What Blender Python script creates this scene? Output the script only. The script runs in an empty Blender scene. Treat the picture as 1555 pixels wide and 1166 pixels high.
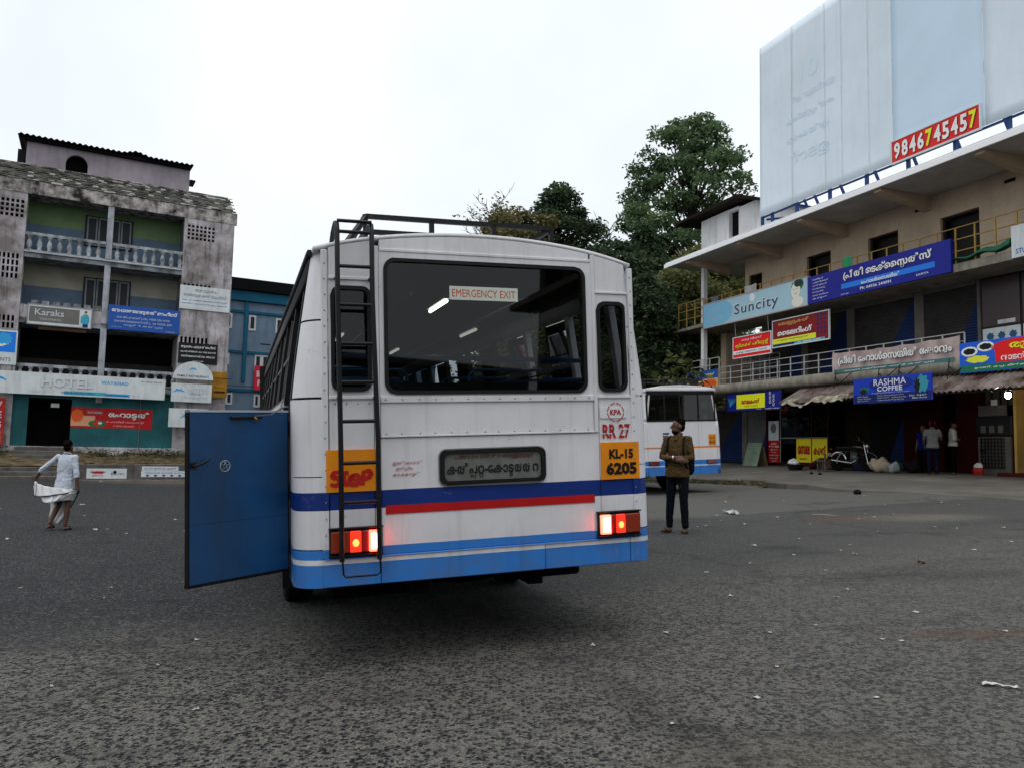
import bpy, bmesh, math, random
import numpy as np
from mathutils import Vector, Matrix
random.seed(7); np.random.seed(7)
SC = bpy.context.scene
COL = SC.collection
PI = math.pi
R_ = math.radians

# ------------------------------------------------------------------ camera
PITCH = math.atan(97/1180); ROLL = R_(1.3)
cam = bpy.data.cameras.new('camera'); camo = bpy.data.objects.new('camera', cam); COL.objects.link(camo)
fw = Vector((0, math.cos(PITCH), math.sin(PITCH))); r0 = Vector((1, 0, 0)); u0 = r0.cross(fw)
cr = math.cos(ROLL)*r0 + math.sin(ROLL)*u0; cu = -math.sin(ROLL)*r0 + math.cos(ROLL)*u0
mw = Matrix.Identity(4)
for i in range(3):
    mw[i][0] = cr[i]; mw[i][1] = cu[i]; mw[i][2] = -fw[i]
mw.translation = Vector((0, 0, 1.34))
camo.matrix_world = mw
cam.sensor_width = 36; cam.lens = 36*1180/1555; cam.clip_start = .05; cam.clip_end = 2000
SC.camera = camo

# ------------------------------------------------------------------ world + sun (overcast late afternoon)
SUN_EL, SUN_ROT = R_(74), R_(200)
w = bpy.data.worlds.new('World'); SC.world = w; w.use_nodes = True
nt = w.node_tree; bg = nt.nodes['Background']
sky = nt.nodes.new('ShaderNodeTexSky'); sky.sky_type = 'NISHITA'; sky.sun_disc = False
sky.sun_elevation = SUN_EL; sky.sun_rotation = SUN_ROT; sky.dust_density = 4; sky.air_density = 1.5
hs = nt.nodes.new('ShaderNodeHueSaturation'); hs.inputs['Saturation'].default_value = .35
nt.links.new(sky.outputs[0], hs.inputs['Color'])
tcw = nt.nodes.new('ShaderNodeTexCoord'); nzw = nt.nodes.new('ShaderNodeTexNoise')
nzw.inputs['Scale'].default_value = 2.2; nzw.inputs['Detail'].default_value = 4
nt.links.new(tcw.outputs['Generated'], nzw.inputs['Vector'])
rpw = nt.nodes.new('ShaderNodeValToRGB')
rpw.color_ramp.elements[0].position = .3; rpw.color_ramp.elements[0].color = (9.0, 9.8, 10.6, 1)
rpw.color_ramp.elements[1].position = .7; rpw.color_ramp.elements[1].color = (11.6, 12.0, 12.4, 1)
nt.links.new(nzw.outputs['Fac'], rpw.inputs[0])
mxw = nt.nodes.new('ShaderNodeMixRGB'); mxw.inputs[0].default_value = .88
nt.links.new(hs.outputs[0], mxw.inputs[1]); nt.links.new(rpw.outputs[0], mxw.inputs[2])
nt.links.new(mxw.outputs[0], bg.inputs[0]); bg.inputs[1].default_value = .108
sl = bpy.data.lights.new('sun', 'SUN'); sl.energy = 1.5; sl.angle = R_(60); sl.color = (1, .97, .93)
so = bpy.data.objects.new('sun', sl); COL.objects.link(so)
so.rotation_euler = (R_(90)-SUN_EL, 0, -SUN_ROT+PI)
SC.view_settings.view_transform = 'Standard'; SC.view_settings.look = 'None'
SC.view_settings.exposure = -.12; SC.view_settings.gamma = 1; SC.view_settings.use_curve_mapping = False
SC.cycles.max_bounces = 8; SC.cycles.transparent_max_bounces = 16
SC.cycles.use_denoising = True
SC.cycles.caustics_reflective = False; SC.cycles.caustics_refractive = False
SC.cycles.sample_clamp_indirect = 4

# ------------------------------------------------------------------ helpers
def lin(c):
    c = c/255
    return c/12.92 if c <= .04045 else ((c+.055)/1.055)**2.4
def A(r, g, b, k=1.7, top=.82):
    "base colour of a surface that a photograph under half a white sky shows as this sRGB"
    return tuple(min(top, lin(v)*k) for v in (r, g, b))
MATS = {}
def mat(name, col, rough=.6, metal=0, vary=0, vscale=3, dark=None, streak=0, slo=.5, bump=0, bscale=40, dirt=0, dirtcol=(.05, .04, .03), emit=None, estr=0, spec=None, coat=0):
    if name in MATS: return MATS[name]
    if not emit: col = tuple(v**1.32*1.0 for v in col); dark = dark and tuple(v**1.32 for v in dark)
    m = bpy.data.materials.new(name); m.use_nodes = True; MATS[name] = m
    t = m.node_tree; b = t.nodes['Principled BSDF']; L = t.links
    b.inputs['Base Color'].default_value = (*col, 1); b.inputs['Roughness'].default_value = rough
    b.inputs['Metallic'].default_value = metal; b.inputs['Specular IOR Level'].default_value = spec if spec is not None else (.12 if rough >= .7 else .3)
    b.inputs['Coat Weight'].default_value = coat
    if emit: b.inputs['Emission Color'].default_value = (*emit, 1); b.inputs['Emission Strength'].default_value = estr
    if vary or dirt or streak or bump:
        tc = t.nodes.new('ShaderNodeTexCoord'); cur = None
        geo = t.nodes.new('ShaderNodeNewGeometry')
        def noise(scale, detail=5, stretch=None, rough_=.6):
            n = t.nodes.new('ShaderNodeTexNoise'); n.inputs['Scale'].default_value = scale; n.inputs['Detail'].default_value = detail
            n.inputs['Roughness'].default_value = rough_
            if stretch:
                mp = t.nodes.new('ShaderNodeMapping'); mp.inputs['Scale'].default_value = stretch
                L.new(geo.outputs['Position'], mp.inputs['Vector']); L.new(mp.outputs[0], n.inputs['Vector'])
            else: L.new(geo.outputs['Position'], n.inputs['Vector'])
            return n
        def ramp(src, a, b_):
            r = t.nodes.new('ShaderNodeMapRange'); r.inputs[1].default_value = a; r.inputs[2].default_value = b_; L.new(src.outputs['Fac'], r.inputs[0]); return r
        def mix(fac, c1, c2, f=1.):
            mx = t.nodes.new('ShaderNodeMixRGB'); 
            if f != 1.:
                mu = t.nodes.new('ShaderNodeMath'); mu.operation = 'MULTIPLY'; mu.inputs[1].default_value = f; L.new(fac.outputs[0], mu.inputs[0]); fac = mu
            L.new(fac.outputs[0], mx.inputs[0])
            for k, c in ((1, c1), (2, c2)):
                if hasattr(c, 'outputs'): L.new(c.outputs[0], mx.inputs[k])
                else: mx.inputs[k].default_value = (*c, 1)
            return mx
        cur = col
        if vary:
            d = dark or tuple(v*(1-vary) for v in col)
            cur = mix(ramp(noise(vscale, 6), .35, .68), d, col)
        if streak:
            cur = mix(ramp(noise(1, 5, (5, 5, .55)), slo, slo+.2), cur, dirtcol, streak)
        if dirt:
            cur = mix(ramp(noise(vscale*2.3, 8, None, .7), .52, .7), cur, dirtcol, dirt)
        if hasattr(cur, 'outputs'): L.new(cur.outputs[0], b.inputs['Base Color'])
        if bump:
            bn = t.nodes.new('ShaderNodeBump'); bn.inputs['Strength'].default_value = bump; bn.inputs['Distance'].default_value = .01
            L.new(noise(bscale, 4).outputs['Fac'], bn.inputs['Height']); L.new(bn.outputs[0], b.inputs['Normal'])
    return m

class MB:
    def __init__(s): s.v = []; s.f = []; s.sm = []; s.mi = []; s.cur = 0
    def add(s, vs, fs, smooth=False):
        o = len(s.v); s.v += [tuple(v) for v in vs]
        for f in fs: s.f.append([i+o for i in f]); s.sm.append(smooth); s.mi.append(s.cur)
        return s
    def box(s, x0, x1, y0, y1, z0, z1):
        x0, x1 = min(x0, x1), max(x0, x1); y0, y1 = min(y0, y1), max(y0, y1); z0, z1 = min(z0, z1), max(z0, z1)
        v = [(x0, y0, z0), (x1, y0, z0), (x1, y1, z0), (x0, y1, z0), (x0, y0, z1), (x1, y0, z1), (x1, y1, z1), (x0, y1, z1)]
        return s.add(v, [(3, 2, 1, 0), (4, 5, 6, 7), (0, 1, 5, 4), (1, 2, 6, 5), (2, 3, 7, 6), (3, 0, 4, 7)])
    def prism(s, poly, d0, d1, axis='y'):
        "2-D outline extruded along one axis; for axis y the outline is (x, z)"
        n = len(poly)
        def P(p, d): return (p[0], d, p[1]) if axis == 'y' else ((d, p[0], p[1]) if axis == 'x' else (p[0], p[1], d))
        v = [P(p, d0) for p in poly]+[P(p, d1) for p in poly]
        return s.add(v, [list(range(n)), list(range(2*n-1, n-1, -1))]+[(i, i+n, (i+1) % n+n, (i+1) % n) for i in range(n)])
    def tube(s, pts, r, n=8, caps=True, sq=False):
        pts = [Vector(p) for p in pts]; rs = r if isinstance(r, (list, tuple)) else [r]*len(pts)
        vs = []; up = None
        for i, p in enumerate(pts):
            d = (pts[min(i+1, len(pts)-1)]-pts[max(i-1, 0)])
            if d.length < 1e-9: d = Vector((0, 0, 1))
            d.normalize()
            if up is None: up = Vector((0, 0, 1)) if abs(d.z) < .9 else Vector((0, 1, 0))
            a = d.cross(up)
            if a.length < 1e-4: a = d.cross(Vector((1, 0, 0)))
            a.normalize(); b = a.cross(d).normalized(); up = b
            for k in range(n):
                t = 2*PI*(k+(.5 if sq else 0))/n
                vs.append(p+(a*math.cos(t)+b*math.sin(t))*rs[i]*(1.414 if sq else 1))
        fs = [(i*n+k, i*n+(k+1) % n, (i+1)*n+(k+1) % n, (i+1)*n+k) for i in range(len(pts)-1) for k in range(n)]
        s.add(vs, fs, not sq)
        if caps:
            m = (len(pts)-1)*n
            s.add([vs[k] for k in range(n)], [list(range(n-1, -1, -1))]); s.add([vs[m+k] for k in range(n)], [list(range(n))])
        return s
    def bar(s, p, q, r): return s.tube([p, q], r, 4, True, True)
    def lathe(s, prof, c=(0, 0, 0), n=10, axis='z'):
        vs = []
        for (r, h) in prof:
            for k in range(n):
                t = 2*PI*k/n; x, y = r*math.cos(t), r*math.sin(t)
                vs.append((c[0]+x, c[1]+y, c[2]+h) if axis == 'z' else ((c[0]+h, c[1]+x, c[2]+y) if axis == 'x' else (c[0]+x, c[1]+h, c[2]+y)))
        m = len(prof)
        fs = [(i*n+k, i*n+(k+1) % n, (i+1)*n+(k+1) % n, (i+1)*n+k) for i in range(m-1) for k in range(n)]
        s.add(vs, fs, True); s.add(vs[:n], [list(range(n-1, -1, -1))]); s.add(vs[-n:], [list(range(n))]); return s
    def ball(s, c, r, seg=10, rings=7, rot=None):
        rx, ry, rz = r if isinstance(r, (tuple, list)) else (r, r, r); vs = []
        for i in range(rings+1):
            t = PI*i/rings
            for k in range(seg):
                a = 2*PI*k/seg; p = Vector((rx*math.sin(t)*math.cos(a), ry*math.sin(t)*math.sin(a), rz*math.cos(t)))
                if rot: p = rot @ p
                vs.append(p+Vector(c))
        s.add(vs, [(i*seg+k, (i+1)*seg+k, (i+1)*seg+(k+1) % seg, i*seg+(k+1) % seg) for i in range(rings) for k in range(seg)], True); return s
    def grid(s, P, nu, nv, smooth=True):
        vs = [P(i/nu, j/nv) for j in range(nv+1) for i in range(nu+1)]
        s.add(vs, [(j*(nu+1)+i, j*(nu+1)+i+1, (j+1)*(nu+1)+i+1, (j+1)*(nu+1)+i) for j in range(nv) for i in range(nu)], smooth); return s
    def build(s, name, m, parent=None, bevel=0, loc=None, kind=None, label=None, solid=0):
        me = bpy.data.meshes.new(name); me.from_pydata(s.v, [], s.f)
        for k in (m if isinstance(m, (list, tuple)) else [m]): me.materials.append(k)
        me.polygons.foreach_set('use_smooth', s.sm); me.polygons.foreach_set('material_index', s.mi); me.update()
        return link(name, me, parent, bevel, loc, kind, label, solid)

def link(name, me, parent=None, bevel=0, loc=None, kind=None, label=None, solid=0):
    o = bpy.data.objects.new(name, me); COL.objects.link(o)
    if parent: o.parent = parent
    if loc is not None: o.location = loc
    if solid:
        q = o.modifiers.new('solid', 'SOLIDIFY'); q.thickness = solid; q.offset = 0
    if bevel:
        q = o.modifiers.new('bevel', 'BEVEL'); q.width = bevel; q.segments = 1; q.limit_method = 'ANGLE'
    if kind: o['kind'] = kind
    if label: o['label'] = label
    return o
def tag(o, label, cat, group=None):
    o['label'] = label; o['category'] = cat
    if group: o['group'] = group
    return o
def empty(name, mw_, label, cat, group=None):
    o = bpy.data.objects.new(name, None); COL.objects.link(o); o.empty_display_size = .2
    o.matrix_world = mw_ if isinstance(mw_, Matrix) else Matrix.Translation(Vector(mw_))
    return tag(o, label, cat, group)
def bx(name, m, parent, x0, x1, y0, y1, z0, z1, bevel=0, **k): return MB().box(x0, x1, y0, y1, z0, z1).build(name, m, parent, bevel, **k)
def copy_tree(o, parent=None):
    c = o.copy(); COL.objects.link(c)
    if parent: c.parent = parent
    for ch in list(o.children): copy_tree(ch, c)
    return c

# --- lettering: flat print in a sign's own x-z plane, facing -y
def ml(s):
    "Malayalam pre-base vowel signs go in front of their consonant cluster"
    s = s.replace('\u0d4a', '\u0d46@').replace('\u0d4b', '\u0d47@')
    out = []
    for ch in s:
        if ch in '\u0d46\u0d47\u0d48':
            i = len(out)-1
            while i >= 2 and out[i-1] == '\u0d4d': i -= 2
            out.insert(max(i, 0), ch)
        else: out.append('\u0d3e' if ch == '@' else ch)
    return ''.join(out)
TXT = {}
def glyphs(body, bold, shear, space, res):
    key = (body, bold, shear, space, res)
    if key not in TXT:
        c = bpy.data.curves.new('t', 'FONT'); c.body = body; c.size = 1; c.offset = bold; c.shear = shear; c.space_character = space; c.resolution_u = res
        o = bpy.data.objects.new('t', c); COL.objects.link(o); bpy.context.view_layer.update()
        me = bpy.data.meshes.new_from_object(o.evaluated_get(bpy.context.evaluated_depsgraph_get()))
        n = len(me.vertices); co = np.empty(n*3); me.vertices.foreach_get('co', co); co = co.reshape(-1, 3)
        tri = [list(p.vertices) for p in me.polygons]
        bpy.data.objects.remove(o); bpy.data.curves.remove(c); bpy.data.meshes.remove(me)
        TXT[key] = (co, tri)
    return TXT[key]
VIR, ZW = '\u0d4d', '\u200c'
def isc(ch): return '\u0d15' <= ch <= '\u0d39'
def layout(body, *st):
    "set a line; doubled Malayalam consonants go under or into the one before, as the script has them"
    s = ml(body); units = []; seg = ''; i = 0
    while i < len(s):
        if s[i] == VIR and i+1 < len(s) and isc(s[i+1]) and seg:
            units.append((seg[:-1], 0)); units.append((seg[-1], 1)); seg = ''
            while i+1 < len(s) and s[i] == VIR and isc(s[i+1]): units.append((s[i+1], 2 if s[i+1] in 'ടറപവലഗസ' else 3)); i += 2
        elif s[i] == ZW: i += 1
        else: seg += s[i]; i += 1
    units.append((seg, 0))
    if len(units) == 1: return glyphs(s, *st)
    cos, tris, pen, n, last = [], [], 0., 0, (0, .5)
    for u, k in units:
        if not u: continue
        co, tri = glyphs(u, *st); pen0 = pen
        if not len(co): pen += .28*len(u); continue
        c = co.copy(); hi = co[:, 0].max()
        if k == 2: c = c*.62; cx = (last[0]+last[1])/2; c[:, 0] += cx-c[:, 0].max()/2; c[:, 1] -= .34
        elif k == 3: c[:, 0] += pen-.16; pen += hi-.10; last = (pen-.1, pen)
        else:
            c[:, 0] += pen; last = (pen, pen+hi); pen += hi+.055+.28*(len(u)-len(u.rstrip()))
        cos.append(c); tris += [[v+n for v in t] for t in tri]; n += len(c)
    return np.concatenate(cos), tris
def text(body, parent, m, x, z, h=None, wd=None, bold=0., y=-.004, align='C', shear=0., name='lettering', space=1., res=2, drop=None, dz=.012):
    co, tri = layout(body, bold, shear, space, res)
    if not len(co): return None
    lo, hi = co.min(0), co.max(0); sz = hi-lo
    sx = sy = 1.
    if h and wd: sx, sy = wd/sz[0], h/sz[1]
    elif h: sx = sy = h/sz[1]
    elif wd: sx = sy = wd/sz[0]
    c2 = (co-lo)*np.array([sx, sy, 0]); W = sz[0]*sx
    ox = x-(W/2 if align == 'C' else (W if align == 'R' else 0))
    b = MB()
    if drop:
        b.v += [(ox+p[0]+dz, y+.0015, z+p[1]-dz) for p in c2]; b.f += [list(t) for t in tri]; b.mi += [1]*len(tri); b.sm += [False]*len(tri)
    o_ = len(b.v)
    b.v += [(ox+p[0], y, z+p[1]) for p in c2]; b.f += [[i+o_ for i in t] for t in tri]; b.mi += [0]*len(tri); b.sm += [False]*len(tri)
    return b.build(name, [m, drop] if drop else m, parent)
def ribbon(pts, wd, y, m, name, parent):
    "a flat painted stroke in the x-z plane"
    ws = wd if isinstance(wd, (list, tuple)) else [wd]*len(pts); v = []
    for i, p in enumerate(pts):
        a, c = pts[max(i-1, 0)], pts[min(i+1, len(pts)-1)]; dx, dz = c[0]-a[0], c[1]-a[1]; L = math.hypot(dx, dz) or 1
        v += [(p[0]-dz/L*ws[i], y, p[1]+dx/L*ws[i]), (p[0]+dz/L*ws[i], y, p[1]-dx/L*ws[i])]
    return MB().add(v, [(2*i, 2*i+1, 2*i+3, 2*i+2) for i in range(len(pts)-1)]).build(name, m, parent)
def smoothpts(pts, k=4):
    out = []
    for i in range(len(pts)-1):
        p0, p1, p2, p3 = pts[max(i-1, 0)], pts[i], pts[i+1], pts[min(i+2, len(pts)-1)]
        for j in range(k):
            t = j/k; out.append(tuple(.5*(2*p1[q]+(p2[q]-p0[q])*t+(2*p0[q]-5*p1[q]+4*p2[q]-p3[q])*t*t+(3*p1[q]-p0[q]-3*p2[q]+p3[q])*t**3) for q in (0, 1)))
    return out+[pts[-1]]
def disc(r, n=20, cx=0, cz=0, rx=None): return [(cx+(rx or r)*math.cos(2*PI*k/n), cz+r*math.sin(2*PI*k/n)) for k in range(n)]
def rrect(x0, x1, z0, z1, r, n=5):
    p = []
    for cx, cz, a in ((x1-r, z1-r, 0), (x0+r, z1-r, 90), (x0+r, z0+r, 180), (x1-r, z0+r, 270)):
        for k in range(n+1):
            t = R_(a+90*k/n); p.append((cx+r*math.cos(t), cz+r*math.sin(t)))
    return p
def holed(mb, outer, inner, y0, y1):
    "a flat panel with a hole: both outlines are counter-clockwise lists of (x, z)"
    cx = sum(p[0] for p in inner)/len(inner); cz = sum(p[1] for p in inner)/len(inner); n = len(inner)
    def onout(px, pz):
        best = None; dx, dz = px-cx, pz-cz
        for i in range(len(outer)):
            (ax, az), (bx_, bz) = outer[i], outer[(i+1) % len(outer)]; ex, ez = bx_-ax, bz-az
            den = dx*ez-dz*ex
            if abs(den) < 1e-12: continue
            t = ((ax-cx)*ez-(az-cz)*ex)/den; u = ((ax-cx)*dz-(az-cz)*dx)/den
            if t > 0 and -1e-6 <= u <= 1+1e-6 and (best is None or t < best): best = t
        return (cx+dx*best, cz+dz*best)
    pts = list(inner)
    for o_ in outer:      # make sure the outer corners are sampled
        a = math.atan2(o_[1]-cz, o_[0]-cx)
        best = min(range(n), key=lambda i: abs((math.atan2(inner[i][1]-cz, inner[i][0]-cx)-a+PI) % (2*PI)-PI))
        pts[best] = ('c', inner[best], o_)
    inn = []; out = []
    for p in pts:
        if p[0] == 'c': inn.append(p[1]); out.append(p[2])
        else: inn.append(p); out.append(onout(*p))
    v = [(p[0], y0, p[1]) for p in out]+[(p[0], y0, p[1]) for p in inn]+[(p[0], y1, p[1]) for p in out]+[(p[0], y1, p[1]) for p in inn]
    f = []
    for i in range(n):
        j = (i+1) % n
        f += [(i, j, n+j, n+i), (2*n+j, 2*n+i, 3*n+i, 3*n+j), (j, i, 2*n+i, 2*n+j), (n+i, n+j, 3*n+j, 3*n+i)]
    mb.add(v, f); return mb
def flat(poly, y, m, name, parent): # thin print on a sign
    return MB().add([(p[0], y, p[1]) for p in poly], [list(range(len(poly)))]).build(name, m, parent)

# ------------------------------------------------------------------ the lie of the land: falls away to the left of the camera
def gz(x, y):
    s = x+8; v = (s+math.sqrt(s*s+4))/2-8
    s = 15-v; v = 15-(s+math.sqrt(s*s+1))/2
    return .051*v
class Facade:
    def __init__(s, x, y, ang):
        s.M = Matrix.Translation((x, y, 0)) @ Matrix.Rotation(R_(ang), 4, 'Z')
    def at(s, u, off, z): return s.M @ Vector((u, -off, z))
    def mx(s, u, off, z): return s.M @ Matrix.Translation((u, -off, z))
RB = Facade(13.9, 25.0, -69)
LB = Facade(-19.065, 36.182, 29.8)
# ------------------------------------------------------------------ ground
def asphalt():
    m = bpy.data.materials.new('asphalt'); m.use_nodes = True; t = m.node_tree; b = t.nodes['Principled BSDF']; L = t.links
    g = t.nodes.new('ShaderNodeNewGeometry')
    def N(kind, **kw):
        n = t.nodes.new(kind)
        for k, v in kw.items():
            if k in n.inputs: n.inputs[k].default_value = v
            else: setattr(n, k, v)
        return n
    def noise(scale, detail=4, rough=.6, stretch=None):
        n = N('ShaderNodeTexNoise', Scale=scale, Detail=detail, Roughness=rough)
        if stretch:
            mp = N('ShaderNodeMapping'); mp.inputs['Scale'].default_value = stretch; L.new(g.outputs['Position'], mp.inputs[0]); L.new(mp.outputs[0], n.inputs['Vector'])
        else: L.new(g.outputs['Position'], n.inputs['Vector'])
        return n.outputs['Fac']
    def rng(src, a, b_, c=0, d=1, kind='SMOOTHSTEP'):
        r = N('ShaderNodeMapRange'); r.interpolation_type = kind
        for i, v in enumerate((a, b_, c, d)): r.inputs[i+1].default_value = v
        L.new(src, r.inputs[0]); return r.outputs[0]
    def mth(op, a, b_=None):
        n = N('ShaderNodeMath', operation=op)
        for i, v in enumerate((a, b_)):
            if v is None: continue
            if isinstance(v, (int, float)): n.inputs[i].default_value = v
            else: L.new(v, n.inputs[i])
        return n.outputs[0]
    def mix(f, a, b_):
        n = N('ShaderNodeMixRGB')
        if isinstance(f, (int, float)): n.inputs[0].default_value = f
        else: L.new(f, n.inputs[0])
        for i, v in ((1, a), (2, b_)):
            if isinstance(v, tuple): n.inputs[i].default_value = (*v, 1)
            else: L.new(v, n.inputs[i])
        return n.outputs[0]
    sep = N('ShaderNodeSeparateXYZ'); L.new(g.outputs['Position'], sep.inputs[0]); X, Y = sep.outputs[0], sep.outputs[1]
    # where the surfacing has worn down to its stones: near the camera, up to the edge of an old repair
    edge = mth('SUBTRACT', Y, mth('ADD', mth('MULTIPLY', X, .26), mth('MULTIPLY', mth('MAXIMUM', X, 0.), .35)))
    edge = mth('ADD', edge, mth('MULTIPLY', noise(1.1, 5), 1.9))
    fine = rng(edge, 6.6, 8.8)
    vor = N('ShaderNodeTexVoronoi', Scale=40.); 
    wp = N('ShaderNodeVectorMath', operation='ADD'); nz = N('ShaderNodeTexNoise', Scale=55., Detail=3.); L.new(g.outputs['Position'], nz.inputs['Vector'])
    sc = N('ShaderNodeVectorMath', operation='SCALE'); sc.inputs['Scale'].default_value = .026; L.new(nz.outputs['Color'], sc.inputs[0])
    L.new(g.outputs['Position'], wp.inputs[0]); L.new(sc.outputs[0], wp.inputs[1]); L.new(wp.outputs[0], vor.inputs['Vector'])
    sepc = N('ShaderNodeSeparateColor'); L.new(vor.outputs['Color'], sepc.inputs[0])
    patch = noise(11, 3)
    stone = mth('ADD', sepc.outputs[0], mth('MULTIPLY', mth('SUBTRACT', patch, .5), .7))
    stone = rng(stone, .50, .60)
    body = rng(vor.outputs['Distance'], .38, .62)
    darkst = mth('MULTIPLY', mth('SUBTRACT', 1., stone), mth('SUBTRACT', 1., mth('MULTIPLY', body, .7)))
    matrix = mix(rng(noise(90, 3), .35, .65), (.046, .045, .041), (.178, .170, .150))
    coarse = mix(darkst, matrix, mix(rng(sepc.outputs[1], .2, .8), (.004, .005, .007), (.014, .016, .020)))
    chips = N('ShaderNodeTexVoronoi', Scale=60.); L.new(g.outputs['Position'], chips.inputs['Vector'])
    sep2 = N('ShaderNodeSeparateColor'); L.new(chips.outputs['Color'], sep2.inputs[0])
    finec = mix(rng(sep2.outputs[0], .3, .9), (.014, .0155, .018), (.054, .0545, .055))
    finec = mix(mth('MULTIPLY', rng(sep2.outputs[1], .93, .97), .8), finec, (.16, .155, .145))
    col = mix(fine, coarse, finec)
    # the right side is paler and dustier, the left darker
    big = noise(.32, 6, .65)
    pale = mth('MULTIPLY', rng(mth('ADD', X, mth('MULTIPLY', big, 7.)), 1., 9.), .55)
    col = mix(pale, col, (.092, .090, .084))
    col = mix(mth('MULTIPLY', rng(noise(.7, 6, .7, (1, 2.2, 1)), .5, .72), .5), col, (.026, .026, .028))
    # old concrete patch by the kerb
    pz = mth('SUBTRACT', mth('ADD', Y, mth('MULTIPLY', noise(2.5, 6, .7), .8)), mth('MULTIPLY', X, .38))
    ps = mth('MULTIPLY', rng(pz, 13.1, 13.35), rng(X, 1., 2.))
    col = mix(mth('MULTIPLY', ps, .55), col, (.115, .111, .104))
    # rusty earth stains
    def stain(cx, cy, rx, ry, c, amt, rot=0.):
        nonlocal col
        dx = mth('SUBTRACT', X, cx); dy = mth('SUBTRACT', Y, cy)
        u = mth('ADD', mth('MULTIPLY', dx, math.cos(rot)), mth('MULTIPLY', dy, math.sin(rot))); v = mth('SUBTRACT', mth('MULTIPLY', dy, math.cos(rot)), mth('MULTIPLY', dx, math.sin(rot)))
        d = mth('ADD', mth('POWER', mth('DIVIDE', u, rx), 2.), mth('POWER', mth('DIVIDE', v, ry), 2.))
        d = mth('ADD', d, mth('MULTIPLY', noise(4.5/max(rx, ry)*.9+2, 8, .8), 2.4))
        col = mix(mth('MULTIPLY', rng(d, 2.1, .9), amt), col, c)
    stain(3.2, 5.35, .9, .22, (.085, .042, .027), .5)
    stain(4.6, 5.1, 1.1, .2, (.08, .042, .03), .4)
    stain(5.6, 13.2, .9, .7, (.11, .05, .032), .45)
    stain(6.9, 13.0, 1.4, .9, (.17, .152, .118), .55)
    stain(4.1, 7.6, 1.9, .5, (.018, .018, .02), .4)
    stain(1.2, 3.3, .9, .5, (.085, .074, .05), .35)
    stain(2.0, 13.6, 2.2, 1.2, (.026, .026, .028), .5)
    for (cx, cy, r_, am) in ((-.9, 3.1, .10, .6), (-.6, 3.6, .06, .6), (.35, 3.9, .12, .5), (-1.7, 4.4, .09, .6), (1.0, 3.4, .07, .5), (-3.2, 7.4, .25, .5), (-4.6, 9.8, .3, .4), (3.4, 9.9, .4, .45), (-6.5, 12.5, .5, .4), (2.2, 4.6, .12, .5), (.1, 2.6, .05, .6)): stain(cx, cy, r_, r_*.7, (.009, .009, .010), am)
    trk = mth('MULTIPLY', rng(mth('ABSOLUTE', mth('SUBTRACT', mth('ADD', mth('ADD', X, mth('MULTIPLY', Y, .36)), mth('MULTIPLY', noise(.8, 3), .35)), 2.35)), .22, .08), rng(noise(1.7, 6, .75, (1, .35, 1)), .42, .62))
    trk2 = mth('MULTIPLY', rng(mth('ABSOLUTE', mth('SUBTRACT', mth('ADD', mth('ADD', X, mth('MULTIPLY', Y, .36)), mth('MULTIPLY', noise(.8, 3), .35)), .55)), .22, .08), rng(noise(1.7, 6, .75, (1, .35, 1)), .42, .62))
    col = mix(mth('MULTIPLY', mth('MAXIMUM', trk, trk2), .38), col, (.013, .013, .014))
    col = mix(mth('MULTIPLY', rng(noise(2.6, 8, .8), .54, .70), .22), col, (.12, .112, .097))
    # cracks
    cv = N('ShaderNodeTexVoronoi', Scale=.34, feature='DISTANCE_TO_EDGE')
    wn = N('ShaderNodeTexNoise', Scale=1.4, Detail=5.); L.new(g.outputs['Position'], wn.inputs['Vector'])
    s2 = N('ShaderNodeVectorMath', operation='SCALE'); s2.inputs['Scale'].default_value = .9; L.new(wn.outputs['Color'], s2.inputs[0])
    a2 = N('ShaderNodeVectorMath', operation='ADD'); L.new(g.outputs['Position'], a2.inputs[0]); L.new(s2.outputs[0], a2.inputs[1]); L.new(a2.outputs[0], cv.inputs['Vector'])
    ck = mth('MULTIPLY', rng(cv.outputs['Distance'], .020, .004), rng(noise(.45, 3), .44, .56))
    col = mix(mth('MULTIPLY', ck, .35), col, (.018, .018, .018))
    # dusty verge on the far left
    vg = mth('MULTIPLY', rng(mth('ADD', mth('SUBTRACT', Y, mth('MULTIPLY', X, -.1)), mth('MULTIPLY', noise(.6, 5), 4.)), 30.5, 33.5), rng(X, -4., -8.))
    col = mix(mth('MULTIPLY', vg, .65), col, (.125, .10, .072))
    gr_ = N('ShaderNodeMixRGB'); gr_.blend_type = 'MULTIPLY'; gr_.inputs[0].default_value = .8; L.new(col, gr_.inputs[1]); cb = N('ShaderNodeCombineXYZ'); gv = rng(noise(230, 2, .8), .3, .7, .55, 1.55, 'LINEAR'); L.new(gv, cb.inputs[0]); L.new(gv, cb.inputs[1]); L.new(gv, cb.inputs[2]); L.new(cb.outputs[0], gr_.inputs[2]); col = gr_.outputs[0]
    L.new(col, b.inputs['Base Color']); b.inputs['Roughness'].default_value = .88; b.inputs['Specular IOR Level'].default_value = .1
    h = mth('ADD', mth('MULTIPLY', darkst, .7), mth('MULTIPLY', noise(120, 3), .9))
    h = mth('SUBTRACT', h, mth('MULTIPLY', ck, .8))
    bp = N('ShaderNodeBump', Strength=.8, Distance=.008); L.new(h, bp.inputs['Height']); L.new(bp.outputs[0], b.inputs['Normal'])
    return m
xs = sorted(set([-900, -500, -250, -120, -80] + list(np.arange(-60, 61, 2.)) + [80, 120, 250, 500, 900]))
ys = sorted(set([-400, -150, -60, -30] + list(np.arange(-20, 81, 2.5)) + [100, 150, 300, 600, 1200]))
def sheet(x, y): return (x, y, gz(x, y))
g = MB(); nx = len(xs)
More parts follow.
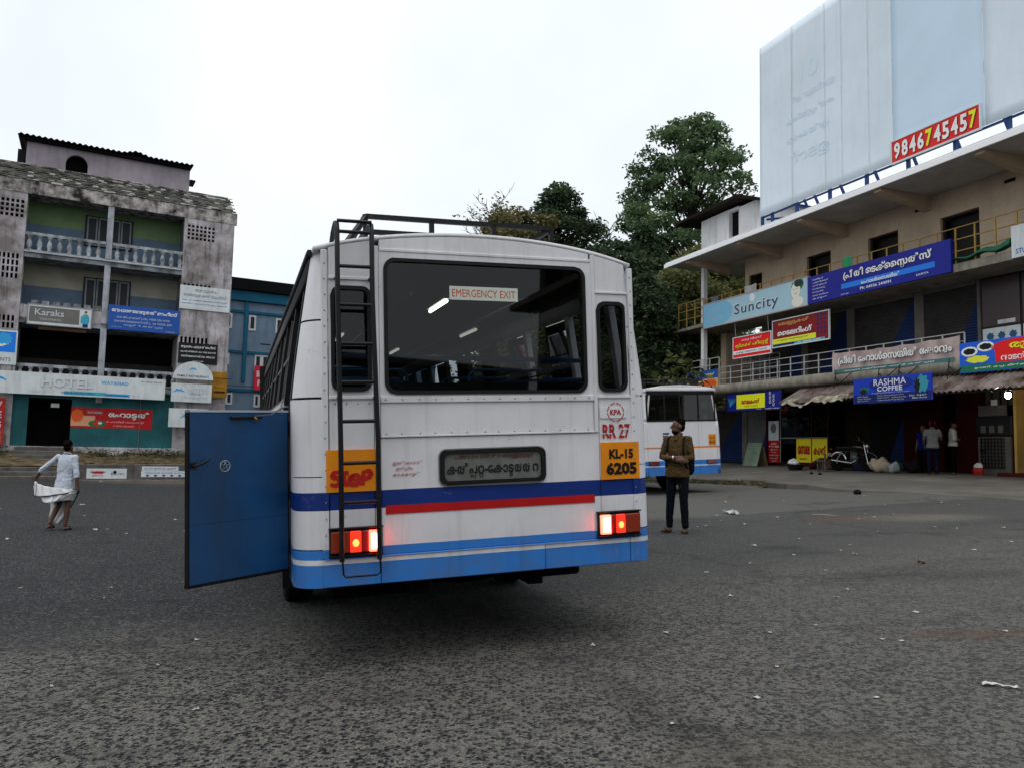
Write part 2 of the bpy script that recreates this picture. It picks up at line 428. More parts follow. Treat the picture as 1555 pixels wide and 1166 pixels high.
g.add([sheet(x, y) for y in ys for x in xs], [(j*nx+i, j*nx+i+1, (j+1)*nx+i+1, (j+1)*nx+i) for j in range(len(ys)-1) for i in range(nx-1)], True)
g.build('ground', asphalt(), kind='structure')

# the raised apron in front of the shops
conc = mat('apron concrete', (.215, .205, .185), .9, vary=.45, vscale=.7, dirt=.55, dirtcol=(.07, .065, .06), bump=.5, bscale=30)
kerbm = mat('kerb stone', (.20, .19, .165), .9, vary=.5, vscale=2, dirt=.6, dirtcol=(.06, .06, .04), bump=.6)
def edge_off(u):
    return 6.75+.35*math.sin(u*.9)+.18*math.sin(u*2.3+1)-.5*max(0, u-5)*.0
def apron_z(u, off):
    e = edge_off(u); p = RB.at(u, e, 0); ze = gz(p.x, p.y)+(.13 if u < 1.3 else .13*max(0, 1-(u-1.3)/3)+.012)
    t = min(max((e-off)/e, 0), 1); t = t*t*(3-2*t)*.3+t*.7
    return ze+(.88-ze)*t if off >= 0 else .88
def apron(u, off): p = RB.at(u, off, 0); return Vector((p.x, p.y, apron_z(u, off)))
a = MB(); U = list(np.arange(-30, 16.1, .5)); OF = [-16, -3, 0, 1, 2, 3, 4, 5, 6, None]
rows = []
for u in U:
    e = edge_off(u); r = [apron(u, o if o is not None else e) for o in OF]
    p = RB.at(u, e+.03, 0); r.append(Vector((p.x, p.y, gz(p.x, p.y)-.1))); rows.append(r)
n = len(OF)+1
a.add([p for r in rows for p in r], [(i*n+j, i*n+j+1, (i+1)*n+j+1, (i+1)*n+j) for i in range(len(U)-1) for j in range(n-1)])
pavement = a.build('pavement', conc, kind='structure')
# broken kerb stones along the apron edge, each of its own
kr = MB().box(-.44, .44, -.09, .09, -.1, .1).build('kerb_stone', kerbm, pavement, .025)
u = -9.; first = True
while u < 1.2:
    e = edge_off(u); p = apron(u, e-.05)
    k = kr if first else kr.copy()
    if not first: COL.objects.link(k)
    first = False
    q = apron(u+.3, edge_off(u+.3)-.05); ang = math.atan2(q.y-p.y, q.x-p.x)
    k.location = (p.x, p.y, p.z-.07+random.uniform(-.03, .012)); k.rotation_euler = (random.uniform(-.06, .06), random.uniform(-.03, .03), ang+random.uniform(-.06, .06))
    u += random.choice((.9, .92, .94, 1.0))

# ------------------------------------------------------------------ hill behind
earth = mat('hill soil', (.045, .05, .025), 1, vary=.5, vscale=.5)
def hz(x, y):
    a = min(max((x+9)/9, 0), 1); a = a*a*(3-2*a)
    t = min(max((y-36)/32, 0), 1); t = t*t*(3-2*t)
    r = min(max((x-60)/60, 0), 1)
    return -.4+a*(t*11.5*(1-r*.5)+.6*math.sin(x*.25)*t+.5*math.sin(y*.33+x*.1)*t)+.5
h = MB()
h.grid(lambda s, t: (lambda x, y: (x, y, hz(x, y)-(.6 if (s in (0, 1) or t in (0, 1)) else 0)))(-12+s*130, 34+t*110), 60, 50)
h.build('hill', earth, kind='structure')

# ------------------------------------------------------------------ trees and shrubs
def leafmat(name, c1, c2, c3):
    m = bpy.data.materials.new(name); m.use_nodes = True; t = m.node_tree; b = t.nodes['Principled BSDF']
    g = t.nodes.new('ShaderNodeNewGeometry'); r = t.nodes.new('ShaderNodeValToRGB')
    e = r.color_ramp.elements; e[0].color = (*c1, 1); e[1].color = (*c3, 1); q = e.new(.5); q.color = (*c2, 1)
    n = t.nodes.new('ShaderNodeTexNoise'); n.inputs['Scale'].default_value = .55; n.inputs['Detail'].default_value = 3
    t.links.new(g.outputs['Position'], n.inputs['Vector'])
    ad = t.nodes.new('ShaderNodeMath'); ad.operation = 'MULTIPLY_ADD'; ad.inputs[1].default_value = .5
    mr = t.nodes.new('ShaderNodeMapRange'); mr.inputs[1].default_value = .3; mr.inputs[2].default_value = .7; mr.inputs[4].default_value = .5
    t.links.new(n.outputs['Fac'], mr.inputs[0])
    t.links.new(g.outputs['Random Per Island'], ad.inputs[0]); t.links.new(mr.outputs[0], ad.inputs[2])
    t.links.new(ad.outputs[0], r.inputs[0]); t.links.new(r.outputs[0], b.inputs['Base Color'])
    tl = t.nodes.new('ShaderNodeBsdfTranslucent'); t.links.new(r.outputs[0], tl.inputs[0]); ms = t.nodes.new('ShaderNodeMixShader'); ms.inputs[0].default_value = .35
    t.links.new(b.outputs[0], ms.inputs[1]); t.links.new(tl.outputs[0], ms.inputs[2]); t.links.new(ms.outputs[0], t.nodes['Material Output'].inputs[0])
    b.inputs['Roughness'].default_value = .6; b.inputs['Specular IOR Level'].default_value = .2
    return m
bark = mat('bark', (.075, .06, .048), .95, vary=.5, vscale=4, bump=.8, bscale=12)
def leaves_mesh(name, m, pts, size, parent, kind=None, upb=.35, aspect=1.9):
    "one leaf spray per point: a bent pair of quads, random heading"
    pts = np.asarray(pts); n = len(pts); rs = np.random
    d = rs.normal(size=(n, 3)); d[:, 2] = d[:, 2]*.6-.15; d /= np.linalg.norm(d, axis=1)[:, None]
    up = rs.normal(size=(n, 3))*.7; up[:, 2] += upb*2.5; s = np.cross(d, up); s /= np.linalg.norm(s, axis=1)[:, None]
    nn = np.cross(s, d); L = (size*rs.uniform(.55, 1.35, n))[:, None]; W = L/aspect/2
    P = np.empty((n, 6, 3))
    P[:, 0] = pts; P[:, 1] = pts+d*L*.5+s*W-nn*L*.04; P[:, 2] = pts+d*L-nn*L*.2; P[:, 3] = pts+d*L*.5-s*W-nn*L*.04
    P[:, 4] = pts+d*L*.5+nn*L*.05; P[:, 5] = P[:, 2]
    V = P[:, :5].reshape(-1, 3)
    o = (np.arange(n)*5)[:, None]
    F = np.concatenate([o+np.array([0, 1, 4]), o+np.array([1, 2, 4]), o+np.array([2, 3, 4]), o+np.array([3, 0, 4])], 1).reshape(-1, 3)
    me = bpy.data.meshes.new(name); me.vertices.add(len(V)); me.vertices.foreach_set('co', V.ravel())
    me.loops.add(F.size); me.loops.foreach_set('vertex_index', F.ravel().astype(np.int32))
    me.polygons.add(len(F)); me.polygons.foreach_set('loop_start', (np.arange(len(F))*3).astype(np.int32))
    me.materials.append(m); me.update(); me.validate()
    return link(name, me, parent, kind=kind)
def limb(mb, p, q, r0_, r1_, wob=.08, n=6, seg=6):
    p, q = Vector(p), Vector(q); L = (q-p).length; pts = []
    for i in range(seg+1):
        t = i/seg; w_ = math.sin(PI*t)*wob*L
        pts.append(p.lerp(q, t)+Vector((random.uniform(-1, 1)*w_*.5, random.uniform(-1, 1)*w_*.5, w_*.3)))
    mb.tube(pts, [r0_+(r1_-r0_)*i/seg for i in range(seg+1)], n, caps=False); return pts
def tree(name, label, loc, height, rad, crown_lo, nclump, per, leaf, m, clump=1.1, trunk_r=.35, shape='dome', group=None, gap=.0, flat_=.65, twigs=0, lean=0, cat='tree'):
    root = empty(name, loc, label, cat, group); tb = MB()
    top = Vector((lean*height, 0, height)); mainp = limb(tb, (0, 0, -1), (top.x*.7, 0, height*.86), trunk_r, trunk_r*.18, .03, 8, 8)
    cents = []; H = height-crown_lo; tries = 0
    while len(cents) < nclump and tries < nclump*40:
        tries += 1
        t = random.random(); z = crown_lo+t*H
        if shape == 'dome': rr = rad*math.sqrt(max(0, 1-((t-.33)/.69)**2))
        elif shape == 'cone': rr = rad*(1-t)**.75+.2
        else: rr = rad*math.sqrt(max(0, 1-(2*t-1)**2))
        q = math.sqrt(random.uniform(.12, 1)); a = random.uniform(0, 2*PI)
        rr *= 1+.12*math.sin(3*a+z*.8)+.10*math.sin(5*a-z*1.7)
        c = Vector((math.cos(a)*rr*q+lean*z, math.sin(a)*rr*q, z))
        if all((c-d).length > clump*.55 for d in cents): cents.append(c)
    for c in cents:
        if random.random() < .75:
            zb = max(crown_lo*.55, c.z-random.uniform(.25, .6)*rad-.4*(c-Vector((lean*c.z, 0, c.z))).length)
            j = min(mainp, key=lambda p_: abs(p_.z-zb)); limb(tb, j, c, trunk_r*.22, .02, .1, 5, 5)
    for k in range(twigs):
        a = random.uniform(0, 2*PI); z = random.uniform(crown_lo, height)
        j = min(mainp, key=lambda p_: abs(p_.z-z+rad*.6)); e = Vector((math.cos(a)*rad*random.uniform(.5, 1.1), math.sin(a)*rad*.8, z+random.uniform(0, .25)*rad))
        ps = limb(tb, j, e, trunk_r*.25, .012, .15, 4, 6)
        for i in (2, 3, 4, 5):
            f = ps[i]+Vector((random.uniform(-1, 1), random.uniform(-1, 1), random.uniform(.1, 1)))*rad*.28; limb(tb, ps[i], f, .022, .008, .15, 4, 4)
    tb.build('trunk', bark, root)
    if per:
        P = []
        for c in cents:
            k = int(per*random.uniform(.6, 1.3)); s = clump*random.uniform(.7, 1.25)
            g_ = np.random.normal(size=(k, 3)); g_ /= np.linalg.norm(g_, axis=1)[:, None]; g_ *= (np.random.uniform(.1, 1, k)**.45)[:, None]*s
            g_[:, 2] *= flat_; P.append(g_+np.array(c))
        leaves_mesh('crown', m, np.concatenate(P), leaf, root)
    return root
gA = leafmat('leaf deep green', (.040, .072, .034), (.10, .162, .074), (.19, .27, .125))
gB = leafmat('leaf dark', (.018, .032, .017), (.042, .07, .033), (.085, .125, .055))
gC = leafmat('leaf olive', (.06, .06, .026), (.13, .12, .05), (.21, .19, .085))
gD = leafmat('leaf yellow green', (.03, .04, .012), (.085, .10, .03), (.17, .18, .06))
gE = leafmat('leaf vine', (.055, .07, .026), (.14, .155, .055), (.25, .25, .10))
tree('tall_tree', 'tallest broad green tree rising above the white rooftop room', (12.6, 55, 6.5), 18.9, 5.1, 3.6, 205, 175, .34, gA, 1.0, .5, 'dome', flat_=.45, twigs=0)
tree('round_tree', 'dense dark round topped tree behind the roof rack end', (3.05, 52, 6.5), 12.4, 2.25, 5.5, 70, 260, .30, gB, .85, .3, 'dome', twigs=4)
tree('olive_tree', 'low spreading olive brown tree beside the dark round tree', (.3, 50, 6), 10.6, 2.9, 5.8, 60, 210, .30, gC, .9, .25, 'ball', twigs=6)
tree('bare_tree', 'sparse twiggy tree with few leaves above the roof rack', (-1.7, 54, 6), 13.1, 2.7, 8.5, 30, 14, .26, gC, .9, .12, 'dome', twigs=26)
tree('slender_tree', 'thin loose leaved tree to the right of the round tree', (5.4, 51, 6.2), 10.4, 1.0, 7.6, 14, 26, .34, gB, .6, .1, 'ball', twigs=8)
tree('leafless_tree', 'pale leafless tree between the round and the tallest tree', (6.9, 58, 6.5), 12.6, 1.7, 8.5, 4, 0, .3, gC, .6, .12, 'dome', twigs=22)
tree('conifer_tree', 'dark pointed evergreen below the tallest tree', (8.0, 47, 6), 9.3, 1.5, 2.5, 70, 190, .3, gB, .8, .25, 'cone')
tree('evergreen_tree', 'low dark flat topped evergreen just above the bus roof', (6.0, 46, 6), 7.5, 2.6, 3.0, 66, 190, .30, gB, .85, .25, 'ball')
tree('creeper_tree', 'brownish green tree hung with creepers beside the stairs end of the shops', (9.0, 41, 2.2), 8.8, 2.7, 1.2, 120, 200, .27, gE, .85, .25, 'ball')
tree('creeper_tree', 'dark creeper covered tree close behind the bus right edge', (6.6, 38, 1.2), 8.6, 1.7, .8, 80, 190, .27, gB, .75, .2, 'ball')
tree('spreading_tree', 'dark leafy tree leaning behind the rooftop room', (11.6, 45, 4), 9.2, 2.9, 4.0, 100, 190, .30, gE, .9, .28, 'ball')
tree('broad_leaf_shrub', 'pale yellow green broad leaved shrub beside the second bus', (7.15, 32.6, .3), 4.9, 1.0, 1.6, 26, 26, .34, gD, .55, .07, 'ball', cat='shrub')
tree('broad_leaf_shrub', 'pale green shrub showing through the yellow end railing', (9.3, 38.0, .8), 7.4, .9, 5.2, 20, 26, .34, gD, .5, .07, 'ball', cat='shrub')
P = []
for k in range(520):
    x = random.uniform(-6, 34); y = random.uniform(40, 70); z = hz(x, y)
    c = np.array((x, y, z+random.uniform(0, .8))); q = np.random.normal(size=(46, 3))*np.array((.8, .8, .6)); P.append(q+c)
leaves_mesh('undergrowth', gE, np.concatenate(P), .5, None, 'stuff')
# ------------------------------------------------------------------ buses
def paint(name, bands, white=(.72, .72, .73), grime=.5):
    "enamel in level bands by height on the body, with rain grime, rust at the edges and scuffs"
    m = bpy.data.materials.new(name); m.use_nodes = True; t = m.node_tree; b = t.nodes['Principled BSDF']; L = t.links
    tc = t.nodes.new('ShaderNodeTexCoord'); sp = t.nodes.new('ShaderNodeSeparateXYZ'); L.new(tc.outputs['Object'], sp.inputs[0])
    wv = t.nodes.new('ShaderNodeTexNoise'); wv.inputs['Scale'].default_value = 2.5; L.new(tc.outputs['Object'], wv.inputs['Vector'])
    zz = t.nodes.new('ShaderNodeMath'); zz.operation = 'MULTIPLY_ADD'; zz.inputs[1].default_value = .008; L.new(wv.outputs['Fac'], zz.inputs[0]); L.new(sp.outputs[2], zz.inputs[2])
    mr = t.nodes.new('ShaderNodeMapRange'); mr.inputs[1].default_value = 0; mr.inputs[2].default_value = 4; L.new(zz.outputs[0], mr.inputs[0])
    rp = t.nodes.new('ShaderNodeValToRGB'); rp.color_ramp.interpolation = 'CONSTANT'; e = rp.color_ramp.elements
    e[0].position = 0; e[0].color = (*bands[0][1], 1); e[1].position = bands[1][0]/4; e[1].color = (*bands[1][1], 1)
    for z, c in bands[2:]: q = e.new(z/4); q.color = (*c, 1)
    L.new(mr.outputs[0], rp.inputs[0]); cur = rp.outputs[0]
    def noise(scale, st=None, det=6, ro=.65):
        n = t.nodes.new('ShaderNodeTexNoise'); n.inputs['Scale'].default_value = scale; n.inputs['Detail'].default_value = det; n.inputs['Roughness'].default_value = ro
        if st:
            mp = t.nodes.new('ShaderNodeMapping'); mp.inputs['Scale'].default_value = st; L.new(tc.outputs['Object'], mp.inputs[0]); L.new(mp.outputs[0], n.inputs['Vector'])
        else: L.new(tc.outputs['Object'], n.inputs['Vector'])
        return n.outputs['Fac']
    def rng(s, a, c, hi=1.):
        r = t.nodes.new('ShaderNodeMapRange'); r.inputs[1].default_value = a; r.inputs[2].default_value = c; r.inputs[4].default_value = hi; L.new(s, r.inputs[0]); return r.outputs[0]
    def mix(f, a, c, mode='MIX'):
        n = t.nodes.new('ShaderNodeMixRGB'); n.blend_type = mode; L.new(f, n.inputs[0])
        for i, v in ((1, a), (2, c)):
            if isinstance(v, tuple): n.inputs[i].default_value = (*v, 1)
            else: L.new(v, n.inputs[i])
        return n.outputs[0]
    cur = mix(rng(noise(1.3), .35, .7, .30*grime*2), cur, (.45, .41, .36), 'MULTIPLY')
    cur = mix(rng(noise(1, (14, 14, .9)), .52, .78, .34*grime*2), cur, (.50, .43, .34), 'MULTIPLY')
    cur = mix(rng(noise(9, None, 8, .75), .62, .72, .6*grime*2), cur, (.30, .24, .17))
    cur = mix(rng(noise(30, None, 6, .8), .70, .76, .6*grime*2), cur, (.10, .055, .03))
    lo = t.nodes.new('ShaderNodeMapRange'); lo.inputs[1].default_value = .85; lo.inputs[2].default_value = .50; L.new(sp.outputs[2], lo.inputs[0])
    mu_ = t.nodes.new('ShaderNodeMath'); mu_.operation = 'MULTIPLY'; L.new(lo.outputs[0], mu_.inputs[0]); L.new(rng(noise(5, (1, 1, 1.5), 8, .75), .42, .66, .55), mu_.inputs[1])
    cur = mix(mu_.outputs[0], cur, (.13, .115, .095))
    b.inputs['Specular IOR Level'].default_value = .28; L.new(cur, b.inputs['Base Color']); L.new(rng(noise(4), .3, .7, .25), b.inputs['Roughness'])
    ad = t.nodes.new('ShaderNodeMath'); ad.operation = 'ADD'; ad.inputs[1].default_value = .33; L.new(rng(noise(4), .3, .7, .25), ad.inputs[0]); L.new(ad.outputs[0], b.inputs['Roughness'])
    bp = t.nodes.new('ShaderNodeBump'); bp.inputs['Strength'].default_value = .25; bp.inputs['Distance'].default_value = .02; L.new(noise(1.8, None, 3), bp.inputs['Height']); L.new(bp.outputs[0], b.inputs['Normal'])
    return m
def glassmat(name, tint, ior=1.45, rough=.02):
    m = bpy.data.materials.new(name); m.use_nodes = True; t = m.node_tree; t.nodes.remove(t.nodes['Principled BSDF']); out = t.nodes['Material Output']
    tr = t.nodes.new('ShaderNodeBsdfTransparent'); tr.inputs[0].default_value = (*tint, 1)
    gl = t.nodes.new('ShaderNodeBsdfGlossy'); gl.inputs['Roughness'].default_value = rough
    fr = t.nodes.new('ShaderNodeFresnel'); fr.inputs[0].default_value = ior; mx = t.nodes.new('ShaderNodeMixShader')
    t.links.new(fr.outputs[0], mx.inputs[0]); t.links.new(tr.outputs[0], mx.inputs[1]); t.links.new(gl.outputs[0], mx.inputs[2]); t.links.new(mx.outputs[0], out.inputs[0])
    return m
WH = (.71, .71, .74); NAVY = (.005, .028, .19); SKYB = (.028, .195, .60)
buspaint = paint('bus enamel', [(0, SKYB), (.658, WH), (.695, SKYB), (.757, WH), (1.0, NAVY), (1.10, WH)])
buswhite = paint('bus white enamel', [(0, WH), (3.9, WH)])
trimw = paint('bus beading', [(0, SKYB), (.658, WH), (.695, SKYB), (.757, WH), (1.0, NAVY), (1.10, WH)], grime=.65)
blackp = mat('black iron paint', (.012, .012, .014), .45, vary=.4, vscale=9, dirt=.3, dirtcol=(.05, .025, .015))
rubber = mat('rubber', (.010, .010, .011), .55, vary=.3, vscale=12)
tyrem = mat('tyre', (.016, .016, .016), .85, vary=.4, vscale=6)
darkin = mat('bus interior lining', (.055, .055, .055), .8, vary=.3, vscale=2)
floorin = mat('bus underside', (.012, .012, .012), .9)
blueRail = mat('blue handrail', (.06, .22, .42), .35)
seatm = mat('seat cover', (.05, .045, .045), .7, vary=.3, vscale=5)
busglass = glassmat('bus glass', (.24, .265, .28), 1.45)
tintglass = glassmat('side glass', (.35, .37, .37), 1.5)
rustm = mat('door edge rust', (.03, .028, .032), .9, vary=.5, vscale=15)
orange = mat('orange plate paint', (.84, .36, .012), .5, vary=.15, vscale=6, dirt=.15, dirtcol=(.3, .15, .05))
redp = mat('red sign paint', (.55, .014, .018), .5, vary=.2, vscale=8)
blackt = mat('black lettering paint', (.012, .012, .012), .5)
whitet = mat('white print', (.84, .84, .82), .5)
def tube_lamp_mat(s): return mat('tube light %g' % s, (.9, .9, .85), .4, emit=(1, .96, .80), estr=s)

O1 = Vector((-.09706, 5.13781, -.00719)); TX = Vector((.94003, .33727, .05087)); TY = Vector((-.33876, .94057, .02393)); TZ = Vector((-.03977, -.03973, .99842))
ry_ = Matrix.Rotation(R_(-.5), 3, TZ); TX = ry_ @ TX; TY = ry_ @ TY
TY = TY*math.cos(R_(1))-TZ*math.sin(R_(1)); TZ = TX.cross(TY)
BM = Matrix.Identity(4)
for i in range(3): BM[i][0] = TX[i]; BM[i][1] = TY[i]; BM[i][2] = TZ[i]
BM.translation = O1
HW = 1.215; LEN = 8.7
def half(z):       # half width at height z: upright to the waist, then leaning in
    return HW if z < 1.68 else HW-.125*min(1., (z-1.68)/.94)**1.15
def crown(x): return 2.746-.122*(x/1.09)**2-.02*(abs(x)/1.09)**6
def corner(mb, side, z0, z1, r=.165, n=6, steps=8, thick=.0):
    "rounded rear corner column between two heights"
    rows = []
    for j in range(steps+1):
        z = z0+(z1-z0)*j/steps; hw = half(z); row = []
        for k in range(n+1):
            t = PI/2*k/n; row.append((side*(hw-r+r*math.cos(t)), r-r*math.sin(t), z))
        rows.append(row)
    m_ = n+1
    f = [(j*m_+k, j*m_+k+1, (j+1)*m_+k+1, (j+1)*m_+k) for j in range(steps) for k in range(n)]
    if side < 0: f = [tuple(reversed(q)) for q in f]
    mb.add([p for r_ in rows for p in r_], f, True)
    return rows
def wheel(parent, x, y, z, r=.47, wd=.24):
    wobj = MB().lathe([(r*.62, -wd/2), (r*.93, -wd/2), (r, -wd/2+.03), (r, wd/2-.03), (r*.93, wd/2), (r*.62, wd/2)], (x, y, z), 28, 'x').build('wheel', tyrem, parent)
    MB().lathe([(.02, -wd/2+.03), (r*.60, -wd/2+.02), (r*.62, 0), (r*.60, wd/2-.02), (.02, wd/2-.03)], (x, y, z), 20, 'x').build('rim', mat('wheel rim', (.10, .11, .12), .5, .3), wobj)
    return wobj
def shell(root, P, PW, door=True, z0=.53):
    "sides, roof, floor; the rear face is built apart. Local y runs forward from the rear"
    b = MB()
    zs = [z0, 1.0, 1.68]
    for s in (-1, 1):
        segs = [(.165, .36), (1.12, LEN)] if (s < 0 and door) else [(.112 if s > 0 else .165, LEN)]
        for (a, c) in segs:
            q = MB(); q.box(s*HW, s*(HW-.04), a, c, z0, 1.68); q.build('side_panel', P, root, .004)
        for y_ in np.arange(2.2, LEN, 1.1):
            bx('side_beading', trimw, root, s*(HW-.001), s*(HW+.012), y_-.02, y_+.02, z0+.02, 1.66)
        # frieze above the windows, leaning with the pillars, then the roof
        fr = MB()
        zz = [2.40, 2.47, 2.54, 2.60]
        fr.grid(lambda u_, v_: (s*half(2.40+.2*v_), .165+(LEN-.165)*u_, 2.40+.2*v_), 1, 4)
        fr.build('cant_rail', buswhite if s > 0 else blackp, root, solid=.02)
        gt = MB().tube([(s*(half(2.60)+.015), .10, 2.60), (s*(half(2.60)+.015), LEN, 2.60)], .02, 6); gt.build('gutter', blackp, root)
        pil = None
        ys = [.36]+list(np.arange(1.12, LEN-.3, 1.02))
        for y_ in ys:
            p = MB()
            for d in (0,):
                v = []
                for z in (1.68, 1.95, 2.2, 2.40): v += [(s*half(z), y_-.035, z), (s*half(z), y_+.035, z), (s*(half(z)-.05), y_+.035, z), (s*(half(z)-.05), y_-.035, z)]
                p.add(v, [(4*i+k, 4*i+(k+1) % 4, 4*i+4+(k+1) % 4, 4*i+4+k) for i in range(3) for k in range(4)])
            p.build('window_pillar', blackp if s < 0 or y_ > 2.5 else buswhite, root)  # deeper right-hand pillars are black to stand in for the dim cabin
        for a, c in zip(ys[1:], ys[2:]+[LEN]):
            wn = MB()
            wn.tube([(s*(half(1.72)-.02), a+.05, 1.72), (s*(half(1.72)-.02), c-.05, 1.72)], .016, 4, sq=True)
            wn.tube([(s*(half(2.05)-.02), a+.05, 2.05), (s*(half(2.05)-.02), c-.05, 2.05)], .012, 4, sq=True)
            mid = (a+c)/2
            wn.tube([(s*(half(1.72)-.02), mid, 1.72), (s*(half(2.38)-.02), mid, 2.38)], .014, 4, sq=True)
            wf = wn.build('side_window', mat('window alloy', (.22, .22, .21), .4, .6, vary=.4, vscale=8), root)
            g_ = MB(); g_.add([(s*(half(1.72)-.03), a+.04, 1.72), (s*(half(1.72)-.03), mid, 1.72), (s*(half(2.38)-.03), mid, 2.38), (s*(half(2.38)-.03), a+.04, 2.38)], [(0, 1, 2, 3)])
            g_.build('pane', tintglass, wf)
            br = MB()
            for z in (1.80, 1.88, 1.96): br.tube([(s*(half(z)-.06), a+.03, z), (s*(half(z)-.06), c-.03, z)], .007, 5)
            br.build('window_bar', blackp, wf)
    # waist rail
    for s in (-1, 1): bx('waist_rail', trimw, root, s*(HW-.03), s*(HW+.015), .15 if s > 0 else 1.1, LEN, 1.665, 1.70)
    b = MB()
    def roofp(u_, v_):
        x = -half(2.60)+2*half(2.60)*u_; y = LEN*v_
        return (x, y, crown(x)-.03*math.exp(-y/.03)*0)
    b.grid(roofp, 24, 8); b.build('roof', buswhite, root, solid=.025)
    bx('underfloor', floorin, root, -HW+.05, HW-.05, .1, LEN, z0+.02, z0+.10)
    bx('front_wall', darkin, root, -HW+.02, HW-.02, LEN-.05, LEN, z0, 2.6)
    bx('cabin_floor', darkin, root, -HW+.05, HW-.05, .06, LEN-.06, 1.02, 1.06)
    for y_ in (2.7, 7.0): MB().tube([(-1.0, y_, .36), (1.0, y_, .36)], .07, 8).build('axle', floorin, root)
    for x in (-1.02, 1.02):
        wheel(root, x, 2.7, .41); wheel(root, x*1.0, 7.0, .32)
        bx('mudflap', rubber, root, x-.16, x+.16, 2.08, 2.10, .16, z0+.02)
    bx('mudflap', rubber, root, -.98, .98, 1.96, 1.975, .26, z0+.03); bx('tank_blocker', floorin, root, -.95, -.25, .75, 1.6, .30, .50, .04); bx('box_blocker', floorin, root, .45, 1.05, .9, 1.6, .30, .50, .02)  # full-width flap, tank and box added to block light under the bus
    MB().lathe([(.12, -.10), (.42, -.10), (.45, -.04), (.45, .04), (.42, .10), (.12, .10)], (.1, 1.25, .43), 20, 'z').build('wheel_blocker', tyrem, root)  # wheel shape added to block more light underneath
    for x in (-.4, .4): bx('chassis_rail', floorin, root, x-.05, x+.05, .2, LEN-.3, .40, .53)

bus = empty('bus', BM, 'white and blue bus seen from behind with lit tail lights and a black ladder', 'bus', None)
shell(bus, buspaint, buswhite)
FR = lambda name, x0, x1, z0, z1, y0=0, y1=.03, m=None, bv=.005: bx(name, m or buspaint, bus, x0, x1, y0, y1, z0, z1, bv)
# rear corner columns in four sheets with overlaps
for s in (-1, 1):
    cuts = [(.53, .76), (.76, 1.20), (1.20, 1.676), (1.684, 2.16), (2.165, 2.60)]
    for i, (a, c) in enumerate(cuts):
        q = MB(); corner(q, s, a+.003, c-.003, (.165 if s < 0 else .112)+(.003 if i % 2 else 0)); q.build('corner_panel', buspaint, bus)
def topx(x): return crown(x)-.012
def toppanel(name, x0, x1, zb, n=8, y0=0, y1=.03):
    xs_ = [x0+(x1-x0)*k/n for k in range(n+1)]
    MB().prism([(x0, zb), (x1, zb)]+[(x, topx(x)) for x in reversed(xs_)], y1, y0).build(name, buspaint, bus, .004)
IL, IR = -1.045, 1.06    # inner edges of the corner columns
# centre bay
toppanel('rear_panel', -.688, .774, 2.625, 10)
q = MB(); holed(q, [(.785, 1.668), (.785, 2.612), (-.692, 2.612), (-.692, 1.668)], rrect(-.660, .735, 1.702, 2.568, .075, 6), .03, -.004); q.build('window_surround', buswhite, bus)
FR('rear_panel', -.69, .783, 1.442, 1.662, 0, .03)
FR('rear_panel', -.69, .819, .705, 1.428, .002, .03)
# left bay
toppanel('rear_panel', -1.005, -.735, 2.432, 4)
q = MB(); holed(q, [(-.725, 1.69), (-.725, 2.42), (-1.006, 2.42), (-1.006, 1.69)], rrect(-.992, -.742, 1.722, 2.375, .06, 6), .03, 0); q.build('window_surround', buswhite, bus)
FR('rear_panel', -1.006, -.730, .705, 1.680, .002, .03)
# right bay
toppanel('rear_panel', .815, 1.045, 2.405, 4)
q = MB(); holed(q, [(1.062, 1.68), (1.052, 2.395), (.812, 2.395), (.806, 1.68)], rrect(.822, 1.042, 1.71, 2.335, .06, 6), .03, 0); q.build('window_surround', buswhite, bus)
FR('rear_panel', .822, 1.075, .705, 1.670, .002, .03)
# skirt, overlapping sheets
FR('skirt_panel', -1.05, -.70, .532, .70, -.004, .03); FR('skirt_panel', -.697, .395, .532, .70, -.006, .03)
FR('skirt_panel', .398, 1.03, .532, .70, -.003, .03); FR('skirt_panel', 1.033, 1.104, .532, .70, -.006, .03)
FR('skirt_lip', -1.04, 1.05, .695, .706, -.014, .01, trimw)
# beading strips
for (x0, x1, z0, z1) in ((-1.05, -1.012, .705, 2.60), (-.727, -.695, .705, 2.64), (.785, .812, 1.43, 2.66), (1.068, 1.106, .705, 2.58)):
    FR('beading_strip', x0, x1, z0, z1, -.010, .02, trimw, .003)
for (x0, x1, z0, z1, y) in ((-.690, .783, 1.648, 1.688, -.012), (-.690, .783, 1.430, 1.444, -.010), (-1.008, -.728, 1.672, 1.692, -.010), (.815, 1.066, 1.664, 1.684, -.010), (-1.006, -.728, 2.416, 2.436, -.01), (.814, 1.060, 2.392, 2.408, -.01), (-.69, .783, 2.608, 2.628, -.009)):
    FR('beading_strip', x0, x1, z0, z1, y, .02, trimw, .003)
rv = MB()
def rivet(x, z, y=-.012, r=.0055): rv.lathe([(r, 0.004), (r*.9, -.002), (r*.4, -.004)], (x, y, z), 6, 'y')
for k in range(14): rivet(-.66+k*.108, 1.668, -.013)
for k in range(14): rivet(-.66+k*.108+random.uniform(-.01, .01), 1.452, -.002)
for k in range(19):
    for x in (-1.031, 1.084): rivet(x+random.uniform(-.003, .003), .75+k*.098, -.011)
for k in range(4): rivet(-.97+k*.07, 1.645, -.001)
rv.build('rivets', mat('rivet', (.35, .33, .31), .5, .4), bus, kind='stuff')
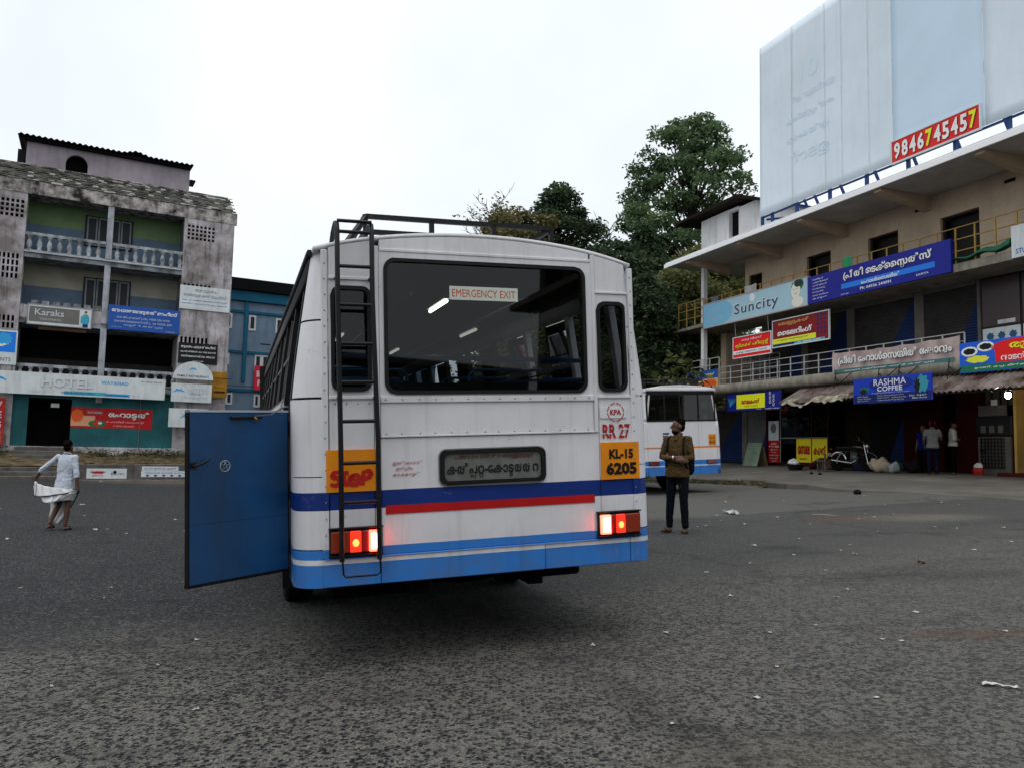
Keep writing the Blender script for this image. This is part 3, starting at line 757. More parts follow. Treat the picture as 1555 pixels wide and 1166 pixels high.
# panes with their rubbers
def rpane(x0, x1, z0, z1, r, label=None):
    q = MB(); holed(q, rrect(x0, x1, z0, z1, r, 6), rrect(x0+.024, x1-.024, z0+.024, z1-.024, r*.75, 6), .03, -.016)
    q2 = q.build('window_rubber', rubber, bus)
    flat(rrect(x0+.012, x1-.012, z0+.012, z1-.012, r*.8, 6), .008, busglass, 'pane', q2)
    return q2
wr = rpane(-.663, .738, 1.699, 2.571, .078)
rpane(-.995, -.739, 1.719, 2.378, .063); rpane(.819, 1.045, 1.707, 2.338, .063)
# emergency exit sticker on the inside of the glass
stk = bx('exit_sticker', mat('sticker white', (.62, .66, .60), .6), bus, -.229, .245, .0045, .0075, 2.316, 2.406)
text('EMERGENCY EXIT', stk, mat('orange print', (.60, .13, .04), .6), .008, 2.336, .05, .44, .0, y=.0035)
# routes box
q = MB(); holed(q, rrect(-.318, .408, 1.115, 1.345, .05, 6), rrect(-.288, .378, 1.142, 1.318, .035, 6), .02, -.022); db = q.build('destination_box', rubber, bus)
q = MB(); holed(q, rrect(-.324, .414, 1.109, 1.351, .054, 6), rrect(-.316, .406, 1.117, 1.343, .05, 6), .0, -.012); q.build('chrome_edge', mat('dull chrome', (.45, .45, .45), .3, .9), db)
rollm = mat('faded roll cloth', (.25, .255, .24), .8, vary=.3, vscale=10)
bx('destination_roll', rollm, db, -.292, .382, -.004, .0, 1.138, 1.322)
text('കൽപ്പറ്റ-കോട്ടത്തറ', db, blackt, .045, 1.158, .098, .63, .03, y=-.008)
text('പടിഞ്ഞാറത്തറ-വെള്ളമുണ്ട', db, mat('faded red print', (.16, .05, .04), .7), .05, 1.272, .038, .54, .012, y=-.008)
# painted writing
FR('red_stripe', -.665, .770, .955, 1.008, -.0035, .0, redp, 0)
pl = FR('painted_plate', -1.028, -.730, 1.105, 1.362, -.0135, -.010+.012, orange, 0); pr = FR('painted_plate', .824, 1.115, 1.106, 1.359, -.0125, .0, orange, 0)
def brush(pts, r, m, parent, y): pts = smoothpts(pts); n = len(pts); ribbon(pts, [r*(.75+.45*math.sin(PI*(i+1)/(n+1))+.12*math.sin(i*2.)) for i in range(n)], y, m, 'brush_stroke', parent)
stopm = mat('stop red', (.55, .03, .02), .5)
def SP(p, x, z, s): return [(x+s*a, z+s*c) for a, c in p]
STOPG = [[(.62, .95), (.2, .9), (.1, .62), (.5, .5), (.6, .22), (.3, .02), (-.05, .12)],
         [(.55, .75), (1.2, .9)], [(.95, .95), (.85, .5), (.95, .1), (1.2, .08)],
         [(1.6, .7), (1.3, .55), (1.25, .2), (1.55, .03), (1.9, .15), (1.95, .5), (1.65, .7), (1.35, .45), (1.75, .35)],
         [(2.25, .95), (2.2, .5), (2.15, -.05)], [(2.2, .85), (2.6, .95), (2.75, .7), (2.5, .45), (2.2, .42)]]
for i, st in enumerate(STOPG): brush(SP(st, -1.0, 1.145, .088), .0125, stopm, pl, -.0160-.0003*i)
def plate(parent, x, z, top, bot, y, s=1.):
    text(top, parent, blackt, x, z+.140*s, .066*s, .185*s, .045, y); text(bot, parent, blackt, x, z+.030*s, .086*s, .235*s, .05, y)
plate(pr, .975, 1.106, 'KL-15', '6205', -.0165)
stencil = mat('stencil red', (.52, .03, .035), .55, vary=.3, vscale=30)
rr_ = text('RR 27', bus, stencil, .948, 1.386, .100, .212, .028, -.006)
for (x0, x1, z) in ((.82, .862, 1.418), (.872, .915, 1.418), (.985, 1.02, 1.405), (.985, 1.05, 1.447)): bx('stencil_gap', buswhite, rr_, x0, x1, -.0075, -.0065, z, z+.006)
kp = bx('badge_board', buswhite, bus, .826, 1.03, -.006, .0, 1.525, 1.60, .001)
text('KPA', kp, stencil, .945, 1.548, .038, .085, .035, -.009)
for k in range(8):
    a0 = 2*PI*k/8+.06; a1 = a0+2*PI/8-.14
    ribbon([(.945+.062*math.cos(a0+(a1-a0)*j/5), 1.567+.062*math.sin(a0+(a1-a0)*j/5)) for j in range(6)], .0035, -.0075, stencil, 'ring_dash', kp)
wr_ = mat('script red', (.45, .03, .05), .6)
for i, (s_, wd_) in enumerate((('ഇടത് വശത്ത്', .19), ('ഇരിപ്പിടം', .11), ('കടക്കരുത്', .17))): text(s_, bus, wr_, -.525+(.0, -.02, -.01)[i], 1.255-i*.036, .027, wd_, .01, -.005, shear=.25)
# tail lights
hous = mat('lamp housing', (.02, .016, .015), .5)
LR = [mat('lens dark amber', (.36, .07, .03), .25, coat=.5), mat('lens lit orange', (.5, .03, .02), .3, emit=(1, .03, .010), estr=1.3), mat('lens dark red', (.34, .03, .03), .25, coat=.5), mat('lens lit brake', (.9, .2, .1), .3, emit=(1, .05, .03), estr=13)]
glowm = mat('lens lit bulb', (.9, .5, .2), .3, emit=(1, .20, .035), estr=3.6)
hotm = mat('lens hot centre', (.9, .5, .3), .3, emit=(1, .40, .27), estr=24)
def tail(x0, flip):
    z0, z1 = .728, .880
    hb = bx('tail_light', hous, bus, x0, x0+.322, -.030, .0, z0, z1, .008)
    seg = [(0, .37, 0), (.37, .60, 1), (.60, .74, 2), (.74, .985, 3)]
    for a, c, k in seg:
        if flip: a, c = 1-c, 1-a
        xa, xc = x0+.006+.31*a, x0+.006+.31*c
        ln = MB(); ln.prism([(xa+.002, z0+.012), (xc-.002, z0+.012), (xc-.002, z1-.012), (xa+.002, z1-.012)], -.028, -.058 if k == 3 else -.044)
        l_ = ln.build('lens', LR[k], hb, .004)
        rb = MB()
        yy_ = -.014 if k == 3 else 0
        for j in range(6): rb.box(xa+.004, xc-.004, yy_-.0455, yy_-.0438, z0+.022+j*.019, z0+.028+j*.019)
        rb.build('lens_rib', LR[k], l_)
        if k == 1: MB().ball(((xa+xc)/2, -.0445, (z0+z1)/2-.008), (.021, .004, .024), 12, 6).build('bulb', glowm, l_)
        if k == 3: MB().box(xa+.014, xc-.014, -.0618, -.0600, z0+.030, z1-.030).build('bulb', hotm, l_, .008)
    bx('lamp_frame', hous, hb, x0-.004, x0+.326, -.034, .002, z0-.012, z0-.001, .002)
    bx('lamp_frame', hous, hb, x0-.004, x0+.326, -.040, .002, z1+.001, z1+.010, .002)
tail(-1.014, False); tail(.779, True)
# ladder
lad = MB()
ldr = bpy.data.objects.new('ladder', None); COL.objects.link(ldr); ldr.parent = bus
for xb, xt in ((-.952, -.962), (-.728, -.752)):
    MB().tube([(xb, -.12, .70), (xb, -.12, 1.4), (xt, -.12, 2.3), (xt, -.12, 2.70), (xt, -.10, 2.745), (xt, -.03, 2.765), (xt, .10, 2.735), (xt, .22, 2.66)], .0155, 8).build('rail', blackp, ldr)
for k, z in enumerate((2.757, 2.69, 2.477, 2.242, 2.004, 1.771, 1.534, 1.283, 1.049)):
    t = min(1, max(0, (z-1.4)/.9)); MB().tube([(-.952-.01*t, -.12, z), (-.728-.024*t, -.12, z)], .0115, 8).build('rung', blackp, ldr)
MB().tube([(-.948, -.12, .70), (-.942, -.115, .625), (-.93, -.11, .607), (-.74, -.11, .607), (-.72, -.115, .625), (-.724, -.12, .70)], .006, 6).build('step_loop', blackp, ldr)
for x, z in ((-.952, .72), (-.728, .72), (-.952, 1.68), (-.728, 1.68), (-.962, 2.42), (-.752, 2.42)):
    MB().tube([(x, -.12, z), (x, .0, z)], .011, 6).build('bracket', blackp, ldr)
# roof rack
rk = bpy.data.objects.new('roof_rack', None); COL.objects.link(rk); rk.parent = bus
def rbar(p, q, r=.016): MB().bar(p, q, r).build('rack_bar', blackp, rk)
xl, xr, yb, yf = -.705, .672, .42, 3.2
for z in (2.838, 2.945):
    rbar((xl, yb, z), (xr, yb, z)); rbar((xl, yb, z), (xl, yf, z)); rbar((xr, yb, z), (xr, yf, z)); rbar((xl, yf, z), (xr, yf, z))
for x in (xl, -.24, .22, xr): rbar((x, yb, crown(x)), (x, yb, 2.945))
for y_ in (1.2, 2.2, yf):
    for x in (xl, xr): rbar((x, y_, crown(x)), (x, y_, 2.945))
rbar((xr-.20, yb+.05, 2.84), (xr, yb, 2.945), .013); rbar((xl, yb, 2.94), (xl-.16, yb-.22, 2.70), .014)
for k in range(9): rbar((xl, .6+k*.32, 2.82), (xr, .6+k*.32, 2.82), .012)
# open door on the left side
hp = Vector((-1.235, .36, 0)); op = Vector((-1.815, -.005, 0)); dv = (op-hp).normalized(); dn = Vector((dv.y, -dv.x, 0))
dM = Matrix(((dv.x, dn.x, 0, hp.x), (dv.y, dn.y, 0, hp.y), (0, 0, 1, 0), (0, 0, 0, 1)))
bluep = mat('door blue paint', (.028, .135, .30), .42, vary=.35, vscale=2.2, streak=.45, bump=.5, bscale=3, dirtcol=(.02, .03, .04), dirt=.2)
dr = bpy.data.objects.new('door', None); COL.objects.link(dr); dr.parent = bus; dr.matrix_local = dM
DW = (op-hp).length
bx('door_leaf', bluep, dr, .008, DW-.008, -.016, .016, .955, 1.605)
bx('door_leaf', bluep, dr, .008, DW-.008, -.016, .016, .615, .953)
for a_ in ((0, .012, .60, 1.62), (DW-.014, DW, .60, 1.62)): bx('door_edge', rustm, dr, a_[0]+(.004 if a_[0] else 0), a_[1]-(0 if a_[0] else .004), -.021, .021, a_[2], a_[3], .003)
bx('door_edge', mat('door top strip', (.5, .54, .58), .5), dr, .0, DW, -.02, .02, 1.606, 1.618)
bx('door_edge', rustm, dr, .0, DW, -.022, .022, .598, .614)
sgn = 1 if (dM.to_3x3() @ Vector((0, 1, 0))).y < 0 else -1       # which face looks back at the camera
f_ = lambda d: sgn*d
hd = MB().tube([(DW-.03, f_(.02), 1.295), (DW-.03, f_(.04), 1.295), (DW-.08, f_(.045), 1.31), (DW-.125, f_(.04), 1.335)], .008, 6).build('door_handle', blackp, dr)
bx('lock_plate', blackp, hd, DW-.05, DW-.014, f_(.016), f_(.021), 1.28, 1.315)
bt = MB().tube([(.21, f_(.03), 1.575), (.42, f_(.03), 1.572)], .010, 6).build('bolt', blackp, dr)
MB().tube([(.26, f_(.03), 1.575), (.26, f_(.06), 1.56)], .008, 6).build('bolt_knob', mat('brass', (.35, .22, .08), .4, .8), bt)
MB().tube([(.26, f_(.03), 1.58), (.15, f_(.05), 1.59), (.07, f_(.03), 1.63), (.03, 0, 1.69)], .004, 5).build('stay_wire', mat('bare wire', (.25, .25, .25), .4, .8), dr)
star = mat('chalk white', (.5, .56, .6), .8)
sx_, sz_ = DW-.235, 1.285
st_ = [(sx_+.028*math.cos(PI/2+k*4*PI/5), sz_+.028*math.sin(PI/2+k*4*PI/5)) for k in range(6)]
MB().tube([(p[0], f_(.0175), p[1]) for p in st_], .0022, 4).build('star_mark', star, dr)
MB().tube([(sx_+.033*math.cos(2*PI*k/12), f_(.0175), sz_+.033*math.sin(2*PI*k/12)) for k in range(13)], .0022, 4).build('star_mark', star, dr)
for z in (.75, 1.1, 1.5): MB().tube([(-.006, 0, z-.05), (-.006, 0, z+.05)], .014, 8).build('hinge', rustm, dr)
# jamb of the doorway
FRJ = bx('door_jamb', mat('jamb dark blue', (.01, .03, .08), .6, vary=.4), bus, -1.222, -1.17, .345, .385, .55, 1.66); bx('door_jamb', blackp, bus, -1.22, -1.17, 1.09, 1.13, .55, 1.66)
bx('door_step', floorin, bus, -1.20, -.6, .38, 1.1, .56, .60)
# inside: ceiling lining, bars, seats, tube lights
def ceil(u_, v_):
    x = -.98+1.96*u_; return (x, .08+(LEN-.2)*v_, crown(x)-.10-.02)
MB().grid(ceil, 12, 2).build('ceiling_lining', mat('lining grey', (.07, .07, .07), .8), bus, solid=.01)
MB().tube([(-.95, .35, 1.975), (.97, .35, 1.955)], .017, 8).build('handrail', blueRail, bus)
MB().tube([(.19, .55, 1.55), (.20, .55, 1.74), (.235, .55, 1.79), (.30, .55, 1.805), (.98, .55, 1.83)], .019, 8).build('handrail', blueRail, bus)
MB().tube([(-.98, .7, 1.84), (-.45, .7, 1.84), (-.40, .7, 1.80), (-.39, .7, 1.4)], .018, 8).build('handrail', blueRail, bus)
for x in (-.42, .42):
    MB().tube([(x, .3, 2.40), (x, 8.5, 2.40)], .014, 6).build('handrail', mat('steel rail', (.35, .35, .35), .35, .8), bus)
def seat(x0, x1, y_):
    s_ = bpy.data.objects.new('seat', None); COL.objects.link(s_); s_.parent = bus
    bx('cushion', seatm, s_, x0, x1, y_-.05, y_+.40, 1.42, 1.52, .03); bx('backrest', seatm, s_, x0, x1, y_-.13, y_-.05, 1.45, 1.88, .03)
    MB().tube([(x0+.03, y_-.09, 1.5), (x0+.03, y_-.09, 1.93), (x0+.08, y_-.09, 1.97), (x1-.08, y_-.09, 1.97), (x1-.03, y_-.09, 1.93), (x1-.03, y_-.09, 1.5)], .013, 6).build('seat_rail', blueRail, s_)
bx('rear_seat_back', seatm, bus, -1.02, 1.02, .08, .16, 1.40, 1.78, .03)
for k in range(7):
    for x0, x1 in ((-1.05, -.20), (.28, 1.05)): seat(x0, x1, 1.5+k*.95)
def tubelight(x, y, z, L_, s, bright, warm=False):
    t_ = bx('light_fitting', mat('fitting white', (.5, .5, .48), .5), bus, x-.035, x+.035, y, y+L_, z, z+.03, .004)
    MB().tube([(x, y+.03, z-.016), (x, y+L_-.03, z-.016)], .014, 8).build('tube', tube_lamp_mat(bright), t_)
tubelight(.02, 1.0, 2.50, .62, 1, 16.)
tubelight(-.55, 2.9, 2.46, .6, 1, 1.3); tubelight(.62, 2.2, 2.44, .6, 1, 1.3); tubelight(.30, 4.4, 2.48, .6, 1, 1.3); tubelight(-.35, 5.6, 2.48, .6, 1, 1.3)
# ------------------------------------------------------------------ second bus
def ground_frame(x, y, ang, dx=0):
    "frame on the sloping ground at (x, y) with its x axis at this heading"
    a = R_(ang); tx = Vector((math.cos(a), math.sin(a), .051*math.cos(a))).normalized(); n_ = Vector((-.051, 0, 1)).normalized()
    ty = n_.cross(tx); m = Matrix.Identity(4)
    for i in range(3): m[i][0] = tx[i]; m[i][1] = ty[i]; m[i][2] = n_[i]
    m.translation = Vector((x, y, gz(x, y))); 
    m.translation += tx*dx
    return m
bus2paint = paint('second bus enamel', [(0, SKYB), (.72, WH), (.765, SKYB), (.885, WH), (1.20, (.75, .22, .02)), (1.245, WH)], grime=.35)
b2 = empty('bus', ground_frame(5.80, 21.16, 19.7, -1.215), 'white and blue bus parked beyond the man, with full width rear window and orange line', 'bus')
def B2(name, m, x0, x1, y0, y1, z0, z1, bv=.004): return bx(name, m, b2, x0, x1, y0, y1, z0, z1, bv)
B2('rear_panel', bus2paint, -1.13, -.02, 0, .03, .50, 1.915); B2('rear_panel', bus2paint, -.016, .50, 0, .03, .50, 1.915); B2('rear_panel', bus2paint, .504, 1.06, 0, .03, .50, 1.915)
for s in (-1, 1):
    q = MB(); corner(q, s, .50, 1.92, .15); q.build('corner_panel', bus2paint, b2, solid=.006)
    q = MB(); corner(q, s, 1.925, 2.74, .15); q.build('corner_panel', buswhite, b2, solid=.006)
    B2('side_panel', bus2paint, s*HW, s*(HW-.04), .15, 9, .50, 1.92)
    for y_ in np.arange(1.0, 9, 1.1): B2('window_pillar', blackp, s*1.16, s*1.12, y_-.04, y_+.04, 1.92, 2.62)
    B2('cant_rail', blackp, s*1.13, s*1.10, .15, 9, 2.5, 2.74)
MB().prism([(-1.1, 2.70), (1.1, 2.70), (1.09, 2.79), (.6, 2.86), (0, 2.885), (-.6, 2.86), (-1.09, 2.79)], .0, 9.).build('roof', buswhite, b2, .01)
B2('roof_dome', buswhite, -1.06, 1.06, -.035, .0, 2.72, 2.80, .03)
B2('underfloor', floorin, -1.15, 1.15, .1, 9, .52, .62); B2('cabin_floor', darkin, -1.15, 1.15, .06, 9, 1.1, 1.14); B2('front_wall', darkin, -1.15, 1.15, 8.9, 9, .5, 2.75)
B2('window_rubber', rubber, -1.07, 1.07, -.012, .02, 1.918, 1.955); B2('window_rubber', rubber, -1.05, 1.05, -.012, .02, 2.62, 2.72)
for x in (-1.05, -.52, -.06, .04, .52, 1.03): B2('window_bar', blackp, x-.022, x+.022, -.010, .02, 1.955, 2.62)
for x0, x1 in ((-1.03, -.54), (-.5, -.08), (.06, .5), (.54, 1.01)): B2('pane', tintglass, x0, x1, .004, .008, 1.955, 2.62, 0)
for k in range(7): B2('louvre', mat('louvre grey', (.25, .29, .28), .5), -.02-.42, -.04, .02, .03, 2.0+k*.075, 2.035+k*.075, 0)
MB().grid(lambda u_, v_: (.12+.30*u_+.05*math.sin(v_*5), .12+.05*math.sin(u_*9+v_*4), 2.05+.42*v_), 8, 8).build('hung_cloth', mat('cream cloth', (.62, .58, .40), .9), b2, solid=.01)
for k, (z, w_) in enumerate(((1.62, .20), (1.545, .17), (1.47, .14), (1.40, .11))):
    x0 = -.60-.0*k; MB().prism([(x0, z-.045), (x0+w_-.03, z-.045), (x0+w_, z), (x0, z)], -.003, 0).build('flash_mark', mat('navy paint', NAVY, .5), b2)
p2 = B2('painted_plate', orange, .80, 1.03, -.004, .0, 1.26, 1.56, 0)
text('KL-15', p2, blackt, .915, 1.44, .06, .15, .015, -.007); text('8105', p2, blackt, .915, 1.31, .08, .18, .02, -.007)
for x in (-1.05, .72):
    t2 = B2('tail_light', hous, x, x+.30, -.03, 0, .78, .88)
    for k in range(3): bx('lens', LR[(0, 2, 2)[k]], t2, x+.01+k*.095, x+.095+k*.095, -.04, -.03, .79, .87)
for x in (-1.0, 1.0): wheel(b2, x, 2.6, .47); bx('mudflap', rubber, b2, x-.15, x+.15, 2.0, 2.02, .12, .55)
rk2 = bpy.data.objects.new('roof_rack', None); COL.objects.link(rk2); rk2.parent = b2
for z in (2.97, 3.06):
    MB().tube([(-.95, .3, z), (.60, .3, z), (.86, .3, z-.02), (.93, .3, z-.1), (.93, .3, 2.84)], .017, 6).build('rack_bar', blackp, rk2)
    for x in (-.95, .9): MB().bar((x, .3, z), (x, 4, z), .015).build('rack_bar', blackp, rk2)
for x in (-.95, -.3, .3): MB().bar((x, .3, 2.84), (x, .3, 3.06), .014).build('rack_bar', blackp, rk2)

# ------------------------------------------------------------------ left building
stain = (.035, .032, .028)
plaster = mat('stained plaster', (.66, .63, .65), .9, vary=.6, vscale=.9, dark=(.30, .27, .265), slo=.52, streak=.8, dirtcol=stain, dirt=.5, bump=.4)
pinkwall = mat('mauve limewash', (.52, .47, .51), .9, vary=.3, vscale=.8, streak=.3, dirtcol=(.14, .11, .12))
slabm = mat('weathered band', (.47, .51, .56), .9, vary=.45, vscale=1.8, dark=(.16, .15, .14), streak=.5, dirtcol=stain, dirt=.5)
fasciam = mat('peeling fascia', (.66, .62, .60), .95, vary=.95, vscale=2.1, dark=(.06, .05, .05), dirt=.8, dirtcol=(.03, .024, .024), streak=.6)
tilem = mat('mossy roof tile', (.22, .22, .195), .95, vary=.8, vscale=2.2, dirt=.5, dirtcol=(.03, .032, .026))
tilem2 = mat('pale roof tile', (.46, .45, .43), .95, vary=.5, vscale=3)
dkroom = mat('dark room', (.015, .015, .016), .9)  # near-black colour stands in for shade inside rooms, openings and recesses
winfr = mat('grey window frame', (.36, .38, .40), .7, vary=.3, vscale=3)
shutm = mat('slate shutter', (.035, .045, .055), .5)
baluster_m = mat('painted baluster', (.56, .60, .64), .9, vary=.45, vscale=2.6, dark=(.20, .20, .20), dirt=.4, dirtcol=(.05, .045, .04))
def band(name, lo, hi, z, **k):
    "wall painted in two colours with a level line between them"
    m = bpy.data.materials.new(name); m.use_nodes = True; t = m.node_tree; b = t.nodes['Principled BSDF']; L = t.links
    g_ = t.nodes.new('ShaderNodeNewGeometry'); s_ = t.nodes.new('ShaderNodeSeparateXYZ'); L.new(g_.outputs['Position'], s_.inputs[0])
    st = t.nodes.new('ShaderNodeMath'); st.operation = 'GREATER_THAN'; st.inputs[1].default_value = z; L.new(s_.outputs[2], st.inputs[0])
    mx = t.nodes.new('ShaderNodeMixRGB'); mx.inputs[1].default_value = (*lo, 1); mx.inputs[2].default_value = (*hi, 1); L.new(st.outputs[0], mx.inputs[0])
    n_ = t.nodes.new('ShaderNodeTexNoise'); n_.inputs['Scale'].default_value = 1.2; n_.inputs['Detail'].default_value = 7; L.new(g_.outputs['Position'], n_.inputs['Vector'])
    r_ = t.nodes.new('ShaderNodeMapRange'); r_.inputs[1].default_value = .42; r_.inputs[2].default_value = .75; r_.inputs[4].default_value = .6; L.new(n_.outputs['Fac'], r_.inputs[0])
    m2 = t.nodes.new('ShaderNodeMixRGB'); m2.blend_type = 'MULTIPLY'; m2.inputs[2].default_value = (.55, .52, .5, 1); L.new(r_.outputs[0], m2.inputs[0]); L.new(mx.outputs[0], m2.inputs[1])
    L.new(m2.outputs[0], b.inputs['Base Color']); b.inputs['Roughness'].default_value = .9
    return m
wall3 = band('green and blue wall', (.12, .18, .25), (.17, .26, .12), 11.34); wall2 = band('cream and blue wall', (.11, .16, .23), (.36, .34, .27), 8.4)
teal = mat('teal wall', (.075, .235, .255), .85, vary=.35, vscale=1.1, dirt=.25, dirtcol=(.03, .06, .07), streak=.2)
lb = empty('building', LB.M, 'weathered three storey building with stained balconies and a hotel sign board', 'building')
def Lb(name, m, u0, u1, d0, d1, z0, z1, bv=0, parent=None, **k): return bx(name, m, parent or lb, u0, u1, d0, d1, z0, z1, bv, **k)
# core walls
Lb('back_wall', wall3, -3.6, 3.15, 1.6, 1.8, 9.7, 12.6); Lb('back_wall', wall2, -3.6, 3.15, 1.6, 1.8, 6.7, 9.68)
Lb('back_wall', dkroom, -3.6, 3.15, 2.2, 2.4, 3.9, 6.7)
for z0, z1, m in ((9.72, 12.6, wall3), (6.72, 9.48, wall2)):
    Lb('side_wall', m, -3.56, -3.50, .35, 1.6, z0, z1); Lb('side_wall', m, 3.10, 3.14, .35, 1.6, z0, z1)
Lb('building_core', plaster, -6.2, 5.45, 2.4, 11, .3, 12.55)
# piers
for (u0, u1) in ((-6.2, -3.52), (3.10, 5.45)):
    Lb('pier', plaster, u0, u1, .30, 2.4, .0, 12.4)
    Lb('pier_face', plaster, u0, u1 if u0 > 0 else u1, .0, .296, 0., 3.3)
def jali(u0, u1, z0, z1, nu, nz):
    q = MB(); du = (u1-u0)/nu; dz = (z1-z0)/nz; t = .035
    for i in range(nu+1): q.box(u0+i*du-t, u0+i*du+t, .0, .16, z0-t, z1+t)
    for j in range(nz+1):
        for i in range(nu): q.box(u0+i*du+t+.002, u0+(i+1)*du-t-.002, .01, .15, z0+j*dz-t, z0+j*dz+t)
    o = q.build('jali_screen', plaster, lb); Lb('jali_recess', dkroom, u0, u1, .2, .298, z0, z1)
    return o
def pierface(u0, u1, holes, zlo, zhi):
    "front skin of a pier, in pieces round its screens"
    z = zlo
    for (h0, h1, a, c) in sorted(holes, key=lambda h: h[2]):
        if a > z: Lb('pier_face', plaster, u0, u1, 0, .296, z, a-.036)
        if h0-.036 > u0+.01: Lb('pier_face', plaster, u0, h0-.037, 0, .296, a-.034, c+.034)
        if h1+.036 < u1-.01: Lb('pier_face', plaster, h1+.037, u1, 0, .296, a-.034, c+.034)
        z = c+.036
    Lb('pier_face', plaster, u0, u1, 0, .296, z, zhi)
lh = [(-4.55, -3.60, 11.15, 12.02), (-4.5, -3.66, 8.35, 9.55), (-4.5, -3.66, 6.1, 6.75)]
rh = [(3.22, 4.55, 11.25, 12.05), (3.16, 4.5, 8.75, 9.1), (3.16, 4.5, 6.02, 6.45)]
pierface(-6.2, -3.52, lh, 3.3, 12.4); pierface(3.10, 5.45, rh, 3.3, 12.4)
for h_ in lh: jali(*h_, 5, 4 if h_[3]-h_[2] > .7 else 2)
jali(*rh[0], 7, 4); jali(*rh[1], 7, 1); jali(*rh[2], 7, 1)
# floors and bands
for z0, z1 in ((9.44, 9.72), (6.45, 6.70), (3.55, 3.85)):
    Lb('floor_slab', slabm, -3.515, 3.095, .05, 2.2, z0, z1)
Lb('slab_nosing', mat('white nosing', (.6, .62, .64), .8, vary=.3, vscale=3), -3.51, 3.09, -.03, .05, 9.66, 9.73)
# parapet of the middle floor: cast panel, mostly behind boards
Lb('parapet', plaster, -3.51, 3.09, .06, .16, 6.70, 7.30); 
for k in range(7): Lb('coping_block', slabm, -3.1+.42*k, -2.82+.42*k, .04, .18, 7.31, 7.50)
Lb('coping', slabm, -3.51, 3.09, .03, .19, 7.30, 7.305+.0)
def balustrade(z0, z1, mm=baluster_m):
    Lb('handrail', mm, -3.51, -.28, .0, .20, z1-.13, z1); Lb('handrail', mm, -.0, 3.09, .0, .20, z1-.13, z1); Lb('bottom_rail', mm, -3.51, 3.09, .02, .18, z0, z0+.06)
    h_ = z1-.13-z0-.06; prof = [(.09, 0), (.09, .06*h_), (.06, .12*h_), (.105, .36*h_), (.085, .55*h_), (.05, .74*h_), (.06, .82*h_), (.10, .90*h_), (.11, h_)]
    base = None
    for k in range(17):
        u_ = -3.33+k*.395
        if abs(u_+.14) < .2: continue
        if base is None: base = MB().lathe([(r*1.15, z) for r, z in prof], (0, 0, 0), 8).build('baluster', mm, lb, loc=(u_, .10, z0+.06))
        else:
            c = base.copy(); COL.objects.link(c); c.parent = lb; c.location = (u_, .10, z0+.06)
balustrade(9.72, 10.58); balustrade(3.85, 4.62)
for z0, z1 in ((9.72, 12.5), (6.70, 9.46), (3.85, 6.46)): Lb('column', mat('column paint', (.56, .58, .62), .9, vary=.4, vscale=2, streak=.5, dirtcol=stain), -.27, -.01, .02, .30, z0, z1, .01)
Lb('column', plaster, -.27, -.01, .06, .3, 3.0, 3.85)
def lwin(u0, u1, z0, z1, n=4, d=1.6):
    wf = Lb('window', mat('dark window frame', (.02, .02, .025), .6), u0-.06, u1+.06, d-.06, d, z0-.06, z1+.06)
    w_ = (u1-u0)/n
    for k in range(n):
        a = u0+k*w_
        q = MB(); holed(q, [(a+.02, z0), (a+w_-.02, z0), (a+w_-.02, z1), (a+.02, z1)], [(a+.09, z0+.08), (a+w_-.09, z0+.08), (a+w_-.09, z1-.08), (a+.09, z1-.08)], d-.10, d-.065); s_ = q.build('shutter_frame', winfr, wf)
        Lb('pane', shutm, a+.08, a+w_-.08, d-.082, d-.072, z0+.07, z1-.07, 0, wf)
lwin(-1.11, .86, 10.66, 12.05); lwin(-1.02, .92, 7.5, 9.03)
# sloped tiled eave and fascia
Lb('eave_fascia', fasciam, -5.3, 5.56, -.02, .12, 12.32, 12.92, .01); Lb('eave_soffit', fasciam, -5.28, 5.54, .13, 1.6, 12.42, 12.5)
q = MB(); q.prism([(-.02, 12.93), (2.7, 12.93), (1.52, 14.06)], -5.2, 5.30, 'x'); q.build('eave_core', fasciam, lb)
tm = MB(); tm2 = MB()
y0_, z0_, y1_, z1_ = -.04, 12.90, 1.50, 14.08; nr = 9
for j in range(nr):
    u_ = -5.3+(.12 if j % 2 else 0)-(-.0)
    while u_ < 5.38-.05*j*.2:
        a = j/nr; c = min((j+1.25)/nr, 1.); w_ = .24
        lift = random.uniform(.01, .075)
        pa = (y0_+(y1_-y0_)*a, z0_+(z1_-z0_)*a+.03+lift); pc = (y0_+(y1_-y0_)*c, z0_+(z1_-z0_)*c+.015)
        t_ = tm2 if random.random() < .2 else tm
        t_.add([(u_+.006, pa[0], pa[1]), (u_+w_-.006, pa[0], pa[1]), (u_+w_-.006, pc[0], pc[1]), (u_+.006, pc[0], pc[1]), (u_+.006, pa[0], pa[1]-.03), (u_+w_-.006, pa[0], pa[1]-.03)], [(0, 1, 2, 3), (4, 5, 1, 0), (3, 4, 0), (1, 5, 2)])
        u_ += w_
tm.build('roof_tiles', tilem, lb, kind='stuff'); tm2.build('roof_tiles', tilem2, lb, kind='stuff')
Lb('ridge', fasciam, -5.25, 5.3, 1.46, 1.62, 14.03, 14.13, .02)
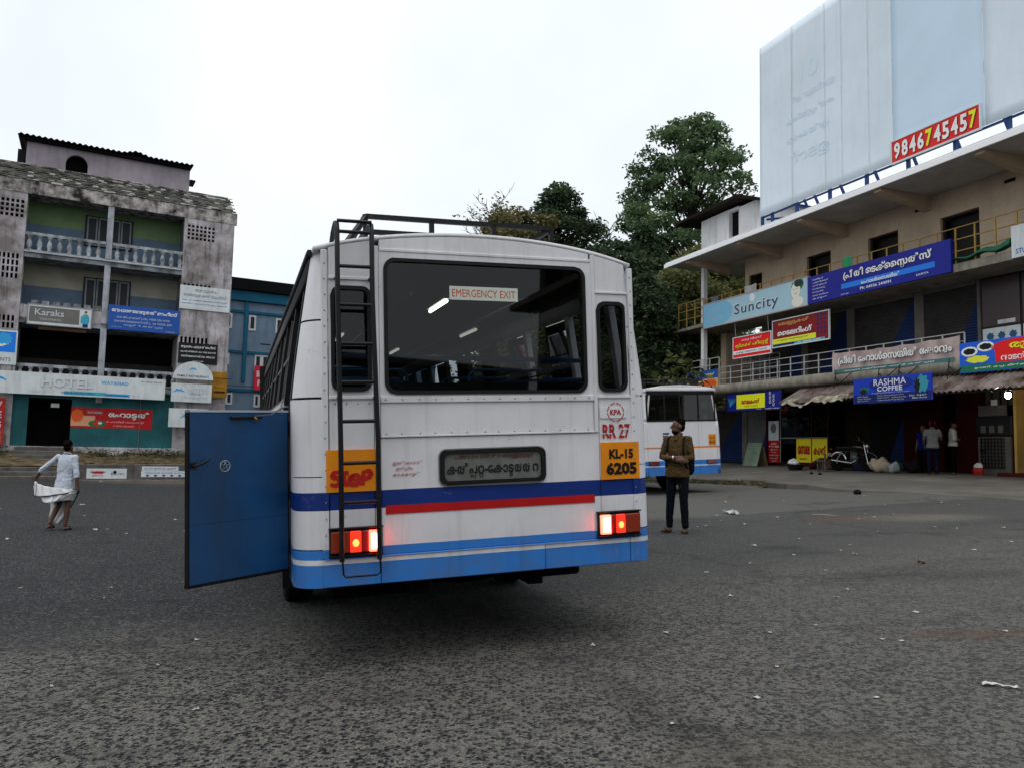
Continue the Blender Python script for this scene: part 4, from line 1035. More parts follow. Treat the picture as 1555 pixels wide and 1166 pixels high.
# rooftop room: recompute on its own plane further back
dd_ = 1.75
q = MB(); holed(q, [(-3.8, 13.8), (3.4, 13.8), (3.4, 15.44), (-3.8, 15.44)], [(-1.23, 13.9), (-1.23, 14.58)]+[(-1.70+.47*math.cos(PI*k/10), 14.58+.46*math.sin(PI*k/10)) for k in range(1, 10)]+[(-2.17, 14.58), (-2.17, 13.9)], dd_, dd_+.2); q.build('rooftop_room', pinkwall, lb)
Lb('rooftop_recess', dkroom, -2.5, -1.1, dd_+.5, dd_+.55, 13.9, 15.3)
Lb('rooftop_side', pinkwall, 3.2, 3.4, dd_+.21, 8, 13.9, 15.44); Lb('rooftop_side', mat('tin side', (.03, .03, .035), .7), -4.15, -3.805, dd_+.15, 7, 13.9, 14.9)
tin = mat('dark tin roof', (.02, .019, .022), .7, vary=.5, vscale=1.5)
cg = MB(); NC = 8*36
def corr(u_, v_):
    U_ = -4.16+(3.50+4.16)*u_; Y_ = dd_-.55+7.2*v_
    return (U_, Y_, 15.44+.30*(1-abs(2*v_-1))+.035*math.sin(U_*2*PI/.24)+(.16*max(0, 1-abs(U_-.85)/.6))*max(0, 1-v_*3)+.0)
cg.grid(corr, NC, 6); cg.build('tin_roof', tin, lb, solid=.02)
Lb('roof_beam', tin, -4.1, 3.42, dd_-.3, dd_-.0, 15.30, 15.40)
Lb('tin_flap', tin, 3.41, 3.68, dd_-.1, 2.6, 14.72, 14.80)
# ground floor
Lb('ground_wall', teal, -3.52, -2.92, .2, .4, .95, 3.56); Lb('ground_wall', teal, -1.22, 3.10, .2, .4, .95, 3.56); Lb('ground_wall', teal, -2.92, -1.22, .2, .4, 3.12, 3.56)
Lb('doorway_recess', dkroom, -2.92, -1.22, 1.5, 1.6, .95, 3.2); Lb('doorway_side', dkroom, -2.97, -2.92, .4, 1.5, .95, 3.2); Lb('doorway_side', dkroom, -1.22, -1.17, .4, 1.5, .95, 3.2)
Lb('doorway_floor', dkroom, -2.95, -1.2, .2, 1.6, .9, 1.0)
Lb('plinth', plaster, -3.6, 5.5, -.05, .4, .0, .95, .02)
Lb('conduit', mat('grey pipe', (.2, .22, .23), .6), 1.62, 1.65, .16, .195, .95, 3.3)
Lb('floor_recess', mat('recess wall', (.07, .065, .06), .9, vary=.4), -3.5, 3.1, 1.4, 1.5, 3.85, 5.0)
# terrace, steps and kerb wall in front of it
earthv = mat('dry verge soil', (.25, .20, .135), 1, vary=.55, vscale=2.2, dark=(.06, .055, .03), dirt=.3, dirtcol=(.04, .045, .02), bump=.6)
v_ = MB()
v_.grid(lambda s, t: LB.at(-9+s*16, 4.02*(1-t)-.1*t, (.27+.45*t*t*(1 if s < 2 else 0)+.05*math.sin(s*40)*t+.04*math.sin(s*91+t*7)) if .02 < t else .2), 80, 12); v_.build('verge', earthv, kind='structure')
kwm = mat('kerb wall concrete', (.25, .235, .22), .95, vary=.5, vscale=1.6, dirt=.5, dirtcol=(.05, .045, .04), bump=.5)
kw = empty('kerb_wall', LB.mx(0, 4.05, -.48), 'low grey concrete kerb wall in front of the weathered building', 'wall')
for a, c in ((-9, -3.75), (-1.35, 1.2), (1.205, 4.2), (4.205, 7.0)): bx('wall_section', kwm, kw, a, c, 0, .25, 0, .78+random.uniform(-.02, .02), .015)
bx('kerb_ledge', kwm, kw, -9, 7, -.45, -.005, -.2, .13, .02)
stp = empty('steps', LB.mx(-2.2, 0, 0), 'worn concrete steps up to the dark hotel doorway', 'steps')
for k in range(4): bx('step', kwm, stp, -1.1, .95, -.6-.34*k, -.10 if k == 0 else -.26-.34*k-.005, -.2, .93-.17*k, .02)
for k in range(3): bx('step', kwm, stp, -1.5, .85, -4.3-.3*k+.02, -3.4 if k == 0 else -4.0-.3*k-.005, -.5, .16-.17*k, .02)
bx('landing', kwm, stp, -1.6, .85, -3.39, -1.9, -.3, .20, .02)
# weeds on the verge
gW = leafmat('weed green', (.03, .035, .015), (.075, .075, .03), (.17, .14, .07)); P = []
for k in range(75):
    u_ = random.choice([random.uniform(-9, -3.9), random.uniform(-1.1, 6.5), random.uniform(1.2, 4.2)]); o_ = random.choice([random.uniform(.1, .9), random.uniform(.1, 3.6)])
    p = LB.at(u_, o_, .36+.33*(1-o_/4)); P.append(np.random.normal(size=(26, 3))*np.array((.20, .20, .10))+np.array(p))
P2 = []
for k in range(46):
    u_ = random.choice([random.uniform(-9, -3.6), random.uniform(-1.0, 3.9), random.uniform(3.4, 6.5)]); o_ = random.uniform(.15, .7)
    p = LB.at(u_, o_, .62); P2.append(np.random.normal(size=(60, 3))*np.array((.24, .2, .14))+np.array(p))
leaves_mesh('weeds', gB, np.concatenate(P2), .15, None, 'stuff', aspect=2.6)
leaves_mesh('weeds', gW, np.concatenate(P), .11, None, 'stuff', aspect=3.)
rubm = mat('rubble stone', (.26, .20, .14), .95, vary=.5, vscale=6)
for k in range(16):
    u_ = random.choice([random.uniform(-.9, 3.5), random.uniform(-4.6, -3.6)]); p = LB.at(u_, random.uniform(2.6, 3.7), .33)
    s_ = random.uniform(.06, .17); q = MB(); q.ball((0, 0, 0), (s_*1.5, s_, s_*.7), 7, 5)
    q.v = [(a*random.uniform(.8, 1.2), b_*random.uniform(.8, 1.2), c*random.uniform(.8, 1.2)) for a, b_, c in q.v]
    o = q.build('rubble_stone', rubm, None, loc=p); o.rotation_euler.z = random.uniform(0, 3); tag(o, 'small brown stone lying on the dry verge above the kerb wall', 'stone', 'stones on the verge')

# ------------------------------------------------------------------ blue building further back
BB = Facade(*(LB.at(6.0, -7.0, 0).xy), 29.8)
bl = mat('blue wall', (.28, .365, .46), .85, vary=.25, vscale=.9, streak=.3, dirtcol=(.06, .09, .13)); bl2 = mat('deep blue band', (.05, .22, .33), .8, vary=.25, vscale=1.2)
bb = empty('building', BB.M, 'blue painted building with white window frames behind the weathered one', 'building')
def Bb(name, m, u0, u1, d0, d1, z0, z1, bv=0, parent=None): return bx(name, m, parent or bb, u0, u1, d0, d1, z0, z1, bv)
Bb('wall', bl, -4, 14, 0, .3, -.5, 9.68); Bb('wall', bl, -4, 14, .31, 10, -.5, 9.6)
Bb('eave_band', bl2, -4.2, 14.2, -.22, .2, 9.69, 10.30, .02); Bb('roof_edge', mat('black roof edge', (.012, .012, .014), .8), -4.3, 14.3, -.45, 10, 10.31, 11.0, .02)
for z in (8.98, 6.56, 4.30): Bb('floor_band', bl2, -4, 14, -.10, -.002, z, z+.16, .01)
for u_ in (-1.2, 1.45, 4.4, 7.2): Bb('pilaster', bl2, u_, u_+.22, -.13, -.003, 4.9, 9.685, .01)
whf = mat('white window frame', (.72, .74, .76), .6, vary=.15)
def bwin(u0, u1, z0, z1, n=1):
    w_ = (u1-u0)/n; wf = Bb('window', whf, u0, u1, -.05, -.002, z0, z0+.05)
    for k in range(n):
        q = MB(); a = u0+k*w_; holed(q, [(a+.002, z0+.051), (a+w_-.002, z0+.051), (a+w_-.002, z1), (a+.002, z1)], [(a+.10, z0+.12), (a+w_-.10, z0+.12), (a+w_-.10, z1-.10), (a+.10, z1-.10)], -.05, -.002); q.build('window_frame', whf, wf)
        Bb('pane', shutm, a+.09, a+w_-.09, -.015, -.004, z0+.11, z1-.09, 0, wf)
for u0, z0, z1 in ((.35, 8.0, 8.9), (1.72, 7.97, 8.89), (3.30, 7.96, 8.86), (5.2, 7.96, 8.86)): bwin(u0, u0+.42, z0, z1)
bwin(.3, .72, 5.86, 6.54, 1); bwin(2.16, 3.40, 5.55, 6.54, 3); bwin(2.22, 2.90, 3.42, 4.18, 2); bwin(.25, 1.0, 3.5, 4.2, 2); bwin(4.6, 5.8, 5.6, 6.5, 3)
Bb('wall_vent', blackp, 2.45, 3.05, -.012, -.002, 7.18, 7.25)
MB().tube([(.4, -.16, 4.62), (2.2, -.16, 4.62)], .02, 6).build('service_pipe', blackp, bb)

# ------------------------------------------------------------------ sign boards: flat boards with print, each at its own place on a building
def board(name, label, F, u0, u1, z0, z1, off, m, thick=.06, frame=None, cat='sign', group=None, tilt=0, parent=None, bv=.004):
    W_, H_ = u1-u0, z1-z0
    q = MB().box(-W_/2, W_/2, 0, thick, 0, H_); o = q.build(name, m, None, bv)
    o.matrix_world = F.mx((u0+u1)/2, off, z0) @ Matrix.Rotation(tilt, 4, 'X'); tag(o, label, cat, group)
    if frame:
        f = MB()
        for a in ((-W_/2-.02, -W_/2+.02, -.02, H_+.02), (W_/2-.02, W_/2+.02, -.02, H_+.02), (-W_/2+.021, W_/2-.021, -.02, .02), (-W_/2+.021, W_/2-.021, H_-.02, H_+.02)): f.box(a[0], a[1], -.018, thick+.01, a[2], a[3])
        f.build('frame', frame, o)
    return o, W_, H_
def patch(o, m, x0, x1, z0, z1, y=-.003, name='print_panel'): return flat([(x0, z0), (x1, z0), (x1, z1), (x0, z1)], y, m, name, o)
def blob(o, m, cx, cz, rx, rz, y=-.0045, n=24, wob=0, name='printed_shape'):
    return flat([(cx+rx*math.cos(2*PI*k/n)*(1+wob*math.sin(k*2.7)), cz+rz*math.sin(2*PI*k/n)*(1+wob*math.cos(k*1.9))) for k in range(n)], y, m, name, o)
def lines(o, m, x, z, n, h, gap, wd, strs, align='L', bold=.0):
    for i in range(n): text(strs[i % len(strs)], o, m, x, z-i*gap, h, wd*(.75+.25*((i*37) % 5)/4), bold, align=align)
pm = lambda name, rgb, k=1.7, **kw: mat(name, A(*rgb, k), .55, **kw)
gw = pm('sign white', (205, 210, 212), 1.25, vary=.2, vscale=1.5, streak=.25, dirtcol=(.25, .24, .22)); sgrey = pm('sign grey', (110, 108, 104), vary=.2, vscale=2)
sblue = pm('sign blue', (40, 88, 150), 1.7, vary=.2, vscale=1.5); skyp = pm('print sky blue', (60, 150, 190), 1.5); navyp = pm('print navy', (20, 40, 90), 2); redb = pm('sign red', (170, 30, 35), 1.5, vary=.15, vscale=2)
yel = pm('print yellow', (235, 215, 40), 1.4); paleg = pm('faint print', (178, 182, 186), 1.3); tealp = pm('print teal', (70, 150, 165), 1.5); blk = pm('print black', (24, 24, 26), 1.2); grn = pm('print green', (25, 110, 80), 1.6)
pinkb = pm('sign pink red', (185, 40, 70), 1.6); ygold = pm('faded gold board', (150, 115, 35), 1.7, vary=.4, vscale=3); skinp = pm('print skin', (200, 160, 130), 1.3); alloy = mat('board frame alloy', (.4, .4, .4), .5, .5, vary=.3)
# left building
o, W_, H_ = board('sign_board', 'grey shop board in a pale frame on the middle parapet, teal man at its end', LB, -3.2, -.66, 6.40, 7.31, .03, gw, frame=alloy)
patch(o, sgrey, -W_/2+.06, W_/2-.50, .12, H_-.10); text('Karaks', o, paleg, -.42, .42, .30, 1.15, .02, -.008, drop=blk); text('TAILORING', o, paleg, -.38, .22, .09, .85, .0, -.008)
blob(o, tealp, W_/2-.25, .38, .16, .28); patch(o, navyp, W_/2-.36, W_/2-.14, .03, .18, -.005); blob(o, skinp, W_/2-.25, .70, .055, .075, -.006); blob(o, blk, W_/2-.25, .75, .055, .04, -.007); patch(o, tealp, W_/2-.44, W_/2-.40, .2, .55, -.005)
Lb('tin_strip', mat('rust tin', (.14, .09, .05), .8, vary=.5), -2.75, -.85, -.02, .02, 6.18, 6.30)
o, W_, H_ = board('sign_board', 'blue document writing office board in white script on the middle parapet', LB, .02, 3.12, 6.46, 7.62, .10, sblue, frame=None)
text('ആധാരമെഴുത്ത് ഓഫീസ്', o, whitet, .0, .80, .24, 2.85, .03)
for i, s_ in enumerate(('കെ.ജി.പ്രകാശ് L.No. WDR 206 WYD', 'അസി.ലൈസൻസി L. 16 WDA 209', 'നമ്പർ 4 കൽപ്പറ്റ')): text(s_, o, paleg, -.05, .56-i*.19, .12, (2.3, 2.5, 1.7)[i], .012)
text('കൽപ്പറ്റ', o, paleg, -1.2, .10, .06, .45); text('94475', o, paleg, 1.15, .05, .06, .4)
o, W_, H_ = board('sign_board', 'white board with raised script on the right pier above the black board', LB, 3.06, 5.40, 7.78, 8.95, .06, gw)
text('ആധാരം', o, paleg, 0, .88, .15, 1.0, .02, -.012, drop=sgrey); text('രജിസ്ട്രേഷൻ ഓഫീസ്', o, paleg, 0, .60, .21, 2.0, .02, -.012, drop=sgrey)
for i in range(2): text(('കെ.പി. രാജൻ ലൈസൻസ് നമ്പർ', 'മെയിൻ റോഡ് കൽപ്പറ്റ വയനാട്')[i], o, sblue, 0, .40-.17*i, .10, 2.1, .015)
o, W_, H_ = board('sign_board', 'black office board with white script on the right pier', LB, 3.14, 4.95, 5.12, 6.12, .05, mat('black board', (.012, .012, .014), .5))
for i, (s_, h_, wd_) in enumerate((('ആധാരം എഴുത്ത് ഓഫീസ്', .17, 1.6), ('എം.സി.ശ്രീജിത്ത് L.No. WDR 233 WYD', .11, 1.65), ('അസി.ലൈസൻസി L.No. WDA 210', .11, 1.55), ('കൽപ്പറ്റ', .06, .5))): text(s_, o, whitet, 0, .72-i*.21, h_, wd_, .015)
o = MB().prism([(.92*math.cos(PI*k/18), .86*math.sin(PI*k/18)) for k in range(19)], 0, .07).build('sign_board', gw, None, .004); o.matrix_world = LB.mx(3.82, .55, 4.30); tag(o, 'white half round family restaurant board with a palm on its face', 'sign')
text('FAMILY RESTAURANT', o, navyp, 0, .10, .10, 1.45, .012)
def palm(o, x, z, s, m, y=-.006):
    for i, a0 in enumerate((20, 65, 120, 165)):
        ribbon([(x+s*t*math.cos(R_(a0)), z+s*(t*math.sin(R_(a0))*.55-.45*t*t*abs(math.cos(R_(a0)))+.12)) for t in (0, .3, .6, .85, 1)], [s*.05, s*.11, s*.10, s*.06, s*.015], y-.0004*i, m, 'palm_leaf', o)
    ribbon([(x, z+.1*s), (x-.06*s, z-.5*s), (x-.18*s, z-1.15*s)], [.03*s, .025*s, .02*s], y-.002, paleg, 'palm_stem', o)
palm(o, -.02, .48, .20, skyp)
o, W_, H_ = board('sign_board', 'white hotel board with blue palm below the half round board', LB, 2.88, 4.71, 3.20, 4.09, .50, gw)
text('HOTEL', o, paleg, .28, .42, .24, .95, .02, -.01); text('WAYANAD', o, sblue, .15, .36, .05, .55, .02); palm(o, -.58, .50, .30, skyp); text('Kalpetta', o, paleg, .2, .14, .16, 1.1, .0, -.01)
o, W_, H_ = board('sign_board', 'white board low behind the bus door with pale teal mark', LB, 2.83, 4.6, 1.98, 2.88, .45, gw); palm(o, -.1, .5, .3, tealp)
o, W_, H_ = board('sign_board', 'faded gold board beside the half round restaurant board', LB, 4.72, 5.44, 3.50, 4.76, .30, ygold); patch(o, blk, -.2, .25, .22, .32); text('OPEN', o, ygold, .02, .24, .05, .3, y=-.006); text('Rooms', o, blk, 0, .45, .08, .4)
for z in (4.42, 3.75): Lb('sign_rail', blackp, 2.7, 5.6, -.45, -.42, z, z+.03)
o, W_, H_ = board('sign_board', 'long white hotel sign with blue palm across the ground floor front', LB, -4.6, 2.61, 3.235, 4.21, .45, gw, .15)
relief = pm('relief letters', (196, 196, 198), 1.3)
hx = text('HOTEL', o, relief, -.48, .36, .44, 2.0, .02, -.03, drop=paleg); text('WAYANAD', o, skyp, 1.45, .60, .15, 1.15, .03)
text('KALPETTA', o, paleg, -1.55, .10, .07, .65, .01); patch(o, tealp, -.55, 1.1, .06, .22); text('VEG & NON VEG', o, sblue, -.05, .09, .10, 1.3, .015, -.006); patch(o, skyp, 1.11, 2.1, .05, .19); text('Family Restaurant', o, navyp, 1.55, .07, .09, .95, .015, -.006)
text('Ph: 04936 202655', o, sgrey, 3.0, .78, .07, .9, .005); text('കൽപ്പറ്റ', o, sgrey, 2.35, .09, .06, .35); palm(o, -3.25, .62, .5, skyp, -.01)
o, W_, H_ = board('poster', 'red hotel poster with a plate of food on the teal wall', LB, -1.23, 2.18, 1.84, 2.77, -.19, redb, .01, cat='poster', bv=0)
patch(o, skinp, -1.70, -.72, .08, .55); blob(o, pm('print orange', (190, 95, 45)), -1.45, .55, .25, .30, wob=.1); blob(o, grn, -.62, .20, .36, .17, wob=.12); blob(o, pm('print tomato', (175, 45, 25)), -.62, .22, .2, .1, -.006, wob=.2); blob(o, whitet, -.5, .23, .09, .05, -.007, wob=.2); patch(o, pm('print dull red', (150, 60, 60)), -1.1, -.38, .60, .84); text('WAYANAD', o, paleg, -.74, .67, .09, .6, .02, -.006)
text('ഹോട്ടൽ', o, whitet, .70, .42, .38, 1.75, .035, drop=blk, dz=.02); text('& ഫാമിലി റസ്റ്റോറന്റ്', o, pm('print pink', (225, 150, 150)), .55, .23, .13, 1.6, .015); text('താമസം ഭക്ഷണം', o, pm('print pink', (225, 150, 150)), .50, .08, .07, .9, .01)
o, W_, H_ = board('sign_board', 'tall red board with pale letters standing at the left edge', LB, -4.4, -3.75, .95, 3.02, .35, pm('sign faded red', (150, 40, 35), vary=.3, vscale=2))
for i, c in enumerate('VEG'): text(c, o, paleg, .08, 1.62-i*.42, .30, .26, .03)
patch(o, pm('sign brown red', (140, 60, 50)), -.32, .32, .05, .72)
for i in range(3): text(('മീൽസ്', 'ബിരിയാണി', 'ചായ')[i], o, paleg, 0, .52-.2*i, .1, .45)
o, W_, H_ = board('sign_board', 'blue and white picture board on the left pier above the hotel sign', LB, -5.4, -3.50, 4.50, 6.02, .05, gw); patch(o, pm('print bright blue', (35, 115, 185)), -W_/2+.05, W_/2-.06, .55, H_-.06); blob(o, whitet, .1, 1.0, .6, .2, wob=.2); blob(o, skyp, .45, 1.15, .3, .25, -.006, wob=.15); text('PAINTS', o, sgrey, .4, .15, .16, .7, .01)
o, W_, H_ = board('notice', 'small white notice above the dark doorway', LB, -2.05, -1.72, 2.72, 2.90, -.3, gw, .01, cat='notice', bv=0)
p = MB().box(0, 1.5, -.012, 0, 0, .42).build('poster', gw, None); p.matrix_world = LB.mx(-.55, 4.055, -.31); tag(p, 'white handbill with red and black print pasted on the low kerb wall', 'poster')
blob(p, redb, .42, .25, .25, .05, -.016, wob=.3); text('സമ്മേളനം', p, redb, .42, .22, .10, .55, .01, -.017); text('മെയ് 12', p, redb, .42, .10, .08, .4, .01, -.016); blob(p, blk, 1.05, .27, .07, .07, -.016, wob=.3); text('ഉത്സവം', p, blk, 1.15, .14, .10, .5, .01, -.016)
p = MB().box(0, 2.1, -.012, 0, 0, .26).build('poster', gw, None); p.matrix_world = LB.mx(1.5, 4.055, -.24); tag(p, 'long white handbill with blue print along the low kerb wall', 'poster')
text('വയനാട് ഫെസ്റ്റ് കൽപ്പറ്റ', p, sblue, 1.0, .12, .10, 1.7, .012, -.016)
for k in range(6): blob(p, navyp, .25+k*.32, .06, .06, .04, -.016, wob=.3)
p = MB().box(0, 1.45, -.012, 0, 0, .18).build('poster', gw, None); p.matrix_world = LB.mx(1.52, 4.055, .03); tag(p, 'upper white handbill with blue writing pasted above the long one', 'poster'); text('പൊതുയോഗം ഇന്ന്', p, sblue, .72, .04, .10, 1.25, .012, -.016)
o, W_, H_ = board('sign_board', 'pink beer and wine board on the blue building', BB, 2.15, 4.35, 4.42, 5.88, .25, pinkb)
text('BEER & WINE', o, pm('print pale pink', (225, 190, 200), 1.4), -.02, .78, .38, 1.9, .03); text('PARLOUR', o, pm('print pale pink', (225, 190, 200), 1.4), -.10, .24, .38, 1.6, .03)
lm = empty('wall_lamp', BB.mx(2.62, .45, 3.55), 'round white lamp on a bracket below the pink board', 'lamp')
MB().tube([(0, .45, .35), (0, .05, .48), (-.10, 0, .45), (-.15, 0, .3)], .03, 6).build('bracket', whf, lm); MB().lathe([(.10, 0), (.12, .1), (.10, .28), (.05, .33)], (.0, 0, -.1), 10).build('shade', whf, lm)
# ------------------------------------------------------------------ right building: two shop floors, an upper floor, a deep roof slab
beige = mat('beige wash', (.70, .58, .455), .9, vary=.25, vscale=.8, dirt=.2, dirtcol=(.24, .18, .13), streak=.15)
whitew = mat('white wash', (.78, .785, .79), .85, vary=.22, vscale=1, streak=.3, dirtcol=(.25, .22, .19))
soffitm = mat('soffit white', (.66, .645, .62), .9, vary=.3, vscale=.7, dirt=.25, dirtcol=(.2, .18, .15))
slabedge = mat('old concrete edge', (.42, .39, .34), .9, vary=.4, vscale=1.4, streak=.5, dirtcol=(.08, .07, .055), dirt=.4)
pillarm = mat('grey pillar', (.24, .225, .20), .9, vary=.35, vscale=1.6, dirt=.35, dirtcol=(.08, .07, .06))
shutg = mat('shutter grey', (.10, .092, .088), .7, .2, vary=.35, vscale=1.5)
shutb = mat('shutter blue', (.012, .05, .17), .6, .1, vary=.35, vscale=1.5)
yelrail = mat('yellow rail', (.50, .35, .12), .6, vary=.3, vscale=4); whrail = mat('white rail', (.56, .57, .57), .6, vary=.25, vscale=4, dirt=.3, dirtcol=(.2, .12, .06))
rb = empty('building', RB.M, 'long shop building with deep white roof slab, yellow and white railings', 'building')
def Rb(name, m, u0, u1, o0, o1, z0, z1, bv=0, parent=None): return bx(name, m, parent or rb, u0, u1, -o1, -o0, z0, z1, bv)
# roof slab with tapering beams
UE = 12.
Rb('roof_slab', whitew, -12.9, UE, -9, 2.3, 10.02, 10.20, .02); Rb('roof_lip', mat('fresh white', (.95, .95, .95), .8), -12.92, UE, 2.31, 2.36, 9.94, 10.12, .01)
Rb('soffit', soffitm, -12.8, UE, -.0, 2.29, 9.985, 10.018)
for u_ in (-11.2, -7.6, -4.0, -.4, 3.2, 6.8): MB().add([(u_-.14, 0, 9.50), (u_+.14, 0, 9.50), (u_+.14, 0, 9.983), (u_-.14, 0, 9.983), (u_-.14, -2.2, 9.86), (u_+.14, -2.2, 9.86), (u_+.14, -2.2, 9.983), (u_-.14, -2.2, 9.983)], [(0, 1, 5, 4), (1, 2, 6, 5), (3, 0, 4, 7), (4, 5, 6, 7), (0, 3, 2, 1)]).build('roof_beam', beige, rb)
# upper floor wall in pieces round its openings
ops = [(-9.7, -8.8, 9.18), (-6.08, -4.78, 9.22), (-2.95, -1.62, 9.2), (.07, 1.45, 9.14), (3.4, 4.7, 9.15)]
prev = -9.95
for (a, c, zt) in ops+[(UE, UE, 9.2)]:
    Rb('upper_wall', beige, prev, a, -.2, 0, 7.12, 9.98)
    if a < UE:
        Rb('upper_wall', beige, a, c, -.2, 0, zt, 9.98); dk = Rb('doorway', dkroom, a-.02, c+.02, -.6, -.5, 7.12, zt+.05); Rb('door_leaf', mat('dark door', (.03, .022, .018), .6), a+.03, c-.03, -.45, -.40, 7.14, zt-.03, 0, dk)
        Rb('door_frame', mat('door frame brown', (.09, .07, .055), .7), a, a+.06, -.19, -.1, 7.12, zt, 0, dk)
    prev = c
Rb('upper_wall', beige, -11.35, -9.96, -3.0, -2.8, 7.12, 9.98); Rb('stair_recess', dkroom, -11.2, -9.95, -2.7, -2.6, 7.12, 9.9); Rb('stair_side', beige, -10.0, -9.955, -2.6, -.201, 7.12, 9.98)
for u_ in (-7.9, -4.4, -.9, 2.3): Rb('wall_vent', dkroom, u_, u_+.35, .001, .012, 9.60, 9.70)
Rb('end_column', whitew, -11.36, -11.16, 1.15, 1.35, .9, 9.9)
# slabs
Rb('upper_slab', slabedge, -10.97, UE, -.3, 1.42, 6.86, 7.12, .01)
MB().add([(-10.98, -1.5, 6.98), (-10.98, .3, 6.98), (-13.2, .3, 7.02), (-14.2, -1.5, 6.98), (-10.98, -1.5, 7.14), (-10.98, .3, 7.14), (-13.2, .3, 7.14), (-14.2, -1.5, 7.06)], [(0, 1, 2, 3), (7, 6, 5, 4), (0, 3, 7, 4), (3, 2, 6, 7), (1, 5, 6, 2), (0, 4, 5, 1)]).build('slab_tip', slabedge, rb)
Rb('lower_slab', slabedge, -12.3, UE, -.3, 1.5, 3.90, 4.22, .03)
ed = MB(); ed.grid(lambda s, t: (-12.3+s*(UE+12.3), -1.52-.10*math.sin(PI*t)-.02*math.sin(s*60), 3.84+.42*t), 120, 4); ed.build('slab_nosing', slabedge, rb, solid=.03)
# shutters with ribs; a painted blue corner on some
def shutter(u0, u1, z0, z1, blue=None, off=.0, m=None):
    n = int((z1-z0)/.085); dz = (z1-z0)/n; parts_ = MB()
    for j in range(n):
        a = z0+j*dz
        ds = [(u0, u1, 0)]
        if blue:
            t = (a+dz/2-z0)/(z1-z0); ub = u0+(u1-u0)*(blue[0]+(blue[1]-blue[0])*t); ub = min(max(ub, u0), u1); ds = [(u0, ub, 0), (ub, u1, 1)]
        for (x0, x1, k) in ds:
            if x1-x0 < .01: continue
            parts_.cur = k; parts_.add([(x0, -off, a), (x1, -off, a), (x1, -off-.018, a+dz*.5), (x0, -off-.018, a+dz*.5), (x1, -off, a+dz), (x0, -off, a+dz)], [(0, 1, 2, 3), (3, 2, 4, 5)])
    s_ = parts_.build('roller_shutter', [m or shutg, shutb], rb)
    Rb('shutter_box', pillarm, u0, u1, off+.0, off+.05, z1+.002, z1+.2, 0, s_); Rb('shutter_bar', blackp, u0, u1, off+.005, off+.03, z0-.02, z0+.05, 0, s_)
    return s_
for u0, u1, bl_ in ((-8.4, -6.4, (.45, .95)), (-6.0, -4.0, (.2, .9)), (-3.65, -1.0, (.42, 1.0)), (-.57, 1.30, (.5, 1.12))): shutter(u0, u1, 4.24, 6.72, bl_, .0)
for u_ in (-8.75, -6.37, -3.97, -.97, 1.33): Rb('pillar', pillarm, u_, u_+.36 if u_ != 1.33 else u_+.10, -.2, .05, 4.22, 6.85)
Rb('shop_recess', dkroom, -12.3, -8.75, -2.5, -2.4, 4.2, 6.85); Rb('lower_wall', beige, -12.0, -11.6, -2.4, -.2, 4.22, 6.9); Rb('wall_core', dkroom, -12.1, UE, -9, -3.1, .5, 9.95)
glz = mat('pinkish grey glazing', (.13, .095, .10), .25, vary=.3, vscale=1)
for a, c in ((1.46, 2.66), (2.74, 4.2), (4.3, 5.7)):
    gl_ = Rb('shop_window', blackp, a-.05, c+.05, -.06, -.02, 4.22, 6.86); Rb('pane', glz, a, c, -.02, .0, 5.34, 6.80, 0, gl_); Rb('torn_paper', whitew, a+.5, c-.15, .0, .004, 5.38, 5.50, 0, gl_)
    pn = Rb('picture_panel', gw, a, c, -.02, .0, 4.86, 5.28, 0, gl_)
    for k in range(3): blob(pn, pm('print slate blue', (45, 90, 115)), a+.25+k*.36, 5.03, .12, .11, -.003, wob=.25); 
Rb('wall_base', shutb, 1.43, 7, -.04, .02, 4.22, 4.84)
# railings
def railing(u0, u1, zb, zt, nb, sp, m, off, r=.018, pr=.02):
    for j in range(nb):
        z = zt-(zt-zb)*j/nb
        MB().tube([(u0, -off, z), (u1, -off, z)], r, 6).build('rail_bar', m, rb)
    n = max(1, round((u1-u0)/sp)); base = None
    for k in range(n+1):
        u_ = u0+(u1-u0)*k/n
        if base is None: base = MB().box(-pr, pr, -pr, pr, zb-.05, zt).build('rail_post', m, rb, loc=(u_, -off, 0))
        else: c = base.copy(); COL.objects.link(c); c.parent = rb; c.location = (u_, -off, 0)
railing(-13.1, -11.1, 7.14, 8.30, 3, .62, yelrail, 1.40); railing(-11.05, 10, 7.14, 8.22, 3, .64, yelrail, 1.36)
MB().bar((-13.1, -1.4, 8.28), (-13.1, .2, 8.28), .018).build('rail_bar', yelrail, rb)
railing(-9.8, 2.0, 4.24, 5.02, 3, .72, whrail, 1.45, .017, .017); railing(-11.95, -9.85, 4.24, 5.48, 4, .70, whrail, 1.45, .018, .02); railing(-9.4, -7.0, 4.24, 5.45, 6, .6, whrail, .6, .016, .018)
# rooftop stair room
Rb('roof_room', whitew, -13.3, -11.12, -3.2, .0, 10.21, 12.60); Rb('roof_room', whitew, -10.40, -8.9, -3.2, .0, 10.21, 12.50); Rb('roof_room', whitew, -11.119, -10.401, -3.2, .0, 12.45, 12.58); Rb('doorway', dkroom, -11.118, -10.402, -.3, -.2, 10.21, 12.44)  # dark sheet close behind the opening stands in for its shade
MB().prism([(-14.75, 12.72), (-9.85, 12.72), (-8.5, 12.25), (-8.5, 12.36), (-9.8, 12.88), (-14.75, 12.86)], 3.6, -.55).build('tile_roof', mat('dark tile edge', (.05, .035, .032), .9, vary=.5), rb)
